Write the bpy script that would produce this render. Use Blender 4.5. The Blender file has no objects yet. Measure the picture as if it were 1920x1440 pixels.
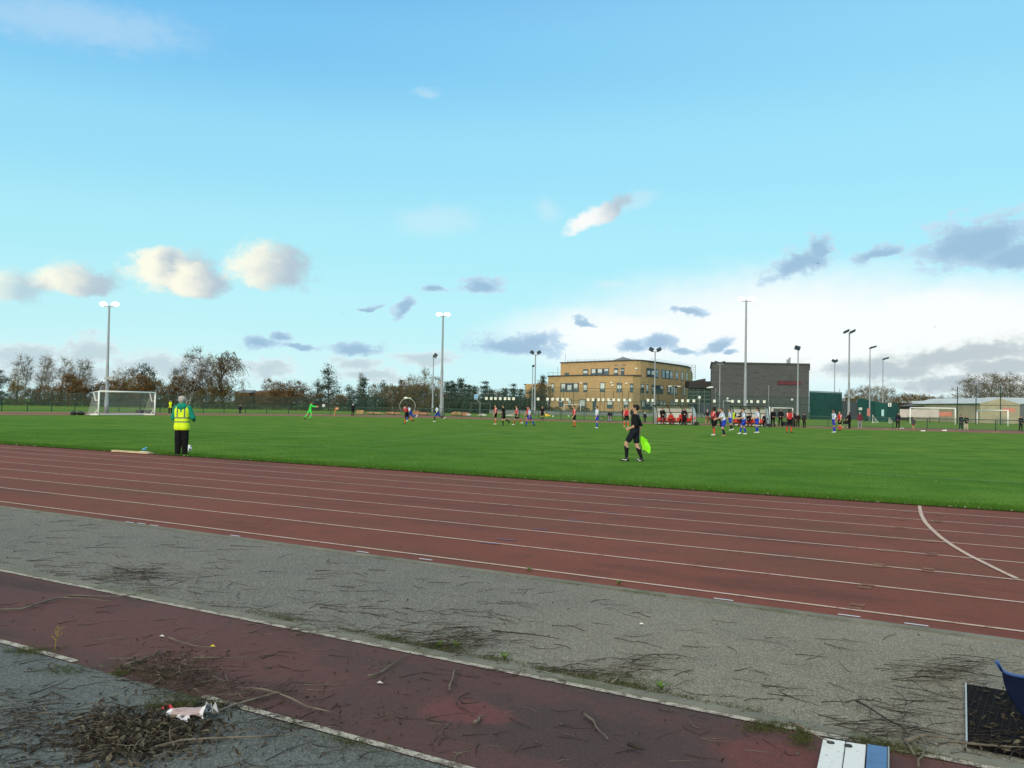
import bpy, bmesh, math, random
import numpy as np
from mathutils import Vector, Matrix
R = math.radians
scene = bpy.context.scene
col = scene.collection

# ------------------------------------------------------------------ camera
FPX, CH = 1704.0, 1.634                      # focal length in photo pixels, eye height
YAW, PITCH, ROLL = R(31.9), R(1.414), R(1.002)
cfw = Vector((-math.sin(YAW)*math.cos(PITCH), math.cos(YAW)*math.cos(PITCH), math.sin(PITCH)))
_r = Vector((math.cos(YAW), math.sin(YAW), 0)); _u = _r.cross(cfw)
crt = _r*math.cos(ROLL) + _u*math.sin(ROLL)
cup = _u*math.cos(ROLL) - _r*math.sin(ROLL)
cam_d = bpy.data.cameras.new('camera'); cam = bpy.data.objects.new('camera', cam_d); col.objects.link(cam)
cam_d.sensor_width = 36; cam_d.lens = 36*FPX/1920; cam_d.clip_start = .05; cam_d.clip_end = 6000
cam.matrix_world = Matrix(((crt.x, cup.x, -cfw.x, 0), (crt.y, cup.y, -cfw.y, 0), (crt.z, cup.z, -cfw.z, CH), (0, 0, 0, 1)))
scene.camera = cam
FW2 = Vector((-math.sin(YAW), math.cos(YAW), 0)); RT2 = Vector((math.cos(YAW), math.sin(YAW), 0))

def ray(x, y): return cfw*FPX + crt*(x-960) - cup*(y-720)
def ground(x, y, z=0.0):                      # where the sight line of a photo pixel meets the ground
    d = ray(x, y); t = (z-CH)/d.z
    return Vector((d.x*t, d.y*t, z))
def at(x, y, dep):                            # point on the sight line at a measured distance ahead
    d = ray(x, y); t = dep/(d.x*FW2.x+d.y*FW2.y)
    return Vector((d.x*t, d.y*t, CH+d.z*t))
def foot(x, dep):                             # ground point at a bearing and a distance ahead
    p = at(x, 765, dep); p.z = 0; return p
def hgt(x, y, dep): return at(x, y, dep).z

# ------------------------------------------------------------------ sky and sun
SUN_EL, SUN_DIR = 13.0, Vector((.20, -.98, 0)).normalized()
w = bpy.data.worlds.new('World'); scene.world = w; w.use_nodes = True
nt = w.node_tree; nt.nodes.clear()
def N(t, **k):
    n = nt.nodes.new(t)
    for a, b in k.items(): setattr(n, a, b)
    return n
def lk(a, b): nt.links.new(a, b)
def val(n, i, v):
    if hasattr(v, 'is_linked') or isinstance(v, bpy.types.NodeSocket): lk(v, n.inputs[i])
    else: n.inputs[i].default_value = v
def mth(op, a, b=0.0, c=0.0, clamp=False):
    n = N('ShaderNodeMath', operation=op, use_clamp=clamp)
    val(n, 0, a); val(n, 1, b); val(n, 2, c); return n.outputs[0]
def vmt(op, a, b=(0, 0, 0), c=(0, 0, 0)):
    n = N('ShaderNodeVectorMath', operation=op)
    val(n, 0, a); val(n, 1, b)
    if op == 'MULTIPLY_ADD': val(n, 2, c)
    return n
def mix(f, a, b):
    n = N('ShaderNodeMix', data_type='RGBA')
    val(n, 0, f); val(n, 6, a); val(n, 7, b); return n.outputs[2]
def sstep(x, lo, hi):
    n = N('ShaderNodeMapRange', interpolation_type='SMOOTHSTEP'); val(n, 0, x); val(n, 1, lo); val(n, 2, hi); return n.outputs[0]
sky = N('ShaderNodeTexSky', sky_type='NISHITA', sun_disc=False, sun_elevation=R(SUN_EL), sun_rotation=math.atan2(SUN_DIR.x, SUN_DIR.y) % (2*math.pi))
sky.air_density = 1.0; sky.dust_density = .6; sky.ozone_density = 1.5
tc = N('ShaderNodeTexCoord'); sx = N('ShaderNodeSeparateXYZ'); lk(tc.outputs['Generated'], sx.inputs[0])
az = mth('ARCTAN2', sx.outputs[0], sx.outputs[1]); el = mth('ARCSINE', sx.outputs[2])
cx = N('ShaderNodeCombineXYZ'); lk(mth('MULTIPLY', az, FPX), cx.inputs[0]); lk(mth('MULTIPLY', el, FPX), cx.inputs[1])
P0 = cx.outputs[0]
def azel(x, y):
    d = ray(x, y).normalized(); return (math.atan2(d.x, d.y)*FPX, math.asin(d.z)*FPX)
# clear sky: measured brightening towards the horizon laid over the Nishita sky; unseen warm white overhead added to light the ground
ramp = N('ShaderNodeValToRGB'); lk(mth('DIVIDE', el, 1.2, clamp=True), ramp.inputs[0])
cr = ramp.color_ramp; cr.interpolation = 'EASE'
stops = [(0, (.62, .93, .97)), (.03, (.62, .95, 1.0)), (.08, (.53, .93, 1.0)), (.14, (.44, .89, 1.0)), (.22, (.33, .77, 1.0)), (.31, (.205, .59, .95)), (.37, (.16, .50, .90)), (.50, (1.38, 1.26, 1.10)), (1, (1.86, 1.64, 1.38))]
while len(cr.elements) < len(stops): cr.elements.new(.5)
for e, (p_, c_) in zip(cr.elements, stops): e.position = p_; e.color = (*c_, 1)
nsc = vmt('SCALE', sky.outputs[0]); nsc.inputs[3].default_value = .12
base = mix(.88, nsc.outputs[0], ramp.outputs[0])
# cloud fields: soft ellipses in azimuth / elevation, torn by noise
ns = N('ShaderNodeTexNoise', noise_dimensions='3D'); lk(vmt('MULTIPLY', P0, (1/75, 1/52, 0)).outputs[0], ns.inputs['Vector'])
ns.inputs['Scale'].default_value = 1; ns.inputs['Detail'].default_value = 5; ns.inputs['Roughness'].default_value = .58
wv = vmt('MULTIPLY', vmt('SUBTRACT', ns.outputs['Color'], (.5, .5, .5)).outputs[0], (62, 46, 0))
PW = vmt('ADD', P0, wv.outputs[0]).outputs[0]
nd = N('ShaderNodeTexNoise'); lk(vmt('MULTIPLY', P0, (1/34, 1/22, 0)).outputs[0], nd.inputs['Vector'])
nd.inputs['Scale'].default_value = 1; nd.inputs['Detail'].default_value = 8; nd.inputs['Roughness'].default_value = .66
NF = mth('MULTIPLY_ADD', nd.outputs[0], 1.0, -.5)
def ell(x, y, rx, ry, tilt=0, flat=False):
    a, e = azel(x, y); pt = PW
    s = vmt('SUBTRACT', pt, (a, e, 0)).outputs[0]
    if tilt:
        rot = N('ShaderNodeVectorRotate', rotation_type='Z_AXIS'); lk(s, rot.inputs[0]); rot.inputs['Angle'].default_value = -R(tilt); s = rot.outputs[0]
    q = vmt('MULTIPLY', s, (1/rx, 1/ry, 0)).outputs[0]
    if flat:
        sp = N('ShaderNodeSeparateXYZ'); lk(q, sp.inputs[0]); cb_ = N('ShaderNodeCombineXYZ'); lk(sp.outputs[0], cb_.inputs[0]); lk(mth('MAXIMUM', sp.outputs[1], mth('MULTIPLY', sp.outputs[1], -1.75)), cb_.inputs[1])
        return q, mth('SUBTRACT', 1.0, vmt('LENGTH', cb_.outputs[0]).outputs['Value'])
    return q, mth('SUBTRACT', 1.0, vmt('LENGTH', q).outputs['Value'])
def field(lst, flat=False):
    f = None
    for a in lst:
        v = ell(*(tuple(a)+(0,))[:5], flat=flat)[1]; f = v if f is None else mth('MAXIMUM', f, v)
    return f
c = base
# white glare of the thin bright cloud over the right-hand horizon
gl = field([(1500, 620, 420, 112), (1770, 598, 300, 76), (1180, 632, 250, 62), (1900, 640, 300, 110)])
az0, az1 = azel(150, 100)[0], azel(1900, 100)[0]
c = mix(mth('MULTIPLY', sstep(mth('MULTIPLY', az, FPX), az0, az1), .42), c, (.40, .84, .98, 1))
c = mix(mth('MULTIPLY', sstep(mth('MULTIPLY_ADD', NF, .16, gl), -.35, .62), .97), c, (.97, 1.0, 1.0, 1))
hz = sstep(mth('MULTIPLY_ADD', nd.outputs[0], 60, el if False else mth('MULTIPLY', el, FPX)), 150, 10)
c = mix(mth('MULTIPLY', hz, .25), c, (.86, .97, .98, 1))
# pale banks near the horizon
pale = field([(505, 692, 62, 26), (330, 690, 150, 34), (170, 655, 50, 34), (50, 668, 95, 30), (665, 684, 70, 18), (795, 672, 80, 20), (120, 700, 140, 26), (700, 706, 90, 14)])
faint = field([(820, 415, 110, 40), (1030, 395, 34, 40, 60), (1140, 531, 34, 12), (150, 40, 260, 50), (800, 174, 40, 12), (1190, 380, 60, 24, 20)])
pm = sstep(mth('MULTIPLY_ADD', NF, 1.5, pale), .0, .5)
pc = mix(sstep(mth('MULTIPLY_ADD', NF, 1.6, pale), .0, .8), (.80, .90, .93, 1), (.54, .66, .72, 1))
c = mix(mth('MULTIPLY', pm, .85), c, pc)
c = mix(mth('MULTIPLY', sstep(mth('MULTIPLY_ADD', NF, .7, faint), -.05, .8), .28), c, (.80, .88, .93, 1))
grey = field([(1800, 668, 230, 34, 8), (1660, 692, 170, 28), (1890, 690, 120, 30), (1780, 720, 140, 18)])
gm = sstep(mth('MULTIPLY_ADD', NF, 1.5, grey), .0, .6)
c = mix(mth('MULTIPLY', gm, .85), c, mix(sstep(mth('MULTIPLY_ADD', NF, 1.0, grey), .15, .75), (.74, .82, .80, 1), (.46, .55, .60, 1)))
# blue-grey clouds
blue = field([(1500, 500, 75, 38, 18), (1540, 468, 34, 30, 45), (1648, 480, 58, 26, 12), (1835, 462, 130, 62, 12), (1915, 480, 120, 46), (900, 541, 56, 24), (670, 656, 64, 24), (965, 652, 112, 34), (1005, 640, 50, 28), (1185, 652, 36, 24), (1238, 648, 52, 28), (1285, 660, 28, 11), (1345, 650, 40, 20, 20), (485, 645, 48, 20), (532, 638, 28, 15), (560, 655, 50, 8), (760, 582, 30, 22, 40), (815, 546, 34, 10), (1290, 585, 44, 13), (1370, 660, 16, 8), (700, 577, 24, 8), (1095, 604, 30, 10)], True)
bm = sstep(mth('MULTIPLY_ADD', NF, 2.1, blue), .0, .44)
bc = mix(sstep(mth('MULTIPLY_ADD', NF, .5, blue), .1, .75), (.56, .76, .91, 1), (.33, .51, .70, 1))
c = mix(mth('MULTIPLY', bm, .90), c, bc)
# sunlit cumulus, cream on the side of the sun and grey-blue behind
for (x, y, rx, ry, k) in [(325, 520, 98, 62, 1.0), (300, 500, 50, 46, 1.0), (370, 535, 70, 46, .9), (505, 510, 94, 68, .42), (140, 535, 88, 42, .55), (20, 545, 70, 46, .4), (1120, 402, 82, 24, 1.3)]:
    q, v = ell(x, y, rx, ry, 26 if k > 1.2 else 0, k < 1.2)
    sq = N('ShaderNodeSeparateXYZ'); lk(q, sq.inputs[0])
    lit = mth('MULTIPLY_ADD', sq.outputs[0], -.95, mth('MULTIPLY_ADD', sq.outputs[1], .12, mth('MULTIPLY_ADD', NF, .5, .22*k - .02)))
    cc = mix(sstep(lit, -.35, .6), (.47, .58, .67, 1), (1.0, .985, .83, 1) if k < 1.2 else (.99, .99, .97, 1))
    m = sstep(mth('MULTIPLY_ADD', NF, .9, v), .0, .5)
    c = mix(mth('MULTIPLY', m, .95 if k > .41 else .7), c, cc)
bg = N('ShaderNodeBackground'); lk(c, bg.inputs[0]); bg.inputs[1].default_value = 1.0
wo = N('ShaderNodeOutputWorld'); lk(bg.outputs[0], wo.inputs[0])
w.cycles.sampling_method = 'MANUAL'; w.cycles.sample_map_resolution = 1024

sl = bpy.data.lights.new('sun', 'SUN'); so = bpy.data.objects.new('sun', sl); col.objects.link(so)
sl.energy = 2.6; sl.angle = R(9); sl.color = (1, .83, .60)
so.rotation_euler = (SUN_DIR*math.cos(R(SUN_EL)) + Vector((0, 0, math.sin(R(SUN_EL))))).to_track_quat('Z', 'Y').to_euler()
scene.view_settings.view_transform = 'Standard'; scene.view_settings.look = 'None'
scene.view_settings.exposure = 0.0; scene.view_settings.gamma = 1.0
scene.cycles.use_denoising = True
scene.cycles.max_bounces = 6; scene.cycles.transparent_max_bounces = 24

# ------------------------------------------------------------------ helpers
rng = random.Random(7)
class MB:
    def __init__(s): s.v = []; s.f = []; s.m = []
    def add(s, vs, fs, m=0):
        o = len(s.v); s.v += [tuple(v) for v in vs]; s.f += [tuple(i+o for i in f) for f in fs]; s.m += [m]*len(fs)
    def box(s, c, d, rz=0.0, m=0, ax=None):
        c = Vector(c)
        if ax is None:
            X = Vector((math.cos(rz), math.sin(rz), 0)); Y = Vector((-math.sin(rz), math.cos(rz), 0)); Z = Vector((0, 0, 1))
        else: X, Y, Z = [Vector(a) for a in ax]
        hx, hy, hz_ = d[0]/2, d[1]/2, d[2]/2
        vs = [c+X*a*hx+Y*b*hy+Z*e*hz_ for e in (-1, 1) for b in (-1, 1) for a in (-1, 1)]
        s.add(vs, [(0, 2, 3, 1), (4, 5, 7, 6), (0, 1, 5, 4), (2, 6, 7, 3), (0, 4, 6, 2), (1, 3, 7, 5)], m)
    def tube(s, pts, r, n=8, m=0, cap=True):
        pts = [Vector(p) for p in pts]; k = len(pts)
        rs = list(r) if hasattr(r, '__len__') else [r]*k
        vs = []; ref = None
        for i, p in enumerate(pts):
            t = (pts[min(i+1, k-1)]-pts[max(i-1, 0)])
            t = t.normalized() if t.length > 1e-9 else Vector((0, 0, 1))
            if ref is None: ref = Vector((1, 0, 0)) if abs(t.x) < .8 else Vector((0, 1, 0))
            a = (ref-t*ref.dot(t))
            a = a.normalized() if a.length > 1e-6 else t.orthogonal().normalized()
            b = t.cross(a); ref = a
            vs += [p+(a*math.cos(2*math.pi*j/n)+b*math.sin(2*math.pi*j/n))*rs[i] for j in range(n)]
        fs = [(i*n+j, i*n+(j+1) % n, (i+1)*n+(j+1) % n, (i+1)*n+j) for i in range(k-1) for j in range(n)]
        if cap: fs += [tuple(range(n-1, -1, -1)), tuple((k-1)*n+j for j in range(n))]
        s.add(vs, fs, m)
    def ball(s, c, r, nu=12, nv=8, m=0):
        c = Vector(c); r = r if hasattr(r, '__len__') else (r, r, r)
        vs = [c+Vector((0, 0, r[2]))]
        for i in range(1, nv):
            a = math.pi*i/nv
            vs += [c+Vector((r[0]*math.sin(a)*math.cos(2*math.pi*j/nu), r[1]*math.sin(a)*math.sin(2*math.pi*j/nu), r[2]*math.cos(a))) for j in range(nu)]
        vs.append(c-Vector((0, 0, r[2]))); L = len(vs)-1
        fs = [(0, 1+j, 1+(j+1) % nu) for j in range(nu)]
        for i in range(nv-2):
            fs += [(1+i*nu+j, 1+(i+1)*nu+j, 1+(i+1)*nu+(j+1) % nu, 1+i*nu+(j+1) % nu) for j in range(nu)]
        fs += [(L, 1+(nv-2)*nu+(j+1) % nu, 1+(nv-2)*nu+j) for j in range(nu)]
        s.add(vs, fs, m)
    def prism(s, poly, z0, z1, m=0):          # poly: counter-clockwise plan
        n = len(poly)
        s.add([(p[0], p[1], z0) for p in poly]+[(p[0], p[1], z1) for p in poly],
              [tuple(range(n-1, -1, -1)), tuple(range(n, 2*n))]+[(i, (i+1) % n, n+(i+1) % n, n+i) for i in range(n)], m)
    def build(s, name, mats, parent=None, smooth=False, world=True):
        me = bpy.data.meshes.new(name)
        vs = s.v
        if parent is not None and world:
            o = Vector((0, 0, 0)); q_ = parent
            while q_ is not None: o = o+q_.location; q_ = q_.parent
            vs = [(v[0]-o[0], v[1]-o[1], v[2]-o[2]) for v in vs]
        me.from_pydata(vs, [], s.f)
        mats = mats if isinstance(mats, (list, tuple)) else [mats]
        for m in mats: me.materials.append(m)
        if len(mats) > 1: me.polygons.foreach_set('material_index', s.m)
        if smooth: me.polygons.foreach_set('use_smooth', [True]*len(me.polygons))
        me.update()
        return link(name, me, parent)
def link(name, me, parent=None):
    ob = bpy.data.objects.new(name, me); col.objects.link(ob)
    if parent is not None: ob.parent = parent
    return ob
def tag(o, label=None, cat=None, group=None, kind=None):
    if label: o['label'] = label
    if cat: o['category'] = cat
    if group: o['group'] = group
    if kind: o['kind'] = kind
    return o
def thing(name, loc, label, cat, group=None, rz=0.0):
    o = bpy.data.objects.new(name, None); col.objects.link(o); o.empty_display_size = .3
    o.location = loc; o.rotation_euler = (0, 0, rz)
    return tag(o, label, cat, group)
def copy_tree(o, parent=None):
    c_ = o.copy(); col.objects.link(c_); c_.parent = parent
    for ch in list(o.children): copy_tree(ch, c_)
    return c_

# ------------------------------------------------------------------ materials
MATS = {}
class T:
    """small shader-graph builder"""
    def __init__(s, name):
        s.m = bpy.data.materials.new(name); s.m.use_nodes = True; s.t = s.m.node_tree; s.b = s.t.nodes['Principled BSDF']; s.out = s.t.nodes['Material Output']
        s.tc = s.t.nodes.new('ShaderNodeTexCoord')
    def n(s, t, **k):
        n = s.t.nodes.new(t)
        for a, b in k.items(): setattr(n, a, b)
        return n
    def l(s, a, b): s.t.links.new(a, b)
    def v(s, n, i, x):
        if isinstance(x, bpy.types.NodeSocket): s.l(x, n.inputs[i])
        else: n.inputs[i].default_value = x
    def math(s, op, a, b=0.0, c=0.0, clamp=False):
        n = s.n('ShaderNodeMath', operation=op, use_clamp=clamp); s.v(n, 0, a); s.v(n, 1, b); s.v(n, 2, c); return n.outputs[0]
    def mix(s, f, a, b):
        n = s.n('ShaderNodeMix', data_type='RGBA'); s.v(n, 0, f); s.v(n, 6, (*a, 1) if isinstance(a, tuple) and len(a) == 3 else a); s.v(n, 7, (*b, 1) if isinstance(b, tuple) and len(b) == 3 else b); return n.outputs[2]
    def noise(s, scale, detail=4, rough=.6, vec=None, stretch=None):
        n = s.n('ShaderNodeTexNoise'); n.inputs['Scale'].default_value = scale; n.inputs['Detail'].default_value = detail; n.inputs['Roughness'].default_value = rough
        vec = vec or s.tc.outputs['Object']
        if stretch:
            mp = s.n('ShaderNodeMapping'); s.l(vec, mp.inputs[0]); mp.inputs['Scale'].default_value = stretch; vec = mp.outputs[0]
        s.l(vec, n.inputs['Vector']); return n.outputs[0]
    def step(s, x, lo, hi):
        n = s.n('ShaderNodeMapRange', interpolation_type='SMOOTHSTEP'); s.v(n, 0, x); s.v(n, 1, lo); s.v(n, 2, hi); return n.outputs[0]
    def xyz(s):
        n = s.n('ShaderNodeSeparateXYZ'); s.l(s.tc.outputs['Object'], n.inputs[0]); return n.outputs
    def bump(s, h, strength, dist=.01):
        n = s.n('ShaderNodeBump'); s.v(n, 'Height', h); n.inputs['Strength'].default_value = strength; n.inputs['Distance'].default_value = dist; s.l(n.outputs[0], s.b.inputs['Normal'])
    def fin(s, colr, rough=.85, spec=.3, metal=0.0):
        s.v(s.b, 'Base Color', (*colr, 1) if isinstance(colr, tuple) and len(colr) == 3 else colr)
        s.v(s.b, 'Roughness', rough); s.v(s.b, 'Specular IOR Level', spec); s.v(s.b, 'Metallic', metal); MATS[s.m.name] = s.m; return s.m
def M(name, c_, rough=.8, var=.18, scale=6.0, bump=0.0, spec=.3, metal=0.0):
    if name in MATS: return MATS[name]
    t = T(name); f = t.noise(scale, 4); 
    k = t.mix(t.step(f, .3, .7), tuple(x*(1-var) for x in c_), tuple(min(1, x*(1+var)) for x in c_))
    if bump: t.bump(t.noise(scale*4, 5), bump, .02)
    return t.fin(k, rough, spec, metal)
def leafmat(name, cols):
    t = T(name); g = t.n('ShaderNodeNewGeometry'); r_ = t.n('ShaderNodeValToRGB'); oi = t.n('ShaderNodeObjectInfo')
    f = t.math('ADD', t.math('MULTIPLY', g.outputs['Random Per Island'], .62), t.math('MULTIPLY', t.noise(.35, 2), .55))
    f = t.math('ADD', f, t.math('MULTIPLY_ADD', oi.outputs['Random'], .24, -.2))
    t.l(f, r_.inputs[0]); e = r_.color_ramp
    while len(e.elements) < len(cols): e.elements.new(.5)
    for i, c_ in enumerate(cols): e.elements[i].position = i/(len(cols)-1); e.elements[i].color = (*c_, 1)
    t.v(t.b, 'Base Color', r_.outputs[0]); t.b.inputs['Roughness'].default_value = .7; t.b.inputs['Specular IOR Level'].default_value = .2
    tr = t.n('ShaderNodeBsdfTranslucent'); t.l(r_.outputs[0], tr.inputs[0]); ms = t.n('ShaderNodeMixShader'); ms.inputs[0].default_value = .2
    t.l(t.b.outputs[0], ms.inputs[1]); t.l(tr.outputs[0], ms.inputs[2]); t.l(ms.outputs[0], t.out.inputs[0]); MATS[name] = t.m
    return t.m
def meshmat(name, c_, fac, pitch=.05, rough=.6):
    """fine wire mesh: clear between the wires"""
    t = T(name); x, y, z = t.xyz(); 
    h = t.math('FRACT', t.math('DIVIDE', t.math('ADD', x, y), pitch)); vv = t.math('FRACT', t.math('DIVIDE', z, pitch*1.0))
    wr = t.math('MAXIMUM', t.math('LESS_THAN', h, fac), t.math('LESS_THAN', vv, fac))
    t.fin(c_, rough); tr = t.n('ShaderNodeBsdfTransparent'); ms = t.n('ShaderNodeMixShader')
    t.l(wr, ms.inputs[0]); t.l(tr.outputs[0], ms.inputs[1]); t.l(t.b.outputs[0], ms.inputs[2]); t.l(ms.outputs[0], t.out.inputs[0])
    return t.m
def glassy(name, c_, rough=.08): 
    t = T(name); return t.fin(t.mix(t.step(t.noise(.8, 2), .35, .65), tuple(x*.7 for x in c_), tuple(x*1.25 for x in c_)), rough, .9)
def emit(name, c_, s):
    t = T(name); e = t.n('ShaderNodeEmission'); e.inputs[0].default_value = (*c_, 1); e.inputs[1].default_value = s
    t.l(e.outputs[0], t.out.inputs[0]); MATS[name] = t.m; return t.m
# ------------------------------------------------------------------ ground surfaces
def sheet(name, poly, z, mat, thick=None):
    me = bpy.data.meshes.new(name); n = len(poly)
    if thick:
        b = MB(); b.prism(poly, z-thick, z); o = b.build(name, mat)
    else:
        me.from_pydata([(p[0], p[1], z) for p in poly], [], [tuple(range(n))]); me.materials.append(mat); o = link(name, me)
    return tag(o, kind='structure')
def rect(x0, x1, y0, y1): return [(x0, y0), (x1, y0), (x1, y1), (x0, y1)]

t = T('pitch_grass')
big = t.noise(.09, 3); med = t.noise(.55, 4, .65); fine = t.noise(9, 3, .7)
c1 = t.mix(t.step(big, .32, .68), (.058, .158, .017), (.096, .200, .027))
x, y, z = t.xyz(); c1 = t.mix(t.math('MULTIPLY', t.step(t.math('ADD', y, t.math('MULTIPLY_ADD', t.noise(.12, 3), 30.0, -15.0)), 26.0, 60.0), .45), c1, (.125, .205, .030))  # far turf lightened to a sunlit yellow in the colour itself
c1 = t.mix(t.math('MULTIPLY', t.step(med, .42, .62), .7), c1, (.038, .125, .011))
c1 = t.mix(t.math('MULTIPLY', t.step(t.noise(3.2, 4, .7), .5, .75), .45), c1, (.115, .215, .034))
c1 = t.mix(t.math('MULTIPLY', t.step(fine, .45, .8), .5), c1, (.030, .100, .009))
t.bump(t.math('ADD', fine, t.noise(40, 2)), .6, .04); G1 = t.fin(c1, .95, .05)
t = T('rough_grass')
c1 = t.mix(t.step(t.noise(.12, 4), .35, .65), (.075, .165, .020), (.12, .20, .030))
c1 = t.mix(t.math('MULTIPLY', t.step(t.noise(2.2, 5, .7), .5, .7), .5), c1, (.12, .14, .04)); t.bump(t.noise(8, 4), 1, .08); G2 = t.fin(c1, .95, .1)

def redmat(name, a, b, stain, stain_amt, speck, algae=None, zones=()):
    t = T(name)
    k = t.mix(t.step(t.noise(.35, 5, .65), .3, .7), a, b)
    if algae: k = t.mix(t.math('MULTIPLY', t.step(t.noise(.22, 4, .7, stretch=(.5, 1.6, 1)), .46, .70), .75), k, algae)
    k = t.mix(t.math('MULTIPLY', t.step(t.noise(1.3, 6, .72), .50, .74), stain_amt), k, stain)
    k = t.mix(t.math('MULTIPLY', t.step(t.noise(.8, 5, .7, stretch=(.25, 1, 1)), .54, .70), stain_amt*.8), k, tuple(x*.6 for x in stain))
    for (zx, zy, rx, ry, zc, amt) in zones:      # worn and resurfaced areas with their own ragged outline
        vm = t.n('ShaderNodeVectorMath', operation='SUBTRACT'); t.l(t.tc.outputs['Object'], vm.inputs[0]); vm.inputs[1].default_value = (zx, zy, 0)
        v2 = t.n('ShaderNodeVectorMath', operation='MULTIPLY'); t.l(vm.outputs[0], v2.inputs[0]); v2.inputs[1].default_value = (1/rx, 1/ry, 0)
        ln = t.n('ShaderNodeVectorMath', operation='LENGTH'); t.l(v2.outputs[0], ln.inputs[0])
        m = t.math('ADD', t.math('SUBTRACT', 1.0, ln.outputs['Value']), t.math('MULTIPLY_ADD', t.noise(4.5, 6, .72), 1.7, -.85)); k = t.mix(t.math('MULTIPLY', t.step(m, -.02, .42), amt), k, zc)
    k = t.mix(t.math('MULTIPLY', t.step(t.noise(14, 5, .75), .46, .72), .5), k, tuple(x*.55 for x in a)); k = t.mix(t.math('MULTIPLY', t.step(t.noise(48, 3, .7), .54, .74), .42), k, tuple(min(1, x*1.75+.015) for x in b))
    g = t.noise(200, 2, .6); k = t.mix(t.math('MULTIPLY', t.step(g, .50, .72), speck), k, tuple(min(1, x*2.3+.03) for x in a))
    k = t.mix(t.math('MULTIPLY', t.step(g, .46, .30), .55), k, tuple(x*.35 for x in a))
    t.bump(g, .6, .006); return t.fin(k, .9, .2)
TRACK = redmat('red_running_surface', (.122, .037, .027), (.158, .049, .035), (.066, .032, .026), .75, .50, (.092, .050, .028))
gz = [ground(*p) for p in [(870, 1335), (1440, 1420), (300, 1190), (1080, 1380), (700, 1250), (1200, 1300), (980, 1255), (1860, 1440)]]
RUNWAY = redmat('old_red_runway_surface', (.063, .034, .035), (.086, .042, .043), (.033, .029, .031), .95, .60, None,
    [(gz[3].x, gz[3].y, .9, .5, (.034, .029, .031), .75), (gz[5].x, gz[5].y, .8, .3, (.040, .034, .036), .7), (gz[4].x, gz[4].y, .5, .22, (.038, .033, .034), .6), (gz[2].x, gz[2].y, 2.2, .6, (.098, .040, .040), .6), (gz[0].x, gz[0].y, .34, .22, (.125, .040, .044), .8), (gz[1].x, gz[1].y, .30, .3, (.120, .036, .036), .75), (gz[7].x, gz[7].y, .5, .3, (.105, .042, .044), .6)])
PATCH = redmat('newer_red_patch', (.088, .034, .037), (.102, .039, .042), (.055, .036, .038), .7, .42)
def asph(name, a, b, tint, dark, drift=None):
    t = T(name)
    k = t.mix(t.step(t.noise(.55, 5, .65), .3, .7), a, b)
    k = t.mix(t.math('MULTIPLY', t.step(t.noise(1.1, 5, .7, stretch=(.5, 1, 1)), .48, .70), .6), k, tint)
    k = t.mix(t.math('MULTIPLY', t.step(t.noise(2.1, 6, .75), .52, .70), .6), k, dark); k = t.mix(t.math('MULTIPLY', t.step(t.noise(.9, 4, .6, stretch=(.6, 1, 1)), .50, .66), .40), k, tuple(x*1.25 for x in b))
    if drift:                                   # tone drifts along x: darker bluish to the left, buff to the right
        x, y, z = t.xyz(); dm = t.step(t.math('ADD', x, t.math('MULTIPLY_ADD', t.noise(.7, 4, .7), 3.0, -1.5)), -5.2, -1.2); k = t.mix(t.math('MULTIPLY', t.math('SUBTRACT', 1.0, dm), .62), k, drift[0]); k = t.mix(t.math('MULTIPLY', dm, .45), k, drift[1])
    vo = t.n('ShaderNodeTexVoronoi'); vo.inputs['Scale'].default_value = 125; t.l(t.tc.outputs['Object'], vo.inputs['Vector'])
    vs = t.n('ShaderNodeSeparateColor'); t.l(vo.outputs['Color'], vs.inputs[0])
    k = t.mix(t.math('MULTIPLY', t.step(vs.outputs[0], .55, 1.0), .62), k, tuple(min(1, x*1.95) for x in b))
    k = t.mix(t.math('MULTIPLY', t.step(vs.outputs[1], .62, 1.0), .66), k, tuple(x*.42 for x in a))
    k = t.mix(t.math('MULTIPLY', t.step(t.noise(210, 2), .5, .75), .3), k, tuple(x*.45 for x in a))
    t.bump(t.math('ADD', vo.outputs['Distance'], t.noise(180, 2)), .75, .006); return t.fin(k, .88, .25)
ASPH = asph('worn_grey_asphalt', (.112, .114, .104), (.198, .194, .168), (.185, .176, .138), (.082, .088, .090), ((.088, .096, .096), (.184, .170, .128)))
ASPH2 = asph('shaded_blue_grey_asphalt', (.066, .082, .088), (.100, .116, .118), (.078, .085, .074), (.042, .050, .053))  # path colour itself darkened to take in the foreground shade and vignetting
t = T('concrete_edging'); k = t.mix(t.step(t.noise(2.5, 5, .7), .35, .65), (.118, .124, .106), (.168, .172, .148)); k = t.mix(t.math('MULTIPLY', t.step(t.noise(1.7, 5, .7), .5, .66), .75), k, (.085, .098, .060))
t.bump(t.noise(60, 4), .4, .01); CONC = t.fin(k, .9, .2)
def paint(name, c_, wear, under):
    t = T(name); k = t.mix(t.step(t.math('ADD', t.noise(9, 5, .75), t.math('MULTIPLY', t.noise(120, 2), .35)), wear, wear+.16), c_, under); return t.fin(k, .8, .25)
LINE = paint('worn_white_track_paint', (.43, .34, .30), .70, (.17, .085, .068))
LINE2 = paint('chipped_white_paint', (.34, .335, .30), .62, (.10, .085, .078))
TAN = paint('faded_tan_paint', (.18, .095, .052), .58, (.13, .05, .04))
BLUEP = paint('faded_blue_paint', (.10, .07, .13), .66, (.13, .045, .04))
TAPE = paint('pale_blue_marker_paint', (.46, .60, .70), .85, (.3, .4, .5))
PITCHLINE = paint('chalk_on_grass', (.26, .36, .20), .58, (.06, .16, .02))

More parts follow.
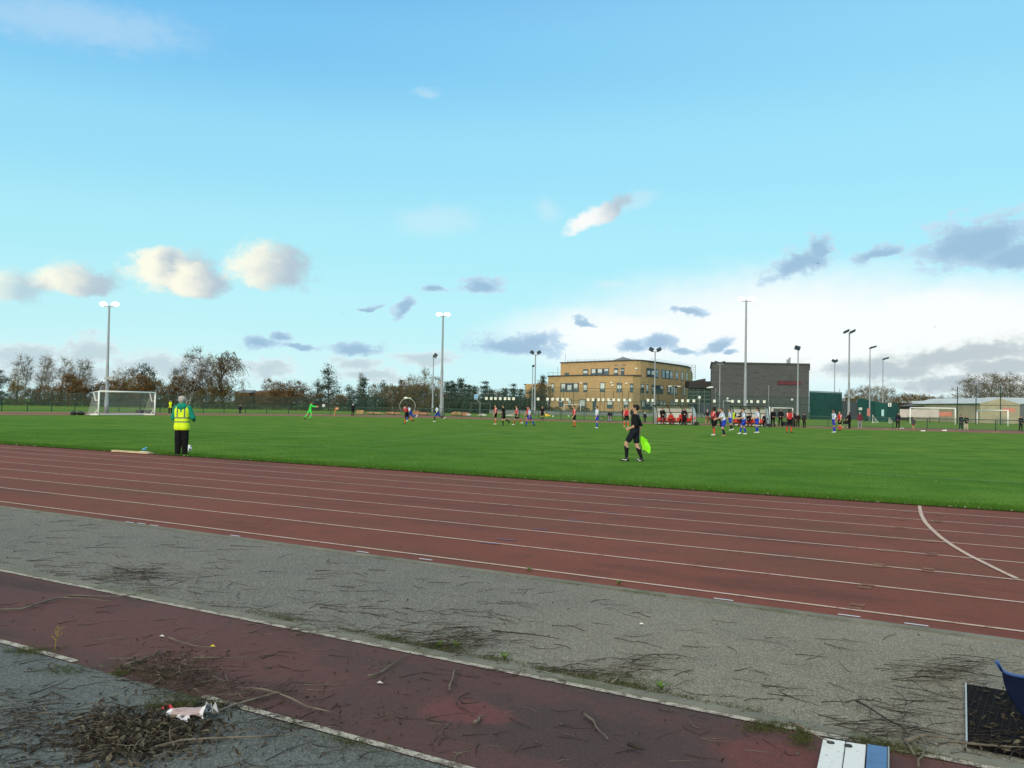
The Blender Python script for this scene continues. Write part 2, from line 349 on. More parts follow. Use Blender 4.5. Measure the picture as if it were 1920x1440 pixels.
sheet('ground', rect(-1500, 1500, -300, 2600), -.04, G2)
sheet('football_pitch', [(40, 17.62), (40, 91.3), (-58, 91.3), (-68, 90.4), (-76, 86.5), (-80.5, 79.5), (-83, 72), (-84.2, 63), (-84.2, 17.62)], .02, G1)
sheet('running_track', rect(-84.2, 40, 7.58, 17.60), 0, TRACK)
outer = [ground(x, y) for x, y in [(-260, 771.5), (0, 772.3), (100, 772.7), (300, 774.2), (480, 776.2), (620, 777.2), (800, 779.4), (940, 784.0), (1150, 789.4), (1400, 796.5), (1540, 800.2), (1700, 803.2), (1880, 806.2)]]
far = [(-84.2, 17.6), (-84.2, 63), (-83, 72), (-80.5, 79.5), (-76, 86.5), (-68, 90.4), (-58, 91.3), (40, 91.3), (40, outer[-1].y+1)]
far = far + [(p.x, p.y) for p in reversed(outer)] + [(outer[0].x, 17.6)]
sheet('running_track', [(x, y) for x, y in far], .0, M('far_red_surface', (.165, .070, .045), .9, .2, .4))
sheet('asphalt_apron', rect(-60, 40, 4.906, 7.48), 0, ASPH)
sheet('kerb_edging', rect(-60, 40, 7.481, 7.579), .012, CONC, .03)
sheet('kerb_edging', rect(-60, 40, 4.815, 4.905), .010, CONC, .03)
sheet('long_jump_runway', rect(-60, 40, 3.385, 4.814), 0, RUNWAY)
sheet('asphalt_path', rect(-60, 40, -12, 3.384), 0, ASPH2)
def line(name, pts, wd, mat, z=.005):
    b = MB(); P = [Vector((p[0], p[1], 0)) for p in pts]; L = []
    for i, p in enumerate(P):
        d = (P[min(i+1, len(P)-1)]-P[max(i-1, 0)]).normalized(); nn = Vector((-d.y, d.x, 0))*wd/2; L.append((p+nn, p-nn))
    for a, c_ in zip(L, L[1:]): b.add([(*a[1][:2], z), (*c_[1][:2], z), (*c_[0][:2], z), (*a[0][:2], z)], [(0, 1, 2, 3)])
    return tag(b.build(name, mat), kind='structure')
for i in range(8): line('lane_marking', [(-84, 7.92+1.22*i), (40, 7.92+1.22*i)], .046, LINE)
line('runway_marking', [(-60, 4.785), (40, 4.785)], .052, LINE2)
rl = random.Random(5); xs_ = -60.0
for a, b_ in [(-60, -5.28), (-4.10, 40)]: line('runway_marking', [(a, 3.412), (b_, 3.412)], .052, LINE2)
cv = [ground(*p) for p in [(1724, 949), (1725.5, 958), (1728, 967), (1735, 980), (1747, 993), (1765, 1009), (1788, 1025), (1815, 1041), (1845, 1056), (1875, 1071), (1907, 1086)]]
line('break_line_marking', cv, .055, LINE, .008)
for x, y in [(1043, 249), (1023, 283), (1007, 322), (981, 370), (949, 427), (910, 498), (855, 595), (805, 690), (1190, 260), (1184, 293), (1178, 335), (1168, 385), (1160, 445), (1142, 520)]:
    g_ = ground(1280+x/2.483, 860+y/2.483)
    for s in (-.075, .075): line('lane_marking', [(g_.x-.06, g_.y+s), (g_.x+.06, g_.y+s)], .11, TAN, .006)
for x, y in [(1085, 288), (925, 330), (765, 378), (690, 395), (1250, 250), (1370, 222)]:
    g_ = ground(640+x/2.483, 860+y/2.483); line('lane_marking', [(g_.x-.12, g_.y), (g_.x+.12, g_.y)], .07, BLUEP, .006)
for x, y in [(1356.5, 1127.5), (1592, 1158), (1718, 1175), (680, 1037.7), (798, 1051.7), (243, 981.5), (265, 984), (289, 987.5), (441, 1007)]:
    g_ = ground(x, y); line('marker_strip', [(g_.x-.085, g_.y), (g_.x+.085, g_.y)], .024, TAPE, .018 if g_.y > 7.48 else .006)
for seg in [[(480, 833.5), (620, 839), (760, 844.5), (900, 850)], [(300, 826), (380, 829.5), (480, 833.5)], [(700, 830), (780, 824.5), (860, 818.5), (930, 813), (962, 811), (1030, 806.5)], [(1042, 806), (1115, 804), (1165, 803)], [(862, 799.5), (872, 799), (890, 801.5)], [(1255, 809.5), (1290, 809)], [(1265, 813), (1300, 812.6), (1335, 812.2)], [(1600, 887), (1750, 898), (1919, 907)]]:
    line('pitch_marking', [ground(*p) for p in seg], .10, PITCHLINE, .028)

# grass blades along the near edge and over the nearest turf
def blades(name, n, fx, fy, hlo, hhi, mat, seed, z0=.018):
    r_ = np.random.default_rng(seed); X = fx(r_, n); Y = fy(r_, n); H = r_.uniform(hlo, hhi, n); A = r_.uniform(0, 2*np.pi, n); Wd = r_.uniform(.003, .007, n)*1.3
    lx = r_.normal(0, .35, n)*H; ly = r_.normal(0, .35, n)*H; z = np.full(n, z0)
    v = np.empty((n, 3, 3)); v[:, 0] = np.stack([X-np.cos(A)*Wd, Y-np.sin(A)*Wd, z-.01], 1); v[:, 1] = np.stack([X+np.cos(A)*Wd, Y+np.sin(A)*Wd, z-.01], 1); v[:, 2] = np.stack([X+lx, Y+ly, z+H], 1)
    me = bpy.data.meshes.new(name); me.vertices.add(3*n); me.vertices.foreach_set('co', v.reshape(-1)); me.loops.add(3*n); me.loops.foreach_set('vertex_index', np.arange(3*n, dtype=np.int32))
    me.polygons.add(n); me.polygons.foreach_set('loop_start', np.arange(0, 3*n, 3, dtype=np.int32)); me.polygons.foreach_set('loop_total', np.full(n, 3, dtype=np.int32)); me.update(calc_edges=True); me.materials.append(mat)
    return tag(link(name, me), kind='stuff')
BL = leafmat('grass_blade', [(.022, .085, .007), (.045, .135, .011), (.070, .170, .015), (.11, .18, .032)])
def edge_y(r_, n): return 17.62+np.abs(r_.normal(0, .45, n))-.06*r_.random(n)
b1 = blades('grass', 70000, lambda r_, n: r_.uniform(-42, 4, n), edge_y, .025, .065, BL, 3)
tag(b1, 'fringe of green grass blades along the kerb of the running track', 'grass')
b2 = blades('grass', 130000, lambda r_, n: r_.uniform(-46, 6, n), lambda r_, n: 17.7+13*r_.random(n)**1.7, .012, .036, BL, 4)
tag(b2, 'short mown green turf of the football pitch', 'grass')
BLD = leafmat('dead_edge_grass', [(.020, .018, .010), (.05, .045, .02), (.03, .06, .012)])
b3 = blades('grass_clippings', 26000, lambda r_, n: r_.uniform(-42, 4, n), lambda r_, n: 17.575+np.abs(r_.normal(0, .05, n))*.9-.03, .008, .03, BLD, 8, .004)
tag(b3, 'dark withered grass and soil along the edge of the pitch', 'withered grass')
# ------------------------------------------------------------------ buildings
def face_pt(x, y, a, b):                      # sight line of a pixel met with the upright plane through plan points a, b
    d = ray(x, y); ex, ey = b[0]-a[0], b[1]-a[1]
    k = (a[0]*ey-a[1]*ex)/(d.x*ey-d.y*ex); return Vector((d.x*k, d.y*k, CH+d.z*k))
def brick(name, a, b, c_, bw=.225*2, bh=.075*2, mortar=(.30, .26, .20)):
    t = T(name); x, y, z = t.xyz(); cb = t.n('ShaderNodeCombineXYZ')
    t.l(t.math('ADD', t.math('MULTIPLY', x, RT2.x), t.math('MULTIPLY', y, RT2.y)), cb.inputs[0]); t.l(z, cb.inputs[1])
    br = t.n('ShaderNodeTexBrick'); t.l(cb.outputs[0], br.inputs['Vector']); br.inputs['Scale'].default_value = 1
    br.inputs['Brick Width'].default_value = bw; br.inputs['Row Height'].default_value = bh; br.inputs['Mortar Size'].default_value = .014
    br.inputs['Color1'].default_value = (*a, 1); br.inputs['Color2'].default_value = (*b, 1); br.inputs['Mortar'].default_value = (*mortar, 1)
    k = t.mix(t.math('MULTIPLY', t.step(t.noise(1.0, 5, .75, stretch=(.35, .35, 1.6)), .46, .66), .55), br.outputs[0], c_)
    k = t.mix(t.math('MULTIPLY', t.step(t.noise(.25, 3), .4, .7), .25), k, a); t.bump(br.outputs['Fac'], -.3, .01)
    return t.fin(k, .92, .15)
BRICK = brick('buff_brick', (.43, .285, .130), (.49, .335, .165), (.33, .205, .095))
GBRICK = brick('grey_brick', (.070, .075, .082), (.098, .101, .105), (.054, .055, .060), mortar=(.10, .10, .10))
FRAME = M('dark_window_frame', (.028, .034, .042), .5); PANEL = M('slate_infill_panel', (.055, .060, .070), .6)
GLASS = glassy('window_glass', (.045, .085, .115)); BLIND = M('pale_window_blind', (.50, .56, .56), .7, .06); ROOFG = M('grey_metal_roof', (.12, .135, .15), .6, .1)
COPING = M('dark_coping', (.05, .052, .055), .6); GRILL = M('galvanised_steel', (.26, .285, .30), .55, .08, 2, 0, .4, .3); DGREEN = M('dark_green_paint', (.012, .040, .032), .6)
WHITE = M('white_paint', (.72, .74, .74), .5, .05); BLACK = M('black_metal', (.014, .015, .017), .5)

D0 = 240.0
def fp(x, dep): p = foot(x, dep); return (p.x, p.y)
hb = foot(1192, D0); 
bld = thing('school_building', (hb.x, hb.y, 0), 'long buff brick school building with dark windows on three storeys', 'building')
low_l = [fp(1027, 258), fp(1050, 252), fp(1080, 246.5), fp(1120, 241.5), fp(1160, 239.2), fp(1186, 238.8), fp(1200, 240.5)]
right = [fp(1215, 244), fp(1245, 254), fp(1275, 265), fp(1287, 271), fp(1292, 277), fp(1293.5, 284)]
back = [fp(1300, 320), fp(1045, 320)]
zmid = hgt(1190, 705, 239); ztop = hgt(1192, 676, D0)
lowpoly = low_l + right + back
b = MB(); b.prism(lowpoly, -.3, zmid); b.build('lower_storeys', BRICK, bld)
up = [fp(1050, 262), fp(1192, D0+.6), fp(1200, 241.2)] + [(p[0], p[1]) for p in right] + [fp(1298, 318), fp(1060, 318)]
b = MB(); b.prism(up, zmid, ztop); b.build('top_storey', BRICK, bld)
b = MB()
def capline(pts, z, h=.35, wd=.5):
    for p, q in zip(pts, pts[1:]):
        c_ = Vector(((p[0]+q[0])/2, (p[1]+q[1])/2, z+h/2)); d = Vector((q[0]-p[0], q[1]-p[1], 0)); b.box(c_, (d.length+.3, wd, h), math.atan2(d.y, d.x))
capline(low_l, zmid+.003, .3); capline(up[:-2], ztop+.003, .3); b.build('parapet_coping', COPING, bld)
b = MB(); rz0 = ztop+.3; pc_ = foot(1170, 268); ap = at(1168, 669, 268)
q = [foot(1138, 262), foot(1166, 252), foot(1211, 266), foot(1180, 282)]
b.add([(p.x, p.y, rz0-.6) for p in q]+[(p.x, p.y, rz0+.25) for p in q]+[(ap.x, ap.y, ap.z)], [(0, 1, 5, 4), (1, 2, 6, 5), (2, 3, 7, 6), (3, 0, 4, 7), (4, 5, 8), (5, 6, 8), (6, 7, 8), (7, 4, 8)]); b.build('roof_pyramid', ROOFG, bld)
for px_, l_ in [(1060, 5), (1083, 3), (1167, 6)]: b = MB(); p = at(px_, 680, 258); b.tube([(p.x, p.y, ztop), (p.x, p.y, ztop+(2.4 if l_ > 4 else 1.2))], .05, 5); b.build('roof_mast', GRILL, bld)
b = MB(); rr = [Vector((*fp(1062, 262), 0)), Vector((*fp(1188, 244), 0))]
for k in (.9, .55): b.tube([(v.x, v.y, ztop+k) for v in rr], .03, 5)
rr2 = [Vector((*p, 0)) for p in right[:-1]]
for k in (.9, .55): b.tube([(v.x, v.y+1.2, ztop+k) for v in rr2], .03, 5)
for i in range(15): v = rr[0].lerp(rr[1], i/14); b.tube([(v.x, v.y, ztop), (v.x, v.y, ztop+.9)], .03, 4)
b.build('roof_railing', GRILL, bld)
# escape ladder frame on the far roof corner, plant on the lower roof
b = MB(); s0 = fp(1296, 283); s1 = fp(1303, 284)
for s_ in (s0, s1): b.tube([(*s_, zmid+1), (*s_, hgt(1296, 684, 284))], .07, 5)
for k in range(8): zz = zmid+1.3+k*(hgt(1296, 684, 284)-zmid-1.6)/7; b.tube([(*s0, zz), (*s1, zz)], .05, 4)
b.build('ladder_frame', GRILL, bld)
b = MB(); s_ = foot(1041, 268)
for dx in (-2.2, -.8, .6, 2.0): v = s_+RT2*dx; b.tube([(v.x, v.y, zmid), (v.x, v.y, zmid+(3.4 if abs(dx-.6) < .1 else 1.7))], .06, 5)
for k in (.8, 1.6): v = s_-RT2*2.2; w_ = s_+RT2*2; b.tube([(v.x, v.y, zmid+k), (w_.x, w_.y, zmid+k)], .05, 5)
b.build('roof_platform', GRILL, bld)
LOWSEG = low_l + right
def seg_for(x, polyl):
    best = None
    for a, c_ in zip(polyl, polyl[1:]):
        va, vc = Vector((*a, 0)), Vector((*c_, 0)); pa = 960+FPX*(va.dot(crt)+(-CH)*crt.z)/(va.dot(cfw)-CH*cfw.z); pb = 960+FPX*(vc.dot(crt)-CH*crt.z)/(vc.dot(cfw)-CH*cfw.z)
        if min(pa, pb)-.5 <= x <= max(pa, pb)+.5: return a, c_
        if best is None or abs((pa+pb)/2-x) < best[0]: best = (abs((pa+pb)/2-x), a, c_)
    return best[1], best[2]
def window(x0, x1, y0, y1, polyl, parent, kind='w', seed=0):
    a, c_ = seg_for((x0+x1)/2, polyl); p0, p1 = face_pt(x0, y0, a, c_), face_pt(x1, y1, a, c_); pt = face_pt(x1, y0, a, c_)
    X = Vector((c_[0]-a[0], c_[1]-a[1], 0)).normalized(); Yn = Vector((X.y, -X.x, 0))
    if Yn.dot(FW2) > 0: Yn = -Yn
    wd = (Vector((p1.x, p1.y, 0))-Vector((p0.x, p0.y, 0))).length; z1 = (p0.z+pt.z)/2; z0 = p1.z; h = z1-z0; c0 = Vector(((p0.x+p1.x)/2, (p0.y+p1.y)/2, (z0+z1)/2))
    ax = (X, Yn, Vector((0, 0, 1)))
    b = MB(); b.box(c0+Yn*.02, (wd, .10, h), ax=ax)
    f = b.build('door' if kind == 'd' else 'window', FRAME if kind != 't' else PANEL, parent)
    r_ = random.Random(seed)
    def pane(u0, u1, v0, v1, mat, nm, off):
        q = MB(); q.box(c0+X*((u0+u1)/2-.5)*wd+Vector((0, 0, 1))*((v0+v1)/2-.5)*h+Yn*off, ((u1-u0)*wd, .05, (v1-v0)*h), ax=ax); return q.build(nm, mat, f)
    cols_ = [(.07, .93)] if kind in 'wd' else [(.05, .27), (.385, .635), (.75, .97)]
    for u0, u1 in cols_:
        pane(u0, u1, .06, .94, GLASS, 'pane', .055)
        if kind == 'd': continue
        bl = r_.choice([.55, .62, .5, .3, .68]); 
        if r_.random() < .85: pane(u0+.04*(u1-u0), u1-.04*(u1-u0), .92-bl, .74 if r_.random() < .5 else .92, BLIND, 'blind', .062)
def W(lst, ox, oy, sc, polyl, parent):
    for i, (x0, x1, y0, y1, k) in enumerate(lst): window(ox+x0/sc, ox+x1/sc, oy+y0/sc, oy+y1/sc, polyl, parent, k, i+int(x0))
upl = up[:-2]
W([(472, 545, 375, 428, 'w'), (800, 890, 310, 424, 'w'), (942, 1265, 297, 420, 't'), (1358, 1430, 290, 424, 'w'), (1485, 1540, 285, 420, 'w')], 1010, 660, 9.6, upl, bld)
W([(232, 278, 565, 718, 'w'), (398, 715, 560, 716, 't'), (808, 875, 555, 718, 'w'), (1105, 1195, 548, 718, 'w'), (1405, 1495, 555, 725, 'w'), (1642, 1698, 565, 730, 'w'), (1840, 1890, 575, 740, 'w'),
   (178, 208, 845, 985, 'd'), (368, 435, 845, 985, 'w'), (530, 590, 845, 985, 'w'), (730, 845, 850, 1005, 'w'), (975, 1035, 845, 1080, 'd'), (1232, 1330, 850, 1020, 'w'), (1530, 1610, 855, 1005, 'w')], 1010, 660, 9.6, LOWSEG, bld)
W([(312, 522, 300, 465, 't'), (578, 778, 325, 490, 't'), (828, 870, 350, 498, 'w'), (930, 965, 358, 512, 'w'), (1018, 1042, 365, 520, 'w')], 1180, 660, 9.6, right, bld)
W([(298, 338, 585, 745, 'w'), (402, 605, 598, 757, 't'), (680, 855, 615, 765, 't'), (975, 1000, 625, 780, 'w'), (212, 425, 865, 1035, 't'), (485, 655, 875, 1020, 't'), (740, 785, 880, 1000, 'w'), (818, 862, 880, 1010, 'w'), (930, 962, 900, 1010, 'w')], 1180, 660, 9.6, LOWSEG, bld)
for x, y in [(1089, 718), (1146, 717.5), (1193, 691), (1148, 722.5), (1174, 719)]:
    a, c_ = seg_for(x, LOWSEG if y > 705 else upl); p = face_pt(x, y, a, c_); b = MB(); b.box(p-FW2*.25, (.5, .4, .35), YAW); b.build('security_light', WHITE, bld)

# glazed link and grey hall
hall = thing('sports_hall', (*fp(1425, 232), 0), 'big plain grey brick hall with a flat roof and dark red sign', 'building')
hl = [fp(1333.5, 232), fp(1516.5, 232), fp(1516.5, 262), fp(1331.5, 262)]; hz_ = hgt(1425, 683, 232)
b = MB(); b.prism(hl, -.3, hz_); b.build('hall_wall', GBRICK, hall)
b = MB(); capline(hl+[hl[0]], hz_+.003, .4, .45); b.build('parapet_coping', COPING, hall)
b = MB(); p = at(1421, 680, 245); b.ball((p.x, p.y, hz_), (1.0, 1.0, .9)); p = at(1421, 680, 245); b.box((p.x, p.y, hz_+.25), (1.9, 1.4, .5), YAW); b.build('roof_vent', ROOFG, hall)
for x, zt in [(1475.6, 674), (1479.5, 670.5)]: b = MB(); p = foot(x, 240); b.tube([(p.x, p.y, hz_-.1), (p.x, p.y, hgt(x, zt, 240))], .26, 8); b.build('flue', GRILL, hall)
b = MB(); p0, p1 = at(1458, 714, 231.9), at(1501, 722, 231.9); cc_ = (p0+p1)/2; b.box(cc_, ((p1-p0).dot(RT2), .12, abs(p0.z-p1.z)), YAW); sg = b.build('sign', M('dark_red_sign', (.085, .016, .024), .5, .2, .5), hall)
b = MB()
for i, k in enumerate([.05, .12, .2, .27, .36, .44, .52, .62, .7, .77, .86, .93]): b.box(cc_+RT2*((k-.5)*(p1-p0).dot(RT2))-FW2*.07, (.16, .04, .55), YAW)
b.build('raised_lettering', M('sign_letter_red', (.17, .05, .055), .5), sg)
for x, y in [(1364, 747.5), (1485, 749.5)]: b = MB(); p = at(x, y, 231.7); b.ball(p, .32, 8, 6); b.build('bulkhead_light', M('lit_white_globe', (.85, .87, .85), .3), hall)
b = MB(); p = at(1333, 726, 231.5); b.box(p, (1.0, .5, .35), YAW); b.box(p-RT2*.7+Vector((0, 0, -.12)), (.8, .35, .2), YAW); b.build('security_camera', WHITE, hall)

lnk = thing('glazed_entrance', (*fp(1312, 262), 0), 'dark glazed entrance link between the brick school and the grey hall', 'building')
l0, l1 = fp(1290, 262), fp(1333, 262); dl = (Vector((*l1, 0))-Vector((*l0, 0))); X = dl.normalized(); mid = (Vector((*l0, 0))+Vector((*l1, 0)))/2
def lb(x0, x1, y0, y1, th, mat, nm, off=0.0):
    p0_, p1_ = face_pt(x0, y0, l0, l1), face_pt(x1, y1, l0, l1); b = MB(); b.box((p0_+p1_)/2-FW2*off, ((p1_-p0_).dot(X), th, abs(p0_.z-p1_.z)), YAW); return b.build(nm, mat, lnk)
lb(1290, 1333, 714.5, 728, 6, M('dark_fascia', (.03, .033, .04), .6), 'fascia', -1.5)
lb(1291, 1332.5, 728.2, 757, 1.0, glassy('green_glass', (.035, .075, .07)), 'glazing')
lb(1291, 1313, 757.3, 776.5, 1.0, glassy('dark_green_glass', (.015, .035, .036)), 'doors')
lb(1313.2, 1332.5, 757.3, 776.5, 1.0, M('blue_cladding', (.055, .085, .135), .5), 'blue_wall')
b = MB()
for y_ in (728.2, 735, 742, 749, 757): p0_, p1_ = face_pt(1291, y_, l0, l1), face_pt(1332, y_, l0, l1); b.tube([p0_-FW2*.6, p1_-FW2*.6], .09, 4)
for x_ in (1299, 1308, 1320): b.tube([face_pt(x_, 728, l0, l1)-FW2*.6, face_pt(x_, 776, l0, l1)-FW2*.6], .08, 4)
b.build('mullions', M('grey_mullion', (.20, .25, .25), .5), lnk)
p0_, p1_ = face_pt(1299, 714, l0, l1), face_pt(1323, 709.5, l0, l1); b = MB(); z_ = face_pt(1300, 714.5, l0, l1).z
b.add([(*p0_[:2], z_), (*p1_[:2], z_), (*p1_[:2], p1_.z), (*(p0_+FW2*5)[:2], z_), (*(p1_+FW2*5)[:2], z_), (*(p1_+FW2*5)[:2], p1_.z)], [(0, 1, 2), (5, 4, 3), (0, 2, 5, 3), (1, 4, 5, 2), (0, 3, 4, 1)]); b.build('roof', COPING, lnk)

# small far brick block behind the trees, far roofs
def simple_house(name, label, x0, x1, ytop, yeave, dep, wall, roof, gable=False, depth=14, hip=False):
    a, c_ = Vector((*fp(x0, dep), 0)), Vector((*fp(x1, dep), 0)); h = thing(name, (*a.lerp(c_, .5)[:2], 0), label, 'building')
    ze, zt = hgt((x0+x1)/2, yeave, dep), hgt((x0+x1)/2, ytop, dep); b = MB(); Bk = FW2*depth
    pl = [a, c_, c_+Bk, a+Bk]; b.prism([(p.x, p.y) for p in pl], -.3, ze); wl = b.build('wall', wall, h)
    b = MB(); ov = RT2*.5
    if gable:                                  # ridge runs away from the viewer
        r0, r1 = a.lerp(c_, .5), a.lerp(c_, .5)+Bk; V = [a-ov, c_+ov, r0, a-ov+Bk, c_+ov+Bk, r1]; Z = [ze, ze, zt]*2
        b.add([(v.x, v.y, z) for v, z in zip(V, Z)], [(0, 1, 2), (5, 4, 3), (0, 2, 5, 3), (1, 4, 5, 2), (0, 3, 4, 1)])
    else:
        k = .25 if hip else 0.0; r0, r1 = (a+Bk*.5).lerp(c_+Bk*.5, k), (a+Bk*.5).lerp(c_+Bk*.5, 1-k); V = [a-ov, c_+ov, c_+ov+Bk, a-ov+Bk, r0, r1]; Z = [ze]*4+[zt]*2
        b.add([(v.x, v.y, z) for v, z in zip(V, Z)], [(0, 1, 5, 4), (1, 2, 5), (2, 3, 4, 5), (3, 0, 4), (3, 2, 1, 0)])
    b.build('roof', roof, h)
    if gable: b = MB(); b.add([(v.x-FW2.x*.06, v.y-FW2.y*.06, z) for v, z in ((a, ze), (c_, ze), (a.lerp(c_, .5), zt-.25))], [(0, 1, 2)]); b.build('gable_wall', wall, h)
    return h, a, c_, ze
PALE = M('pale_sheet_roof', (.42, .47, .50), .5, .12, .4); CREAM = M('cream_render', (.37, .34, .245), .9, .12, .5); SLATE = M('slate_grey_roof', (.065, .070, .080), .7); DARKW = M('dark_wall', (.07, .065, .06), .9)
simple_house('brick_block', 'small flat buff brick block seen past the bare trees behind the court', 985, 1026, 719.6, 720.2, 300, BRICK, COPING)
simple_house('warehouse', 'low grey warehouse with pale roof lights on its roof', 1700, 1756, 751.2, 756, 250, DARKW, PALE)
simple_house('house', 'dark hipped roof house behind the right goal', 1737, 1800, 752.5, 762.5, 205, DARKW, SLATE, hip=True)
simple_house('warehouse', 'far shed with a pale blue grey roof between the dark house and the cream hall', 1764, 1812, 750.5, 757, 280, DARKW, PALE)
simple_house('cream_hall', 'long low cream hall with flat roof edge', 1798, 1872, 753, 758, 190, CREAM, PALE, depth=16)
h_, a_, c_, ze_ = simple_house('cream_hall', 'cream gabled hall with broad pale roof', 1838, 1912, 745.5, 757, 181, CREAM, PALE, gable=True, depth=30)
simple_house('warehouse', 'grey side wing with pale roof at the edge of the cream gabled hall', 1880, 1990, 745, 757, 205, ROOFG, PALE)
simple_house('house', 'far brown roofed house behind the birches and the dark alder', 478, 530, 731.5, 735, 300, M('brown_brick', (.10, .062, .04), .9), M('brown_roof', (.10, .07, .055), .9))
simple_house('house', 'far house with a glinting roof window behind the willow', 440, 466, 730.5, 736, 300, MATS['brown_brick'], ROOFG)
0 and simple_house('house', 'far long brown roof seen behind the bare poplars', 60, 300, 722.5, 728, 330, MATS['brown_brick'], MATS['brown_roof'])
0 and simple_house('house', 'far brown roof behind the birch with the forked white trunk', 318, 400, 723, 729, 330, MATS['brown_brick'], MATS['brown_roof'])

# ------------------------------------------------------------------ fences and walls
def polyline_pts(P, step):
    out = []; 
    for a, b_ in zip(P, P[1:]):
        L = (b_-a).length; n = max(1, round(L/step)); out += [a.lerp(b_, i/n) for i in range(n)]
    return out+[P[-1]]
RAIL = [ground(x, y) for x, y in [(-90, 771.2), (3, 771.4), (140, 772), (300, 773.2), (420, 774.6), (500, 775.8), (620, 777.2), (740, 779.2), (865, 782.2), (940, 784.2)]]
rl_dir = None
RAIL += [Vector((x, 103.0+.012*(x+70), 0)) for x in (-60, -50, -40, -30, -20, -10, 2, 16)]
f = thing('perimeter_fence', (*RAIL[8][:2], 0), 'low dark green rail fence with wire infill round the far side of the track', 'fence')
GRAIL = M('green_rail_paint', (.035, .085, .072), .5)
b = MB()
b.tube([(p.x, p.y, 1.12) for p in RAIL], .045, 6); b.build('top_rail', GRAIL, f)
b = MB(); b.tube([(p.x, p.y, .12) for p in RAIL], .025, 5); b.build('bottom_wire', GRAIL, f)
pts = polyline_pts(RAIL, 3.05)[:100]
for p in pts:
    b = MB(); b.box((p.x, p.y, .57), (.075, .075, 1.14), .3); b.build('post', DGREEN, f)
b = MB()
for p, q in zip(RAIL, RAIL[1:]): b.add([(p.x, p.y, .13), (q.x, q.y, .13), (q.x, q.y, 1.08), (p.x, p.y, 1.08)], [(0, 1, 2, 3)])
b.build('wire_infill', meshmat('green_wire', (.03, .075, .06), .07, .06), f)

GMESH = meshmat('green_weldmesh', (.010, .040, .034), .20, .08)
def mesh_fence(label, P, h, step, mat, post=.09, rails=(), postmat=DGREEN, cat='fence', name='mesh_fence', extra=0.0, maxp=100):
    o = thing(name, (*P[len(P)//2][:2], 0), label, cat)
    b = MB()
    for p, q in zip(P, P[1:]): b.add([(p.x, p.y, .05), (q.x, q.y, .05), (q.x, q.y, h), (p.x, p.y, h)], [(0, 1, 2, 3)])
    b.build('mesh_panel', mat, o)
    for i, p in enumerate(polyline_pts(P, step)[:maxp]):
        b = MB(); b.box((p.x, p.y, (h+extra)/2), (post, post, h+extra+.1), YAW); b.build('post', postmat, o)
    for z in rails:
        b = MB(); b.tube([(p.x, p.y, z) for p in P], .045, 5); b.build('rail', postmat, o)
    return o
FL = [foot(x, d) for x, d in [(-60, 190), (150, 192), (330, 194), (500, 196), (700, 198)]]
mesh_fence('dark green welded mesh fence in front of the tree line on the left', FL, 2.9, 3.4, GMESH, .10)
CF = 186.0
FC = [foot(x, CF) for x in (690, 760, 870, 1000, 1150, 1290, 1342)]
mesh_fence('tall thin green court fence carrying the row of white plates', FC, 5.2, 2.9, meshmat('fine_green_mesh', (.03, .07, .06), .10, .08), .085, (3.0,))
FC2 = [foot(x, CF+3) for x in (1342, 1445, 1500, 1520)]
mesh_fence('green mesh fence in front of the grey brick hall', FC2, 4.6, 5.0, meshmat('hall_green_mesh', (.02, .075, .065), .16, .08), .08, (3.05, 4.55))
# a second, farther row of tall posts behind the court
FC3 = [foot(x, CF+22) for x in (1012, 1100, 1200, 1300)]
mesh_fence('far tall ball stop fence with slender posts before the brick school', FC3, 6.2, 4.3, meshmat('faint_mesh', (.05, .09, .08), .05, .09), .09, (6.1,))
lw = thing('low_wall', (*fp(1100, 196), 0), 'low pale grey wall along the foot of the court', 'wall')
b = MB(); P = [foot(x, 196) for x in (918, 1000, 1150, 1300, 1350)]
for p, q in zip(P, P[1:]): c0 = (p+q)/2; d_ = q-p; b.box((c0.x, c0.y, .42), (d_.length+.1, .25, .84), math.atan2(d_.y, d_.x))
b.build('wall_face', M('pale_grey_render', (.26, .28, .28), .9, .1, .3), lw)
b = MB()
for p, q in zip(P, P[1:]): c0 = (p+q)/2; d_ = q-p; b.box((c0.x, c0.y, .9), (d_.length+.1, .32, .11), math.atan2(d_.y, d_.x))
b.build('coping', M('green_grey_coping', (.06, .10, .09), .8), lw)

ords = 'first second third fourth fifth sixth seventh eighth ninth tenth eleventh twelfth thirteenth fourteenth fifteenth sixteenth seventeenth eighteenth nineteenth twentieth'.split()
PLX = [912, 921, 929, 938, 947, 954.5, 963, 1009, 1026.6, 1036, 1045.6, 1055, 1064, 1102.5, 1112, 1122.5, 1131, 1141, 1150.6, 1160, 1171, 1181, 1215, 1224, 1268.5, 1279.6, 1290, 1301, 1339.5, 1373.5, 1385.4, 1399.5, 1409, 1421, 1433]
b0 = MB(); b0.box((0, 0, 0), (.50, .03, .56), YAW); plate_me = b0.build('plate_master', M('white_plate', (.78, .78, .72), .5, .04)); me_p = plate_me.data; bpy.data.objects.remove(plate_me)
b0 = MB(); b0.box(-FW2*.02+Vector((0, 0, .03)), (.10, .012, .22), YAW); pm_ = b0.build('m', M('plate_print', (.55, .56, .53), .6)); me_q = pm_.data; bpy.data.objects.remove(pm_)
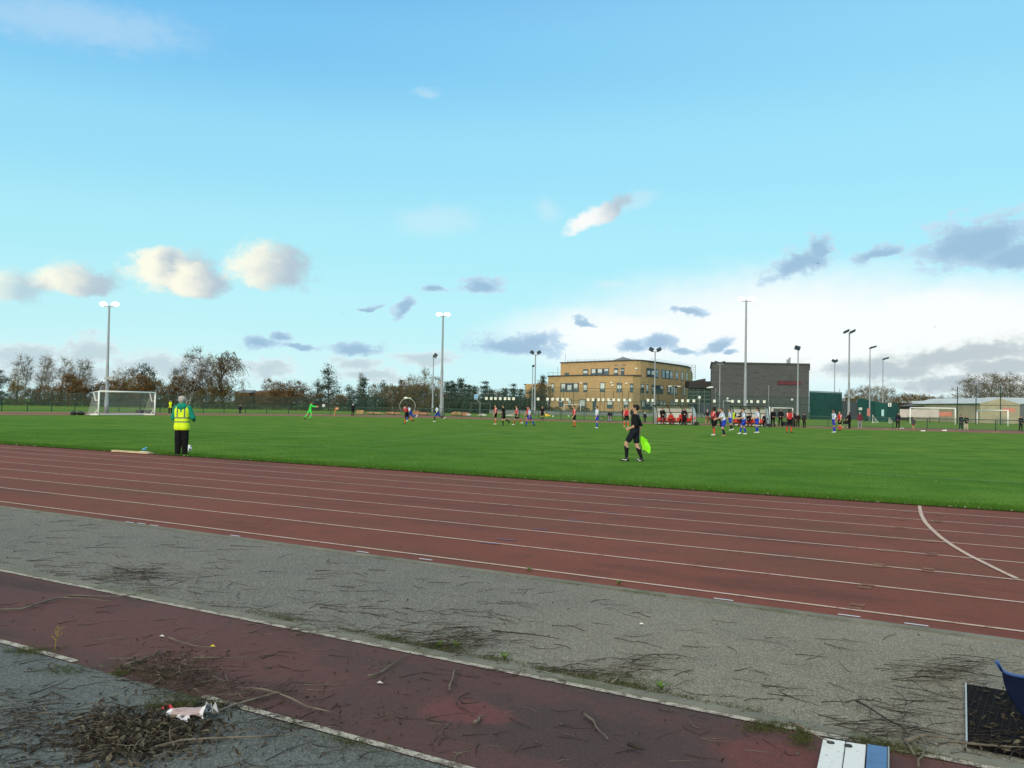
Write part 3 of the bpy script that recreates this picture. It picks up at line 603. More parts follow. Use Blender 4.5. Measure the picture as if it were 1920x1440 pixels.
for i, x in enumerate(PLX):
    dep = CF-.15 if x < 1345 else CF+2.85; y = 747.0+.0118*(x-912); p = at(x, y, dep)
    if x < 965: lab = f'square white plate before dark conifers, {ords[i]} from the left in the row'
    elif x < 1070: lab = f'square white plate at the left end of the brick school, {ords[i-7]} from the floodlight post'
    elif x < 1185: lab = f'square white plate before the sunlit brick wall, {ords[i-13]} in its run of nine'
    elif x < 1345: lab = f'square white plate right of the linesman, {ords[i-22]} in that run'
    else: lab = f'square white plate before the grey brick hall, {ords[i-29]} in its run of six'
    o = link('fence_plate', me_p); o.location = p; tag(o, lab, 'plate', 'white plates along the court fence')
    q_ = link('printed_mark', me_q, o)

gf = thing('green_fence', (*fp(1547, 205), 0), 'tall solid dark green ribbed fence beside the grey hall', 'fence')
g0, g1 = Vector((*fp(1517.5, 198), 0)), Vector((*fp(1578, 206), 0)); zt = hgt(1547, 736, 202); dg = g1-g0; b = MB(); n_ = 34
for i in range(n_): c0 = g0.lerp(g1, (i+.5)/n_); b.box((c0.x, c0.y, zt/2-.1), (dg.length/n_*.96, .10+(.08 if i % 2 else 0), zt+.2), math.atan2(dg.y, dg.x))
CLAD = M('dark_green_cladding', (.012, .062, .056), .55, .15, .6); b.build('cladding', CLAD, gf)
b = MB(); c0 = (g0+g1)/2; b.box((c0.x, c0.y, zt+.15), (dg.length, .2, .22), math.atan2(dg.y, dg.x)); b.build('top_trim', GRILL, gf)
gf = thing('grey_fence', (*fp(1593, 208), 0), 'grey panel fence between the green ribbed fence and the green court wall', 'fence')
g0, g1 = Vector((*fp(1578, 207), 0)), Vector((*fp(1610, 209), 0)); zt = hgt(1594, 753, 208); dg = g1-g0; b = MB()
for i in range(14): c0 = g0.lerp(g1, (i+.5)/14); b.box((c0.x, c0.y, zt/2), (dg.length/14*.93, .08, zt), math.atan2(dg.y, dg.x))
b.build('panel', M('blue_grey_panel', (.055, .068, .080), .7), gf)
cw = thing('court_wall', (*fp(1640, 176), 0), 'green court wall with sloping top and posters on it', 'fence')
pp = [(1608, 747, 182), (1618, 747.5, 180), (1640, 752.5, 176), (1662, 757, 174), (1684, 756, 178), (1686, 769, 178)]
b = MB()
for (xa, ya, da), (xb, yb, db) in zip(pp, pp[1:]):
    A, B_ = foot(xa, da), foot(xb, db); za, zb = hgt(xa, ya, da), hgt(xb, yb, db); b.add([(A.x, A.y, -.1), (B_.x, B_.y, -.1), (B_.x, B_.y, zb), (A.x, A.y, za)]+[(A.x+FW2.x*.1, A.y+FW2.y*.1, -.1), (B_.x+FW2.x*.1, B_.y+FW2.y*.1, -.1), (B_.x+FW2.x*.1, B_.y+FW2.y*.1, zb), (A.x+FW2.x*.1, A.y+FW2.y*.1, za)], [(0, 1, 2, 3), (7, 6, 5, 4), (3, 2, 6, 7), (0, 4, 5, 1), (0, 3, 7, 4), (1, 5, 6, 2)])
b.build('wall_panel', M('court_green_sheet', (.010, .072, .064), .6, .15, .4), cw)
for x in (1608.5, 1618, 1640, 1662, 1684):
    d_ = 174.5 if x > 1630 else 179; p = foot(x, d_-.3); b = MB(); b.box((p.x, p.y, 1.7), (.1, .1, 3.6), YAW); b.build('post', DGREEN, cw)
def flat_sign(name, label, x0, x1, y0, y1, dep, mat, cat='sign', post=False):
    p0, p1 = at(x0, y0, dep), at(x1, y1, dep); c0 = (p0+p1)/2; b = MB(); b.box(c0, ((p1-p0).dot(RT2), .05, abs(p1.z-p0.z)), YAW)
    o = b.build(name, mat); return tag(o, label, cat), c0
flat_sign('poster', 'faded pink poster on the green court wall', 1625.5, 1631.5, 766, 780, 172.5, M('faded_pink_print', (.42, .17, .16), .7))
flat_sign('poster', 'narrow pale blue poster on the green court wall', 1652.8, 1657.2, 768, 780.5, 172.5, M('pale_blue_print', (.38, .58, .62), .7))
o, c0 = flat_sign('number_sign', 'white square sign with a dark figure one above the green court wall', 1665.3, 1671.2, 755.6, 762.4, 172.3, WHITE)
b = MB(); b.box(c0-FW2*.035, (.14, .02, .42), YAW); b.box(c0-FW2*.035-RT2*.09+Vector((0, 0, .15)), (.10, .02, .08), YAW); b.build('figure_one', BLACK).parent = o
flat_sign('notice_board', 'small white notice board in front of the green court wall', 1610.2, 1616.5, 764, 769, 172.0, M('notice_white', (.5, .55, .55), .6))
bn = thing('banner', (*fp(1724, 168), 0), 'long pinkish white banner in panels beside the goal on the right', 'banner')
for x0, x1 in ((1687, 1701.4), (1701.8, 1743.3), (1743.7, 1761)):
    p0, p1 = at(x0, 767.2, 168), at(x1, 782.4, 168); c0 = (p0+p1)/2; b = MB(); b.box(c0, ((p1-p0).dot(RT2), .04, abs(p1.z-p0.z)), YAW); b.build('banner_panel', M('pinkish_white_vinyl', (.50, .44, .43), .6, .08, .7), bn)
for x in (1687, 1701.6, 1743.5, 1761): p = foot(x, 168.1); b = MB(); b.box((p.x, p.y, 1.3), (.09, .09, 2.6), YAW); b.build('post', DGREEN, bn)
o, c0 = flat_sign('banner', 'short orange red banner at the end of the pinkish white banner', 1761.4, 1785, 772.2, 781, 168, M('orange_vinyl', (.52, .19, .14), .6, .1, .6), 'banner')
b = MB()
LET = {'U': [(-.2, 0, .1, .7), (.2, 0, .1, .7), (0, -.3, .5, .1)], 'C': [(-.2, 0, .1, .7), (0, .3, .5, .1), (0, -.3, .5, .1)], 'K': [(-.2, 0, .1, .7), (.02, .02, .3, .12), (.2, .22, .1, .3), (.2, -.2, .1, .3)]}
for k, ch in enumerate('UCK'):
    for (u, v_, a, h_) in LET[ch]: b.box(c0-FW2*.03+RT2*(-.62+k*.62+u*.8)+Vector((0, 0, v_*.55-.05)), (a*.8, .015, h_*.55), YAW)
b.build('lettering', M('pale_letter', (.64, .26, .20), .6)).parent = o
o, c0 = flat_sign('banner', 'small faded red banner hung before the cream gabled hall', 1879, 1903, 764.5, 773, 172, M('faded_red_vinyl', (.55, .22, .18), .6, .1, .6), 'banner')
TN = [foot(x, 150) for x in (1795, 1830, 1876, 1935)]
mesh_fence('very tall dark net posts and fine net before the cream halls', TN, 6.2, 5.6, meshmat('ball_stop_net', (.05, .07, .06), .05, .1), .11, (3.2,))
# ------------------------------------------------------------------ floodlight columns
LAMP = emit('lit_floodlight', (1, .98, .93), 9)
HEADG = M('dark_floodlight_body', (.02, .035, .055), .45, .1, 2)
def column(label, x, ytop, dep, heads, r0=.16, name='floodlight', grp='floodlight columns round the ground', bands=(), rake=0.0):
    g = foot(x, dep); H = hgt(x, ytop, dep); o = thing(name, g, label, 'floodlight', grp)
    b = MB(); b.tube([(g.x, g.y, -.1), (g.x, g.y, 1.6), (g.x, g.y, 1.62), (g.x, g.y, H*.45), (g.x, g.y, H*.46), (g.x, g.y, H)], [r0*1.25, r0*1.25, r0, r0*.85, r0*.72, r0*.55], 10); b.build('pole', GRILL, o, True)
    for k, s_ in bands:
        b = MB(); b.box((g.x, g.y, H*k), (.55, .4, .22), YAW); b.box((g.x+RT2.x*s_*.45, g.y+RT2.y*s_*.45, H*k), (.5, .3, .4), YAW); b.build('control_box', GRILL, o)
    b = MB(); b.box((g.x, g.y, H+.05), (heads['arm']*2, .12, .12), YAW+rake); b.build('cross_arm', GRILL, o)
    for s_ in heads.get('sides', (-1, 1)):
        a = Vector((math.cos(YAW+rake), math.sin(YAW+rake), 0)); c0 = g+a*s_*heads['arm']+Vector((0, 0, H+.30)); b = MB()
        if heads['kind'] == 'lit':
            # broad shallow bowl, open face lit, aimed down towards the pitch
            n = Vector((-g.x*.2+4, 30-g.y, -9)).normalized(); n = (Vector((-.2*FW2.x, -.2*FW2.y, 0))+Vector((0, 0, 0))-FW2*.9+Vector((0, 0, -.42))).normalized(); e1 = n.cross(Vector((0, 0, 1))).normalized(); e2 = e1.cross(n)
            rx, ry = heads['r']; rings = [(.25, -.55), (.75, -.42), (1, 0)]
            vs = [c0-n*.35]; 
            for k, dz in rings: vs += [c0+(e1*math.cos(q)*rx+e2*math.sin(q)*ry)*k+n*dz*.6 for q in [2*math.pi*j/16 for j in range(16)]]
            fs = [(0, 1+(j+1) % 16, 1+j) for j in range(16)]+[(1+r_*16+j, 1+r_*16+(j+1) % 16, 17+r_*16+(j+1) % 16, 17+r_*16+j) for r_ in (0, 1) for j in range(16)]
            b.add(vs, fs); h = b.build('lamp_head', HEADG, o); b = MB()
            b.add([c0+n*.06]+[c0+(e1*math.cos(2*math.pi*j/16)*rx+e2*math.sin(2*math.pi*j/16)*ry)*1.0+n*.0 for j in range(16)], [(0, 1+j, 1+(j+1) % 16) for j in range(16)]); b.build('lamp_glass', LAMP, h)
        elif heads['kind'] == 'box':
            t_ = heads.get('tilt', .5)*s_; X = (a*math.cos(t_)+Vector((0, 0, 1))*math.sin(t_)*s_*s_).normalized(); Y = FW2 if abs(X.dot(FW2)) < .99 else RT2; Y = (Y-X*X.dot(Y)).normalized(); Z = X.cross(Y)
            w_ = heads.get('s', .75); b.box(c0+Vector((0, 0, .12)), (w_, .45, w_*.75), ax=(X, Y, Z)); h = b.build('lamp_head', HEADG, o)
            b = MB(); b.box(c0+Vector((0, 0, .12))-Z*w_*.39, (w_*.85, .38, .05), ax=(X, Y, Z)); b.build('lamp_glass', GLASS, h)
        elif heads['kind'] == 'flat':
            b.box(c0+Vector((0, 0, .05))+a*.3*s_, (heads.get('s', 1.3), .55, .28), ax=((a+Vector((0, 0, .28*heads.get('up', 1)))).normalized(), Vector((-a.y, a.x, 0)), Vector((0, 0, 1)))); h = b.build('lamp_head', HEADG, o)
            b = MB(); b.box(c0+Vector((0, 0, -.12))+a*.3*s_, (heads.get('s', 1.3)*.8, .45, .05), ax=((a+Vector((0, 0, .28*heads.get('up', 1)))).normalized(), Vector((-a.y, a.x, 0)), Vector((0, 0, 1)))); b.build('lamp_glass', GLASS, h)
    return o
column('tall floodlight with two lit lamps behind the white goal on the left', 199.5, 575, 104, {'kind': 'lit', 'arm': .66, 'r': (.46, .25)}, .20, bands=((.33, 1),))
column('tall floodlight with two lit lamps standing before the bare trees and conifers', 827.5, 593, 140, {'kind': 'lit', 'arm': .62, 'r': (.46, .28)}, .24, bands=((.33, -1),))
column('tallest floodlight with lit lamps, before the grey hall', 1397, 565, 112, {'kind': 'lit', 'arm': .62, 'r': (.44, .26)}, .20)
column('unlit floodlight with angled dark heads beside the green ribbed fence', 1591.5, 626, 125, {'kind': 'flat', 'arm': .12, 's': .75, 'up': 1.8}, .17, bands=((.3, 1),))
column('thin floodlight with one small dark head beside the tall lit one before the conifers', 811, 671, 160, {'kind': 'box', 'arm': .3, 's': .8, 'sides': (1,), 'tilt': .9}, .14)
column('floodlight with a pair of dark square heads left of the brick school', 1002.5, 665, 165, {'kind': 'box', 'arm': .62, 's': .75}, .17)
column('slim post with a small round lamp just beside the twin headed floodlight', 997.6, 690, 190, {'kind': 'box', 'arm': .1, 's': .55, 'sides': (1,)}, .15)
column('floodlight with a pair of dark square heads before the brick school windows', 1227, 660, 150, {'kind': 'box', 'arm': .62, 's': .75}, .16)
column('pale thin floodlight at the left end of the grey hall', 1349, 683, 190, {'kind': 'box', 'arm': .8, 's': .6, 'tilt': .2}, .15)
column('floodlight with one dark head at the red sign of the grey hall', 1495.5, 657, 150, {'kind': 'box', 'arm': .12, 's': .85, 'sides': (-1,), 'tilt': .25}, .17)
column('thin floodlight rising behind the green ribbed fence', 1564.5, 680, 205, {'kind': 'box', 'arm': .3, 's': .7}, .15)
column('floodlight with a flat lamp above the bare round trees', 1630.5, 654, 175, {'kind': 'flat', 'arm': .3, 's': 1.2, 'sides': (1,)}, .15)
column('shortest unlit floodlight right of the bare round trees', 1655, 675, 190, {'kind': 'flat', 'arm': .3, 's': 1.2, 'sides': (1,)}, .14)
# smaller lamp posts round the buildings
def street_lamp(label, x, ytop, dep, arms=(1,), r=.07, white=True):
    g = foot(x, dep); H = hgt(x, ytop, dep); o = thing('street_lamp', g, label, 'street lamp', 'slim lamp posts by the buildings')
    b = MB(); b.tube([(g.x, g.y, 0), (g.x, g.y, H)], [r*1.3, r], 6); b.build('pole', GRILL, o)
    for s_ in arms:
        b = MB(); p = g+Vector((0, 0, H)); b.tube([p, p+RT2*s_*.5+Vector((0, 0, .15)), p+RT2*s_*.9], [r*.8, r*.7, r*.6], 5); b.build('arm', GRILL, o)
        b = MB(); b.box(p+RT2*s_*1.0+Vector((0, 0, -.02)), (.75, .3, .16), YAW); b.build('lamp_shade', WHITE if white else HEADG, o)
    return o
street_lamp('lamp post with two curved dark arms before the sunlit brick wall', 1161, 684.5, 215, (-1, 1), white=False)
street_lamp('white camera post with two arms before the lower right windows', 1264, 724, 200, (-1, 1))
street_lamp('lamp post with one pale arm before the left end of the brick school', 1021.5, 722.5, 225, (1,))
street_lamp('short white lamp post beside the pale floodlight of the grey hall', 1356.5, 751.5, 170, (1,))
street_lamp('slim grey lamp post in front of the grey brick hall', 1441, 722.5, 195, ())
street_lamp('black lamp post with a lantern at the left corner of the grey hall', 1341.5, 729, 215, (), white=False)
street_lamp('white two armed post behind the basketball court', 917, 737.5, 215, (-1, 1))
street_lamp('taller two armed post behind the basketball court', 925.5, 736, 222, (-1, 1))
street_lamp('thin pale post right of the tall lit floodlight', 830.8, 744, 150, ())
street_lamp('slim post between the dark alder and the brown bushes', 691.5, 723.5, 205, ())
street_lamp('thin white lamp post in front of the dark shrubs', 984.5, 727, 205, (-1,))
street_lamp('small post with a lamp over the green ribbed fence', 1574, 729, 240, ())
street_lamp('pale globe post before the glazed entrance', 1311.5, 746, 205, ())
g_ = foot(1311.5, 205); b = MB(); b.ball(at(1311.5, 745.5, 205), .36, 10, 7); tag(b.build('globe_lamp', MATS['lit_white_globe'], None, True), 'white globe lamp on a post before the glazed entrance', 'globe lamp')

# ------------------------------------------------------------------ goals
NET = meshmat('white_goal_net', (.62, .66, .66), .085, .12)
GW = M('goal_white', (.78, .80, .80), .4, .03)
def goal(label, p0, p1, h, depth, bdir, r=.06, net=True, braces=True, name='football_goal', gm=None):
    gm = gm or GW
    p0, p1 = Vector(p0), Vector(p1); Bk = Vector(bdir).normalized(); o = thing(name, ((p0+p1)/2), label, 'goal'); Z = Vector((0, 0, 1))
    for p in (p0, p1): b = MB(); b.tube([p+Z*.02, p+Z*h], r, 8); b.build('post', gm, o, True)
    b = MB(); b.tube([p0+Z*h, p1+Z*h], r, 8); b.build('crossbar', gm, o, True)
    if depth:
        b = MB(); b.tube([p0+Z*.06, p0+Bk*depth+Z*.06, p1+Bk*depth+Z*.06, p1+Z*.06], r*1.0, 6); b.build('ground_frame', GW, o)
        for p in (p0, p1):
            if braces:
                b = MB(); b.tube([p+Z*h, p+Bk*.9+Z*(h-.08), p+Bk*.55+Z*(h-.95), p+Z*(h-.85)], r*.55, 6); b.build('net_bracket', GW, o)
                b = MB(); b.tube([p+Z*.75, p+Bk*.75+Z*.07], r*.5, 6); b.build('brace', GW, o)
        if net:
            b = MB(); T0, T1 = p0+Bk*.9+Z*(h-.1), p1+Bk*.9+Z*(h-.1); B0, B1 = p0+Bk*depth+Z*.07, p1+Bk*depth+Z*.07
            b.add([p0+Z*h, p1+Z*h, T1, T0, B0, B1, p0+Z*.07, p1+Z*.07], [(0, 1, 2, 3), (3, 2, 5, 4), (0, 3, 4, 6), (1, 7, 5, 2)]); b.build('net', NET, o)
    return o
gp = ground(184.5, 778.8)
goal('white full size football goal with net at the left end of the pitch', (gp.x, gp.y, 0), (gp.x-.9, gp.y+7.27, 0), 2.44, 1.9, (-1, 0, 0), .085)
b = MB()
for i, (dx, dy, s_) in enumerate([(-1.6, -.9, 1), (-1.9, -1.5, .8), (-1.2, -2.0, .6)]): b.ball((gp.x+dx, gp.y+dy, .16), (.45*s_, .35*s_, .25), 8, 6)
tag(b.build('kit_bag', BLACK, None, True), 'heap of black kit bags on the ground beside the left goal', 'bags')
for i, (x, y, lb_) in enumerate([(266, 774.5, 'left of the two'), (275, 774.6, 'right of the two')]):
    p = ground(x, y); b = MB(); b.box((p.x, p.y, .2), (.8, 1.2, .34), .2); b.tube([(p.x-.3, p.y, .37), (p.x, p.y, .52), (p.x+.3, p.y, .37)], .03, 5); tag(b.build('goal_weight', M('dark_grey_plastic', (.03, .03, .035), .6)), f'dark anchor weight behind the net of the left goal, {lb_}', 'weight', 'weights behind the left goal')
p0, p1 = foot(1057.5, 205), foot(1088.5, 205); goal('small white goal frame in front of the brick school', p0, p1, 2.3, 0, (0, 1, 0), .06)
p0, p1 = foot(1447.5, 178), foot(1486.5, 178); goal('white goal frame before the grey hall behind two men in black coats', p0, p1, 2.25, 0, (0, 1, 0), .07)
p0, p1 = ground(1706.5, 795), ground(1791, 797); goal('full size white goal in front of the pinkish banner', p0, p1, 2.5, 0, (0, 1, 0), .085)
p0, p1 = foot(1890, 131), foot(1832, 150); goal('white goal at the right edge in front of the cream halls', p0, p1, 2.3, 0, (1, 1, 0), .09)
p0, p1 = foot(883, 190), foot(919, 190); goal('faint grey goal frame on the court before the conifers', p0, p1, 2.2, 0, (0, 1, 0), .035, gm=GRILL)

# ------------------------------------------------------------------ playground, court and verge things
g = foot(764, 175); hp = thing('hoop_frame', g, 'large pale metal hoop of play equipment before the brown bushes', 'play hoop'); rad = 1.50; b = MB()
b.tube([g+RT2*math.sin(a)*rad+Vector((0, 0, 1.35-math.cos(a)*rad)) for a in [R(38)+R(284)*i/22 for i in range(23)]], .055, 6); b.build('ring', M('pale_steel', (.34, .36, .35), .4, .05, 1, 0, .5, .4), hp, True)
b = MB(); c0 = g+Vector((0, 0, 2.9))-RT2*.35; b.ball(c0, (.55, .3, .22), 8, 5); b.box(c0+RT2*.6, (.9, .2, .12), YAW); b.build('top_fitting', WHITE, hp)
g = foot(900, 178); bk = thing('basketball_hoop', g, 'basketball hoop with blue and white backboard before the conifers', 'basketball hoop')
b = MB(); b.tube([g, g+Vector((0, 0, 2.3)), g+Vector((0, 0, 2.6))-RT2*.4, g+Vector((0, 0, 2.9))-RT2*.7], .07, 6); b.build('post', GRILL, bk)
b = MB(); b.box(g+Vector((0, 0, 3.35))-RT2*.8, (.72, .06, .95), YAW); b.build('backboard', M('pale_blue_board', (.20, .40, .62), .5), bk)
b = MB(); b.tube([g+Vector((0, 0, 3.05))-RT2*.8-FW2*.3+RT2*math.cos(q)*.22+FW2*math.sin(q)*.22 for q in [2*math.pi*i/10 for i in range(11)]], .02, 5); b.build('rim', M('orange_rim', (.5, .12, .03), .5), bk)
ST = M('sandstone', (.34, .22, .10), .9, .25, 1.5, .6); ST2 = M('reddish_sandstone', (.36, .17, .10), .9, .25, 1.5, .6); ST3 = M('pale_boulder', (.42, .42, .38), .9, .2, 1.5, .6)
def rock(label, x, y, wd, h, dep, mat, seed, box=False):
    p = foot(x, dep); r_ = random.Random(seed); b = MB()
    if box: b.box((0, 0, h/2), (wd, .8, h), 0); b.box((wd*.03, 0, h+.02), (wd*.8, .6, .06), 0)
    else:
        b.ball((0, 0, h*.42), (wd/2, .5, h*.6), 10, 7); b.v = [(v[0]*(1+r_.uniform(-.12, .12)), v[1]*(1+r_.uniform(-.15, .15)), max(-.05, v[2]*(1+r_.uniform(-.15, .15)))) for v in b.v]
    o = b.build('boulder', mat); o.location = p; o.rotation_euler[2] = YAW+r_.uniform(-.2, .2); tag(o, label, 'boulder', 'boulders and blocks along the verge')
rock('square buff stone block at the left end of the boulder row', 676, 772, 1.25, .55, 150, ST, 1, True)
rock('low buff boulder right of the square buff block', 697, 772, 2.0, .34, 150, ST, 2)
rock('long flat buff boulder before the brown bushes', 708, 772, 1.9, .28, 149, ST, 3)
rock('low reddish boulder left of the running red shirted player', 733, 772, 2.2, .38, 148, ST2, 4)
rock('flat reddish boulder behind the running red shirted player', 743, 772, 1.6, .30, 148, ST2, 5)
rock('square reddish block right of the metal hoop', 780, 772, .95, .62, 148, ST2, 6, True)
rock('long reddish boulder right of the square reddish block', 795, 772, 2.4, .40, 148, ST2, 7)
rock('mossy buff boulder right of the tall lit floodlight', 857, 773, 2.2, .62, 146, ST, 8)
rock('brown boulder beside the mossy buff boulder', 872, 773, 1.6, .55, 146, ST2, 9)
rock('small white stone right of the mossy boulders', 879, 776, .9, .34, 143, ST3, 10)
rock('pale grey boulder behind the referee', 905, 775, 1.5, .36, 143, ST3, 11)
rock('pale grey boulder right of the referee', 957, 777, 1.6, .34, 146, ST3, 12)
for x, y, lb_ in [(1037, 780.5, 'small white ball on the far verge left of the brick school goal'), (1066, 780, 'small white ball on the far verge below the small goal')]:
    p = ground(x, y, .12); b = MB(); b.ball((0, 0, 0), .13, 10, 7); o = b.build('football', WHITE, None, True); o.location = p; tag(o, lb_, 'ball')
for x, y, lb_, c_ in [(1731, 809, 'flat white marker on the far red track below the child', 0), (1771, 808, 'white marker with two bumps on the far red track', 1), (1663, 805, 'thin buff stick lying on the far red track', 2), (1867, 811, 'buff plank end lying on the far red track near the right edge', 2), (1692, 803.5, 'small pale scrap on the verge beside the woman in a dark coat', 0)]:
    p = ground(x, y); b = MB()
    if c_ == 2: b.box((0, 0, .04), (.9, .10, .06), 0); b.box((.2, .02, .08), (.4, .06, .03), .2)
    else: b.ball((-.08, 0, .04), (.17, .08, .06), 8, 6); b.ball((.12, .02, .05), (.09, .07, .06 + .04*c_), 8, 6)
    o = b.build('marker' if c_ != 2 else 'plank', WHITE if c_ != 2 else ST); o.location = p; o.rotation_euler[2] = YAW+(.5 if c_ == 2 else 0); tag(o, lb_, 'marker' if c_ != 2 else 'plank')
# corner post with flag
p = ground(627, 779.6); cf = thing('corner_flag', p, 'orange corner flag post standing between the goalkeeper and the man in a dark coat', 'corner flag'); b = MB(); b.tube([p, p+Vector((0, 0, 1.05))+RT2*.12], .06, 8); b.build('pole', M('orange_pole', (.48, .20, .08), .6), cf)
b = MB(); q = p+Vector((0, 0, 1.05))+RT2*.12
for i in range(4): u0, u1 = i*.10, (i+1)*.10; b.add([q+RT2*u0+FW2*.04*math.sin(i*1.8)-Vector((0, 0, .28-.03*i)), q+RT2*u1+FW2*.04*math.sin((i+1)*1.8)-Vector((0, 0, .28-.03*(i+1))), q+RT2*u1+FW2*.04*math.sin((i+1)*1.8)+Vector((0, 0, .05)), q+RT2*u0+FW2*.04*math.sin(i*1.8)+Vector((0, 0, .05))], [(0, 1, 2, 3)])
b.build('flag', M('orange_pink_cloth', (.62, .30, .20), .8), cf)
# white triangular frames by the green court wall
for i, (x, y, lb_) in enumerate([(1636, 791, 'larger white triangular net frame before the green court wall'), (1667, 788, 'smaller white frame before the green court wall right of the pale blue poster')]):
    p = foot(x, 150); p2 = p+RT2*(1.0 if i == 0 else .7); b = MB(); hh = 1.3 if i == 0 else .95
    b.tube([p, p+Vector((0, 0, hh)), p2, p], .04, 6); o = b.build('net_frame', GW); tag(o, lb_, 'goal frame'); b = MB(); b.add([p, p2, p+Vector((0, 0, hh))], [(0, 1, 2)]); b.build('net', NET, o)

# ------------------------------------------------------------------ dugouts
SHELL = T('milky_polycarbonate'); tr = SHELL.n('ShaderNodeBsdfTransparent'); ms = SHELL.n('ShaderNodeMixShader'); SHELL.fin((.70, .76, .80), .35, .5); ms.inputs[0].default_value = .80
SHELL.l(tr.outputs[0], ms.inputs[1]); SHELL.l(SHELL.b.outputs[0], ms.inputs[2]); SHELL.l(ms.outputs[0], SHELL.out.inputs[0]); SHELL = SHELL.m
SEATM = M('red_plastic_seat', (.50, .045, .030), .4)
def dugout(label, xL, yL, xR, yR, ribs, seats, H=2.0):
    a = ground(xL, yL); c_ = ground(xR, yR); c_.y = a.y+.25; o = thing('dugout', (a+c_)/2, label, 'dugout'); Bk = Vector((0, 1, 0)); Z = Vector((0, 0, 1))
    prof = [(-.35, H), (.15, H-.03), (.65, H-.28), (.95, H-.75), (1.05, H-1.2), (1.05, .05)]
    L = (c_-a)
    b = MB()
    for (y0, z0), (y1, z1) in zip(prof, prof[1:]): b.add([a+Bk*y0+Z*z0, c_+Bk*y0+Z*z0, c_+Bk*y1+Z*z1, a+Bk*y1+Z*z1], [(0, 1, 2, 3)])
    b.build('shell', SHELL, o)
    for p in (a, c_):
        b = MB(); b.add([p+Bk*y0+Z*z0 for y0, z0 in prof]+[p+Bk*-.05+Z*.05], [(0, 1, 2, 3, 4, 5, 6)]); b.build('end_panel', SHELL, o)
        b = MB(); b.box(p+Bk*-.05+Z*H/2-Bk*.05, (.07, .07, H)); b.build('front_post', BLACK, o)
    for i in range(ribs):
        p = a+L*(i/(ribs-1)); b = MB(); b.tube([p+Bk*(y0-.02)+Z*z0 for y0, z0 in prof], .045, 6); b.build('rib', BLACK, o)
    for z0, y0, r_ in ((H-.01, -.36, .05), (H-.70, .92, .035), (.06, 1.03, .04)):
        b = MB(); b.tube([a+Bk*y0+Z*z0, c_+Bk*y0+Z*z0], r_, 6); b.build('rail', BLACK, o)
    b = MB(); b.box((a+c_)/2+Bk*.68+Z*.36, (L.length-.2, .40, .05)); b.build('bench_frame', BLACK, o)
    for i in range(seats):
        p = a+L*((i+.6)/(seats+.2))+Bk*.65; b = MB(); w_ = L.length/(seats+.6)*.82
        b.box(p+Z*.43, (w_, .42, .07)); b.box(p+Z*.60+Bk*.19, (w_, .06, .34)); b.build('seat', SEATM, o)
    b = MB(); b.box(c_+Bk*.3+Z*.2+Vector((.3, 0, 0)), (.35, .5, .3)); b.box(c_+Bk*.3+Z*.36+Vector((.3, 0, 0)), (.25, .3, .05)); b.build('ballast_box', BLACK, o)
    return o, a, c_
D1 = dugout('clear shell dugout with red seats and substitutes in red', 1225.5, 796, 1295, 798, 4, 8, 2.02)
D2 = dugout('clear shell dugout partly hidden behind the players in blue and white', 1370, 799.5, 1442.5, 801, 5, 8, 2.05)
p = ground(1442.8, 800.5); b = MB(); b.tube([p, p+Vector((0, 0, 2.0))], .06, 6); b.ball(p+Vector((0, 0, 2.0)), .065, 6, 5); tag(b.build('white_post', GW), 'white upright post at the right end of the farther dugout', 'post')
p = ground(1478, 799); b = MB(); b.box((p.x, p.y, .22), (1.5, .5, .42), .1); b.box((p.x, p.y, .45), (1.2, .35, .06), .1); tag(b.build('kit_bag', BLACK), 'long black kit bag on the ground behind the man in the black coat', 'bag')
p = ground(1453.5, 799); b = MB(); b.ball((0, 0, 0), .22, 10, 8); o = b.build('ball_bag', M('buff_ball', (.45, .38, .25), .7)); o.location = p+Vector((0, 0, .22)); tag(o, 'buff ball at the feet of the two men in black coats', 'ball')

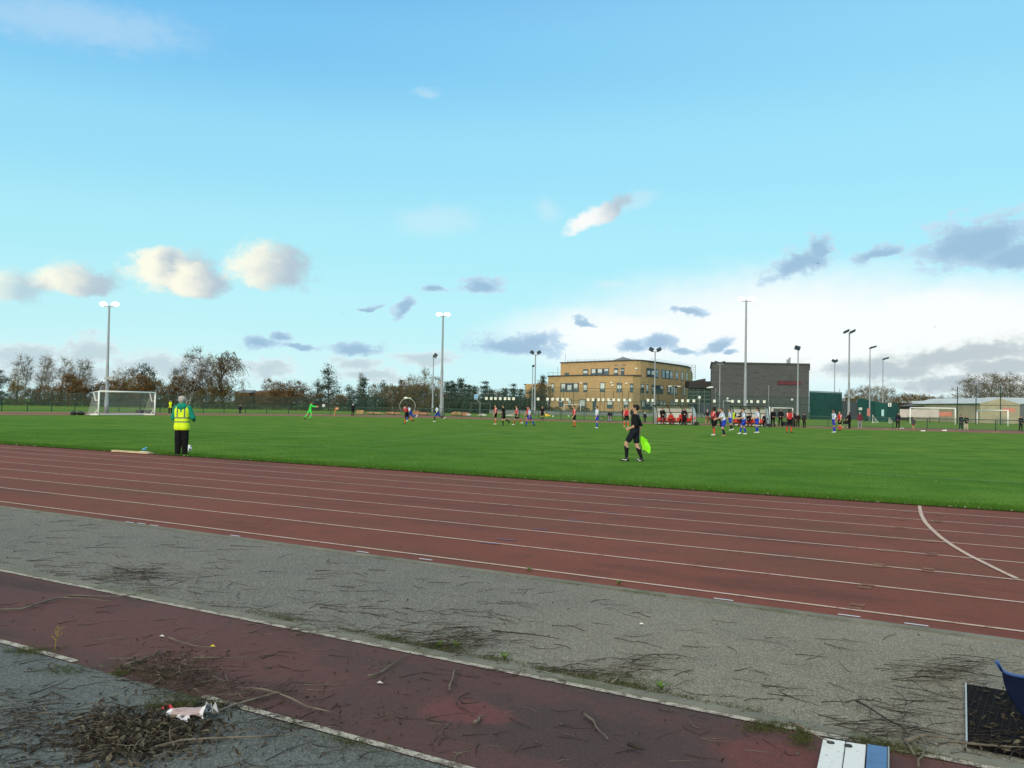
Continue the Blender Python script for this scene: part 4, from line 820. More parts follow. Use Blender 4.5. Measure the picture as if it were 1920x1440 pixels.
# ------------------------------------------------------------------ trees
def grow(seed, H, env, ncl, nleaf, lsize, spread, tr, twigs, wind=(0, 0), hb=.2, drop=.35, flat=.7, forks=1, droop=0.0, twig_r=.018, tlen=.10, tw_up=.4):
    r_ = random.Random(seed); tk = MB(); cr_ = MB(); Z = Vector((0, 0, 1)); wv_ = Vector((wind[0], wind[1], 0))
    def lean(p): k = max(0, p.z/H); return p+wv_*(k**1.8)*H
    trunks = []
    for f in range(forks):
        a = r_.uniform(0, 6.28); sp = .0 if forks == 1 else .16*H; top = H*(.93 if f == 0 else r_.uniform(.7, .9)); pts = []
        for i in range(8):
            k = i/7; off = Vector((math.cos(a), math.sin(a), 0))*sp*k**.8; pts.append(lean(Vector((r_.gauss(0, .012*H)*k, r_.gauss(0, .012*H)*k, top*k))+off))
        trunks.append(pts); tk.tube(pts, [max(.02, tr*(1.25 if i == 0 else 1)*(1-i/7)**.8*(1 if f == 0 else .7)+.015) for i in range(8)], 7)
    for c_ in range(ncl):
        for _ in range(30):
            t_ = r_.random(); Re = env(t_)*H
            if r_.random() < (env(t_)/.32)**.8+.05: break
        a = r_.uniform(0, 6.28); rad = Re*(r_.random()**.45); p = Vector((math.cos(a)*rad, math.sin(a)*rad, H*(hb+(1-hb)*t_)))
        tp = trunks[c_ % forks]; zr = max(H*hb*.6, p.z-rad*drop-r_.uniform(0, .05)*H); k = min(1, zr/(tp[-1].z)); i = min(6, int(k*7)); st = tp[i].lerp(tp[i+1], k*7-i if k < 1 else 1)
        p = lean(p)+Vector((tp[i].x*.5, tp[i].y*.5, 0))*(1 if forks > 1 else 0)
        m1 = st.lerp(p, .5)+Z*(rad*.12)+Vector((r_.gauss(0, .03), r_.gauss(0, .03), 0))*H*.4
        tk.tube([st, m1, p], [max(.022, tr*.30*(1-k*.6)), max(.018, tr*.18), twig_r], 5, cap=False)
        S = spread*H*r_.uniform(.7, 1.3)
        for q in range(twigs):
            d = Vector((r_.gauss(0, 1), r_.gauss(0, 1), r_.gauss(tw_up, .8)))
            if droop: d = Vector((r_.gauss(0, .35)+wind[0]*3, r_.gauss(0, .35), -droop*r_.uniform(.5, 1.4)))
            s0 = p.lerp(m1, r_.random()*.5); e = s0+d.normalized()*H*tlen*r_.uniform(.5, 1.3)*(1 if not droop else droop*1.4)
            mid_ = s0.lerp(e, .5)+Vector((r_.gauss(0, .1), r_.gauss(0, .1), (.12 if droop else 0)*H*.3+r_.gauss(0, .06)))*S*.6
            cr_.tube([s0, mid_, e], [twig_r, twig_r*.8, twig_r*.4], 3, 1, False)
            if droop:
                for j in range(int(nleaf/max(1, twigs))):
                    k2 = r_.random(); c2 = s0.lerp(mid_, k2*2) if k2 < .5 else mid_.lerp(e, k2*2-1); leaf(cr_, c2+Vector((r_.gauss(0, 1), r_.gauss(0, 1), r_.gauss(0, 1)))*lsize*.6, lsize*r_.uniform(.6, 1.3), r_)
        if not droop:
            for j in range(nleaf):
                c2 = p+Vector((r_.gauss(0, S), r_.gauss(0, S), r_.gauss(0, S*flat))); leaf(cr_, c2, lsize*r_.uniform(.55, 1.4), r_)
    return tk, cr_
def leaf(mb, c_, s, r_):
    n = Vector((r_.gauss(0, 1), r_.gauss(0, 1), r_.gauss(0, 1)+.3)).normalized(); a = n.orthogonal().normalized(); a = (a*math.cos(r_.random()*6.28)+n.cross(a)*math.sin(r_.random()*6.28)).normalized(); b_ = n.cross(a)
    mb.add([c_-a*s*.5, c_+b_*s*.28, c_+a*s*.5, c_-b_*s*.28+n*s*.08], [(0, 1, 2, 3)], 0)
BARK = M('brown_bark', (.075, .060, .048), .95, .3, 3, .4); WBARK = M('white_birch_bark', (.42, .40, .36), .9, .35, 2.5, .3); GBARK = M('grey_twig', (.20, .18, .15), .95, .2, 2); DTWIG = M('dark_twig', (.055, .045, .038), .95, .2, 2)
LBROWN = leafmat('brown_autumn_leaf', [(.055, .044, .022), (.11, .082, .036), (.17, .12, .046), (.125, .11, .052)])
LRUST = leafmat('rust_autumn_leaf', [(.070, .046, .022), (.13, .080, .033), (.19, .11, .042), (.14, .105, .048)])
LYEL = leafmat('olive_yellow_leaf', [(.06, .05, .012), (.14, .10, .02), (.20, .135, .025), (.10, .09, .025)])
LOL = leafmat('grey_olive_leaf', [(.085, .088, .06), (.14, .142, .10), (.20, .18, .12), (.13, .132, .10)])
LDG = leafmat('dark_evergreen_leaf', [(.018, .034, .024), (.036, .060, .038), (.055, .082, .050), (.08, .088, .048)])
LCON = leafmat('conifer_needle', [(.018, .044, .034), (.034, .070, .050), (.052, .092, .062), (.085, .098, .045)])
LWIL = leafmat('willow_leaf', [(.055, .055, .025), (.12, .095, .030), (.18, .125, .038), (.10, .105, .045)])
ARCH = {}
def arch(name, bark, twig, lf, *a, **k):
    tk, cr_ = grow(*a, **k); m1 = tk.build(name+'_trunk_mesh', bark, None, True); m2 = cr_.build(name+'_crown_mesh', [lf, twig]); ARCH[name] = (m1.data, m2.data, a[1])
    bpy.data.objects.remove(m1); bpy.data.objects.remove(m2)
E_round = lambda t_: .34*math.sin(math.pi*min(1, max(0, .12+.88*t_)))**.6
E_col = lambda t_: .15*(math.sin(math.pi*(.1+.88*t_)))**.6
E_cone = lambda t_: .30*(1-t_)**.85+.02
E_bush = lambda t_: .55*math.sqrt(max(0, 1-t_*t_*.9))
E_tall = lambda t_: .24*math.sin(math.pi*(.15+.8*t_))**.7
E_spire = lambda t_: .20*(1-t_)**1.0+.015
E_hedge = lambda t_: .42*math.sqrt(max(0, 1-t_**3*.9))
for i in (0, 1, 2): arch(f'poplar{i}', GBARK, GBARK, LOL, 10+i, 13, E_col, 56, 12, .26, .040, .14, 10, wind=(.05+.02*i, .02), hb=.14, drop=.9, tlen=.12, twig_r=.022, tw_up=1.2)
for i in (0, 1): arch(f'brownbush{i}', BARK, DTWIG, LBROWN, 20+i, 7, E_bush, 95, 44, .32, .075, .10, 5, hb=.04, drop=.6, forks=3)
arch('rustbush', BARK, DTWIG, LRUST, 23, 6, E_bush, 85, 42, .30, .075, .09, 6, hb=.06, drop=.6, forks=2)
arch('yellowbush', BARK, DTWIG, LYEL, 24, 6.5, E_bush, 80, 40, .28, .07, .10, 3, hb=.02, drop=.6, forks=2)
for i in (0, 1): arch(f'darkpine{i}', BARK, DTWIG, LDG, 30+i, 11, E_round, 56, 60, .32, .065, .17, 3, hb=.22, drop=.5, flat=.5, wind=(.03, 0))
for i in (0, 1): arch(f'birch{i}', WBARK, DTWIG, LBROWN, 40+i, 12, E_tall, 75, 10, .24, .052, .15, 12, hb=.18, drop=.9, forks=2+i, wind=(.06, 0), tlen=.11, twig_r=.02, tw_up=.8)
arch('willow', BARK, DTWIG, LWIL, 50, 13, lambda t_: .34*math.sin(math.pi*(.22+.74*t_))**.6, 86, 46, .26, .052, .22, 7, hb=.30, drop=.9, forks=3, wind=(.10, 0), droop=.95, tlen=.15, twig_r=.02)
arch('alder', BARK, DTWIG, LDG, 55, 12, E_cone, 110, 46, .28, .052, .16, 4, hb=.10, drop=.15, flat=.45, wind=(-.02, 0), tlen=.07)
for i in (0, 1, 2): arch(f'smallbirch{i}', WBARK, DTWIG, LRUST, 60+i, 7.5, E_tall, 44, 30, .24, .060, .10, 8, hb=.30, drop=.8, wind=(.04, 0), tlen=.11, twig_r=.018, tw_up=.9)
for i in (0, 1, 2): arch(f'conifer{i}', BARK, DTWIG, LCON, 70+i, 9, E_spire, 90, 44, .28, .050, .12, 3, hb=.04, drop=.05, flat=.5, tlen=.06)
for i in (0, 1): arch(f'mixedtree{i}', BARK, DTWIG, LDG if i == 0 else LBROWN, 80+i, 9, E_round, 64, 40, .32, .065, .14, 6, hb=.16, drop=.6, tlen=.10)
for i in (0, 1, 2): arch(f'baretree{i}', GBARK, GBARK, LOL, 90+i, 12, E_round, 110, 15, .26, .048, .15, 13, hb=.12, drop=.9, forks=2, tlen=.09, twig_r=.02, tw_up=.7)
for i in (0, 1): arch(f'roundbare{i}', GBARK, GBARK, LOL, 95+i, 11, E_hedge, 110, 15, .26, .048, .12, 14, hb=.12, drop=.8, forks=3, tlen=.10, twig_r=.022, tw_up=.9)
arch('shrub', BARK, DTWIG, LCON, 98, 3, E_bush, 40, 34, .20, .09, .05, 2, hb=.02, drop=.4, forks=2)
arch('bareshrub', BARK, DTWIG, LBROWN, 99, 5, E_bush, 60, 8, .20, .07, .07, 8, hb=.04, drop=.8, forks=3, tlen=.14)
def tree(kind, label, x, ytop, dep, wd=1.0, name='tree', cat='tree', grp=None, sink=0.0):
    m1, m2, H0 = ARCH[kind]; g = foot(x, dep); H = hgt(x, ytop, dep); s = H/H0; r_ = random.Random(int(x*7+dep))
    o = thing(name, (g.x, g.y, -.05-sink), label, cat, grp)
    o.scale = (s*wd, s*wd, s); o.rotation_euler[2] = YAW + r_.uniform(-.5, .5)
    a = link('trunk', m1, o); c_ = link('crown', m2, o); return o
GB, GT = 'bushes along the left fence', 'trees along the far side'
T_ = [
 ('darkpine0', 'dark evergreen at the far left edge', -4, 694, 200, 1.0), ('poplar0', 'tall bare poplar nearest the left edge', 31, 668, 215, 1.2), ('poplar1', 'bare poplar behind the yellow bush', 46, 669, 218, .8),
 ('poplar2', 'tall thin leafed poplar with a split top', 74, 667, 214, 1.1), ('poplar0', 'poplar with thin olive leaves beside the split topped one', 88, 674, 220, 1.1), ('poplar1', 'leafy olive poplar bending right', 113, 672, 212, 1.3),
 ('poplar2', 'bare feathery poplar left of the lit floodlight', 143, 674, 216, 1.3), ('poplar0', 'faint bare poplar just left of the lit floodlight', 160, 678, 222, 1.2), ('poplar1', 'slender poplar between the bent and the feathery ones', 128, 681, 222, .9),
 ('baretree0', 'bare spreading tree right of the lit floodlight', 222, 690, 215, .9), ('baretree1', 'pale bare tree before the dark pine', 240, 692, 213, .8), ('darkpine1', 'dark wind swept pine behind the left goal', 263, 682, 217, 1.1), ('darkpine0', 'smaller dark pine on the right of the wind swept pine', 286, 700, 219, .8),
 ('birch0', 'forked birch with white trunk behind the hi vis steward', 352, 656, 204, 1.15), ('birch1', 'bare birch between the forked birch and the willow', 377, 676, 210, .8), ('willow', 'big weeping willow blown to the right', 420, 655, 205, 1.05), ('baretree2', 'bare limbed tree under the left of the willow', 397, 664, 211, .75),
 ('birch1', 'low brown birch left of the forked white birch', 326, 694, 206, .9),
 ('smallbirch0', 'small bare birch by the far house', 500, 712, 205, 1.0), ('smallbirch1', 'thick white trunked birch with orange leaves', 517, 714, 203, 1.2), ('smallbirch2', 'orange leafed birch left of the dark alder', 543, 713, 203, 1.2), ('smallbirch0', 'thin white birch beside the orange birch', 556, 716, 207, 1.0), ('smallbirch2', 'pale bare birch touching the dark alder', 569, 718, 208, 1.0), ('smallbirch1', 'orange birch with slim twin white stems', 528, 719, 206, 1.0),
 ('mixedtree0', 'dark tree on the left of the big alder', 594, 712, 209, .7), ('alder', 'big dark conical alder behind the goalkeeper', 616, 682, 207, 1.05), ('mixedtree0', 'dark rounded tree right of the big alder', 653, 722, 207, 1.0), ('conifer0', 'dark spire beside a bare pole like top', 681, 710, 208, 1.2), ('poplar2', 'thin bare leaning top above the dark spire', 672, 698, 212, .7), ('mixedtree0', 'dark tree left of the white stemmed birches', 716, 714, 208, .85),
 ('smallbirch1', 'leaning white stemmed birch before brown bushes', 736, 724, 203, 1.0), ('smallbirch0', 'white stemmed birch right of the slim post', 698, 722, 206, .9), ('conifer2', 'narrow dark spire above the metal hoop', 751, 709, 212, .7), ('smallbirch2', 'brown birch above the metal hoop', 759, 711, 206, 1.0),
 ('baretree0', 'pale bare tree behind the brown tree by the floodlight', 772, 702, 220, .9), ('mixedtree1', 'dark brown tree left of the thin floodlight', 781, 711, 206, 1.2), ('baretree2', 'tall grey bare tree behind the thin floodlight', 801, 689, 216, .75), ('baretree1', 'low bare tree between the two floodlights', 816, 706, 214, .8),
 ('conifer0', 'conifer just right of the tall lit floodlight', 838, 717, 206, 1.2), ('conifer1', 'conifer with spiky top, left of three', 846, 714, 209, 1.1), ('conifer2', 'yellowish conifer in the middle of the spiky row', 852, 716, 207, 1.2), ('conifer0', 'tallest conifer of the spiky row', 863, 711, 208, 1.2), ('conifer1', 'short conifer right of the tallest spiky one', 871, 721, 206, 1.4),
 ('conifer2', 'narrow conifer with a pointed top behind the backboard', 880, 719, 208, 1.1), ('conifer0', 'low conifer right of the backboard', 889, 725, 207, 1.5), ('conifer1', 'broad pointed conifer before the white plates', 909, 715, 208, 1.5), ('conifer2', 'dark low conifer behind the first white plates', 921, 729, 212, 1.7), ('mixedtree1', 'bare brownish tree behind the white plates', 934, 727, 220, 1.1), ('conifer0', 'dark conifer behind the red shirted pair', 946, 729, 210, 1.6),
 ('conifer1', 'pointed conifer left of the twin headed floodlight', 962, 720, 207, 1.4), ('conifer2', 'olive conifer beside the small brick block', 977, 727, 208, 1.5), ('mixedtree1', 'dark and rusty tree at the left corner of the brick school', 1014, 707, 212, .9), ('conifer0', 'dark spire behind the rusty tree at the brick school', 1017, 706, 216, .8), ('mixedtree0', 'dark tree between the floodlight posts and the school', 994, 728, 207, 1.0),
 ('baretree0', 'big bare tree right of the dark hipped house', 1826, 703, 235, 1.45), ('baretree1', 'big bare tree above the cream gabled hall', 1851, 700, 238, 1.45), ('baretree2', 'bare tree in the middle of the right hand group', 1878, 701, 236, 1.45), ('baretree0', 'bare tree of the right hand group cut by the frame edge', 1905, 700, 233, 1.45), ('baretree1', 'outermost bare tree beyond the frame edge group', 1930, 705, 240, 1.45),
 ('roundbare0', 'pale round bare tree on the left of the round clump', 1592, 731, 235, .8), ('roundbare1', 'pale round bare tree second in the round clump', 1606, 726, 240, .8), ('roundbare0', 'tallest pale round tree of the round clump', 1622, 722, 238, .85), ('roundbare1', 'pale round tree right of the tallest in the clump', 1638, 723, 242, .85), ('roundbare0', 'pale round tree behind the shortest floodlight', 1653, 724, 236, .85), ('roundbare1', 'browner round tree at the right end of the clump', 1668, 726, 240, .8), ('mixedtree1', 'dark brown low tree right of the round clump', 1686, 735, 238, 1.1), ('brownbush0', 'brown low tree behind the warehouse roof', 1702, 738, 262, 1.2), ('brownbush1', 'far brown thicket above the warehouse', 1722, 741, 275, 1.4), ('brownbush0', 'far brown thicket left of the shed', 1742, 743, 285, 1.5), ('baretree2', 'dark bare low tree above the shed', 1775, 740, 300, 1.5), ('baretree0', 'dark bare low tree left of the big bare trees', 1796, 741, 300, 1.5)]
for k in T_: tree(*k, grp=GT)
BU = [('brownbush0', 'dark brown bush right of the yellow bush', 58, 728, 206, 1.0), ('brownbush1', 'dark bush between the yellow and the reddish bush', 80, 722, 204, 1.0), ('brownbush0', 'grey brown bush left of the reddish bush', 103, 727, 203, 1.0), ('rustbush', 'tall reddish bush before the poplars', 128, 705, 204, .75), ('rustbush', 'reddish bush with slim pale stems', 146, 714, 203, .85), ('brownbush1', 'brown bush left of the lit floodlight', 172, 721, 204, 1.1), ('brownbush0', 'brown bush behind the lit floodlight', 192, 715, 206, .9), ('rustbush', 'orange brown bush right of the lit floodlight', 216, 715, 204, 1.0), ('yellowbush', 'olive brown bush behind the goal crossbar', 240, 712, 206, .8), ('rustbush', 'rust coloured bush below the dark pine', 264, 706, 204, .85), ('brownbush1', 'brown bush behind the right goal post', 290, 716, 204, 1.0), ('brownbush0', 'dim brown bush left of the forked birch', 310, 722, 204, 1.0), ('rustbush', 'rust bush under the forked white birch', 338, 707, 206, .8), ('rustbush', 'brown bush right of the forked white birch', 360, 714, 207, .8), ('brownbush1', 'brown bush at the foot of the willow', 384, 728, 203, 1.0), ('yellowbush', 'olive bush left of the willow trunk', 404, 726, 204, 1.0), ('yellowbush', 'olive bush right of the willow trunk', 428, 724, 204, .9), ('brownbush0', 'purple brown bush right of the willow', 456, 736, 203, 1.1), ('brownbush1', 'brown bush before the far house', 479, 738, 203, 1.2), ('rustbush', 'orange bush by the thick white birch', 512, 734, 202, 1.2), ('rustbush', 'orange bush by the orange birch', 545, 733, 202, 1.2), ('brownbush0', 'brown bush under the pale bare birch', 571, 738, 203, 1.3), ('brownbush1', 'brown bush at the left foot of the alder', 596, 738, 204, 1.2), ('rustbush', 'reddish bush at the right foot of the alder', 637, 742, 203, 1.2), ('shrub', 'dark shrub beneath the dark rounded tree', 662, 741, 203, 1.6), ('brownbush1', 'brown bush between the white stemmed birches', 728, 722, 205, .8), ('rustbush', 'rusty bush left of the metal hoop', 742, 727, 204, .9), ('brownbush0', 'brown bush right of the metal hoop', 771, 724, 203, .9), ('brownbush1', 'dark bush left of the thin floodlight', 793, 722, 203, .9), ('brownbush0', 'dark bush between the two floodlight posts', 819, 727, 203, .9), ('yellowbush', 'yellow brown bush at the left edge in front of the poplars', 27, 712, 200, .70), ('shrub', 'dark shrub under the dark evergreen at the left edge', 4, 735, 198, 1.2)]
for k in BU: tree(*k, name='bush', cat='bush', grp=GB)
for i, x in enumerate([687, 706, 832, 848, 866, 884, 900, 916, 932, 948, 964, 980, 998]):
    lab = ['between the slim post and the birch', 'under the dark tree by the birches', 'at the foot of the tall lit floodlight', 'under the left spiky conifer', 'under the tallest conifer', 'behind the basketball hoop', 'right of the basketball post', 'under the first white plates', 'behind the standing red player', 'behind the referee', 'under the last dark conifer', 'under the olive conifer', 'at the twin headed floodlight'][i]
    tree('shrub', 'dark green shrub '+lab, x, 742+.01*(x-690), 201+(i*37 % 5), 1.7, 'bush', 'bush', 'dark shrubs under the conifers')
for i, (x, lab) in enumerate([(1030, 'at the left foot of the brick school'), (1044, 'left of the small goal frame'), (1070, 'behind the small goal frame'), (1086, 'right of the small goal frame'), (1098, 'near the school door')]): tree('shrub', 'low grey green shrub '+lab, x, 762+i*.4, 214, 1.5, 'bush', 'bush', 'low shrubs before the school')
tree('brownbush0', 'brown hedge bush at the grey fence', 1600, 742, 228, 1.4, 'bush', 'bush')
for i, x in enumerate((1715, 1750, 1790)): tree('bareshrub', 'dark scrub bush '+['behind the pinkish banner', 'behind the orange banner', 'at the corner of the cream hall'][i], x, 757.5+i*.4, 215, 1.5, 'bush', 'bush')
# ------------------------------------------------------------------ people: bodies grown as one surface from a posed skeleton
def sdf_mesh(prims, h, k, clip=None):
    A = np.array([p[0] for p in prims], float); B = np.array([p[1] for p in prims], float); RR = np.array([[p[2], p[3]] for p in prims], float)
    pad = RR.max(1)[:, None]; lo = np.minimum(A, B)-pad; hi = np.maximum(A, B)+pad; o = lo.min(0)-3*h-k; n = np.ceil((hi.max(0)+3*h+k-o)/h).astype(int)+1
    F = np.full(n, 1.0, np.float32); ax_ = [o[i]+h*np.arange(n[i]) for i in range(3)]
    for a, b, (ra, rb), pr in zip(A, B, RR, prims):
        m = max(ra, rb)+3*k+2*h; i0 = np.maximum(0, np.floor((np.minimum(a, b)-m-o)/h).astype(int)); i1 = np.minimum(n, np.ceil((np.maximum(a, b)+m-o)/h).astype(int)+1)
        if (i1 <= i0).any(): continue
        X, Y, Z = np.meshgrid(*[ax_[i][i0[i]:i1[i]] for i in range(3)], indexing='ij'); ba = b-a; L2 = max(1e-9, ba@ba)
        t_ = np.clip(((X-a[0])*ba[0]+(Y-a[1])*ba[1]+(Z-a[2])*ba[2])/L2, 0, 1)
        d = np.sqrt((X-a[0]-t_*ba[0])**2+(Y-a[1]-t_*ba[1])**2+(Z-a[2]-t_*ba[2])**2)-(ra+(rb-ra)*t_)
        s = np.s_[i0[0]:i1[0], i0[1]:i1[1], i0[2]:i1[2]]; f = F[s]; hh = np.clip(.5+.5*(f-d)/k, 0, 1); F[s] = f+(d-f)*hh-k*hh*(1-hh)
    if clip is not None:
        X, Y, Z = np.meshgrid(*ax_, indexing='ij'); F = np.maximum(F, clip(X, Y, Z).astype(np.float32))
    S = F < 0; c8 = [S[i:n[0]-1+i, j:n[1]-1+j, l:n[2]-1+l] for i in (0, 1) for j in (0, 1) for l in (0, 1)]; cnt = sum(c.astype(np.int8) for c in c8); act = (cnt > 0) & (cnt < 8)
    idx = np.full(act.shape, -1, np.int64); I = np.argwhere(act); idx[act] = np.arange(len(I)); acc = np.zeros((len(I), 3)); w_ = np.zeros(len(I)); base_ = I
    cs = [(i, j, l) for i in (0, 1) for j in (0, 1) for l in (0, 1)]
    val_ = {c: F[base_[:, 0]+c[0], base_[:, 1]+c[1], base_[:, 2]+c[2]] for c in cs}
    for c in cs:
        for ax in range(3):
            if c[ax] == 0:
                e = list(c); e[ax] = 1; e = tuple(e); f0, f1 = val_[c], val_[e]; cr_ = (f0 < 0) != (f1 < 0); t_ = np.where(cr_, f0/np.where(cr_, f0-f1, 1), 0)
                p = np.tile(np.array(c, float), (len(I), 1)); p[:, ax] += t_; acc[cr_] += p[cr_]; w_ += cr_
    V = o+h*(base_+acc/w_[:, None]); Q = []
    for ax in range(3):
        s0 = [slice(0, None)]*3; s1 = [slice(0, None)]*3; s0[ax] = slice(0, -1); s1[ax] = slice(1, None)
        u, v_ = [(1, 2), (2, 0), (0, 1)][ax]; a_, b_ = S[tuple(s0)], S[tuple(s1)]
        for flip in (False, True):
            e = np.argwhere((a_ & ~b_) if not flip else (~a_ & b_)); e = e[(e[:, u] > 0) & (e[:, v_] > 0)]
            if not len(e): continue
            du = np.zeros(3, int); du[u] = 1; dv = np.zeros(3, int); dv[v_] = 1
            g_ = lambda q: idx[q[:, 0], q[:, 1], q[:, 2]]; q4 = np.stack([g_(e-du-dv), g_(e-dv), g_(e), g_(e-du)], 1)
            Q.append(q4 if not flip else q4[:, ::-1])
    Q = np.concatenate(Q); return V, Q[(Q >= 0).all(1)]
def np_mesh(name, V, Q, mat, parent, smooth=True):
    me = bpy.data.meshes.new(name); me.vertices.add(len(V)); me.vertices.foreach_set('co', V.reshape(-1).astype(np.float32)); me.loops.add(Q.size); me.loops.foreach_set('vertex_index', Q.reshape(-1).astype(np.int32))
    me.polygons.add(len(Q)); me.polygons.foreach_set('loop_start', np.arange(0, Q.size, 4, dtype=np.int32)); me.polygons.foreach_set('loop_total', np.full(len(Q), 4, np.int32))
    me.polygons.foreach_set('use_smooth', np.ones(len(Q), bool)); me.update(calc_edges=True); me.validate(); me.materials.append(mat); return link(name, me, parent)

def cloth(name, c_, var=.12): return M('cloth_'+name, c_, .9, var, 14, .25, .15)
def stripes(name, a, b, pitch=.105, frac=.36):
    t = T(name); x, y, z = t.xyz(); f = t.math('LESS_THAN', t.math('FRACT', t.math('ADD', t.math('DIVIDE', x, pitch), .32)), frac); return t.fin(t.mix(f, a, b), .85, .2)
def banded(name, a, b, rules):
    """cloth with sewn-on bands: list of (axis, centre, half width)"""
    t = T(name); xyz = t.xyz(); m = 0.0
    for rl_ in rules:
        ax, c_, hw, ab = rl_[:4]; v_ = t.math('ABSOLUTE', xyz[ax]) if ab else xyz[ax]; k = t.math('LESS_THAN', t.math('ABSOLUTE', t.math('SUBTRACT', v_, c_)), hw)
        if len(rl_) > 4: k = t.math('MULTIPLY', k, t.math('GREATER_THAN', xyz[2], rl_[4]))
        m = k if isinstance(m, float) else t.math('MAXIMUM', m, k)
    return t.fin(t.mix(m, a, b), .8, .25)
SKIN = {'light': M('light_skin', (.46, .27, .19), .6, .08, 20), 'dark': M('dark_skin', (.075, .040, .026), .6, .08, 20), 'tan': M('tan_skin', (.30, .16, .10), .6, .08, 20)}
HAIRM = {'brown': M('dark_brown_hair', (.030, .018, .012), .8, .3, 30, .6), 'black': M('black_hair', (.010, .009, .009), .8, .3, 30, .6), 'grey': M('grey_white_hair', (.42, .41, .40), .85, .2, 40, .8), 'ginger': M('ginger_hair', (.16, .07, .03), .8, .3, 30, .6), 'blond': M('fair_hair', (.26, .17, .08), .8, .3, 30, .6)}
RED = banded('red_shirt_white_side', (.50, .028, .035), (.68, .58, .58), [(0, .215, .022, True)]); REDP = cloth('bright_red', (.55, .040, .032)); BLUEW = stripes('white_blue_stripe', (.66, .70, .78), (.10, .16, .42)); 
BLK = cloth('black', (.010, .010, .013), .2); NAVY = cloth('navy', (.014, .017, .032)); BLUS = cloth('royal_blue', (.022, .050, .42)); GRN = cloth('keeper_green', (.055, .62, .085)); DRED = cloth('dark_red', (.17, .020, .030)); GREY = cloth('grey', (.24, .255, .28)); BEIGE = cloth('beige', (.52, .46, .36)); BROWN = cloth('brown', (.22, .12, .07)); ORS = cloth('orange_sock', (.50, .085, .035)); WHT = cloth('white', (.70, .70, .70)); JADE = cloth('jade_green', (.010, .22, .15)); PALEB = cloth('pale_blue', (.58, .66, .78))
VESTM = banded('hi_vis_vest', (.60, .80, .020), (.13, .18, .115), [(2, 1.125, .020, False), (2, 1.005, .020, False), (0, .105, .022, True, 1.12)])
HV = cloth('hi_vis_plain', (.58, .78, .02)); BOOTW = M('pale_boot', (.62, .62, .58), .5); BOOTB = M('black_boot', (.012, .012, .014), .5); EYEM = M('dark_eye', (.01, .008, .008), .2)
LIMEF = M('lime_flag_cloth', (.26, .85, .02), .8, .1, 6); YELF = M('yellow_flag_cloth', (.85, .55, .03), .8, .1, 6)

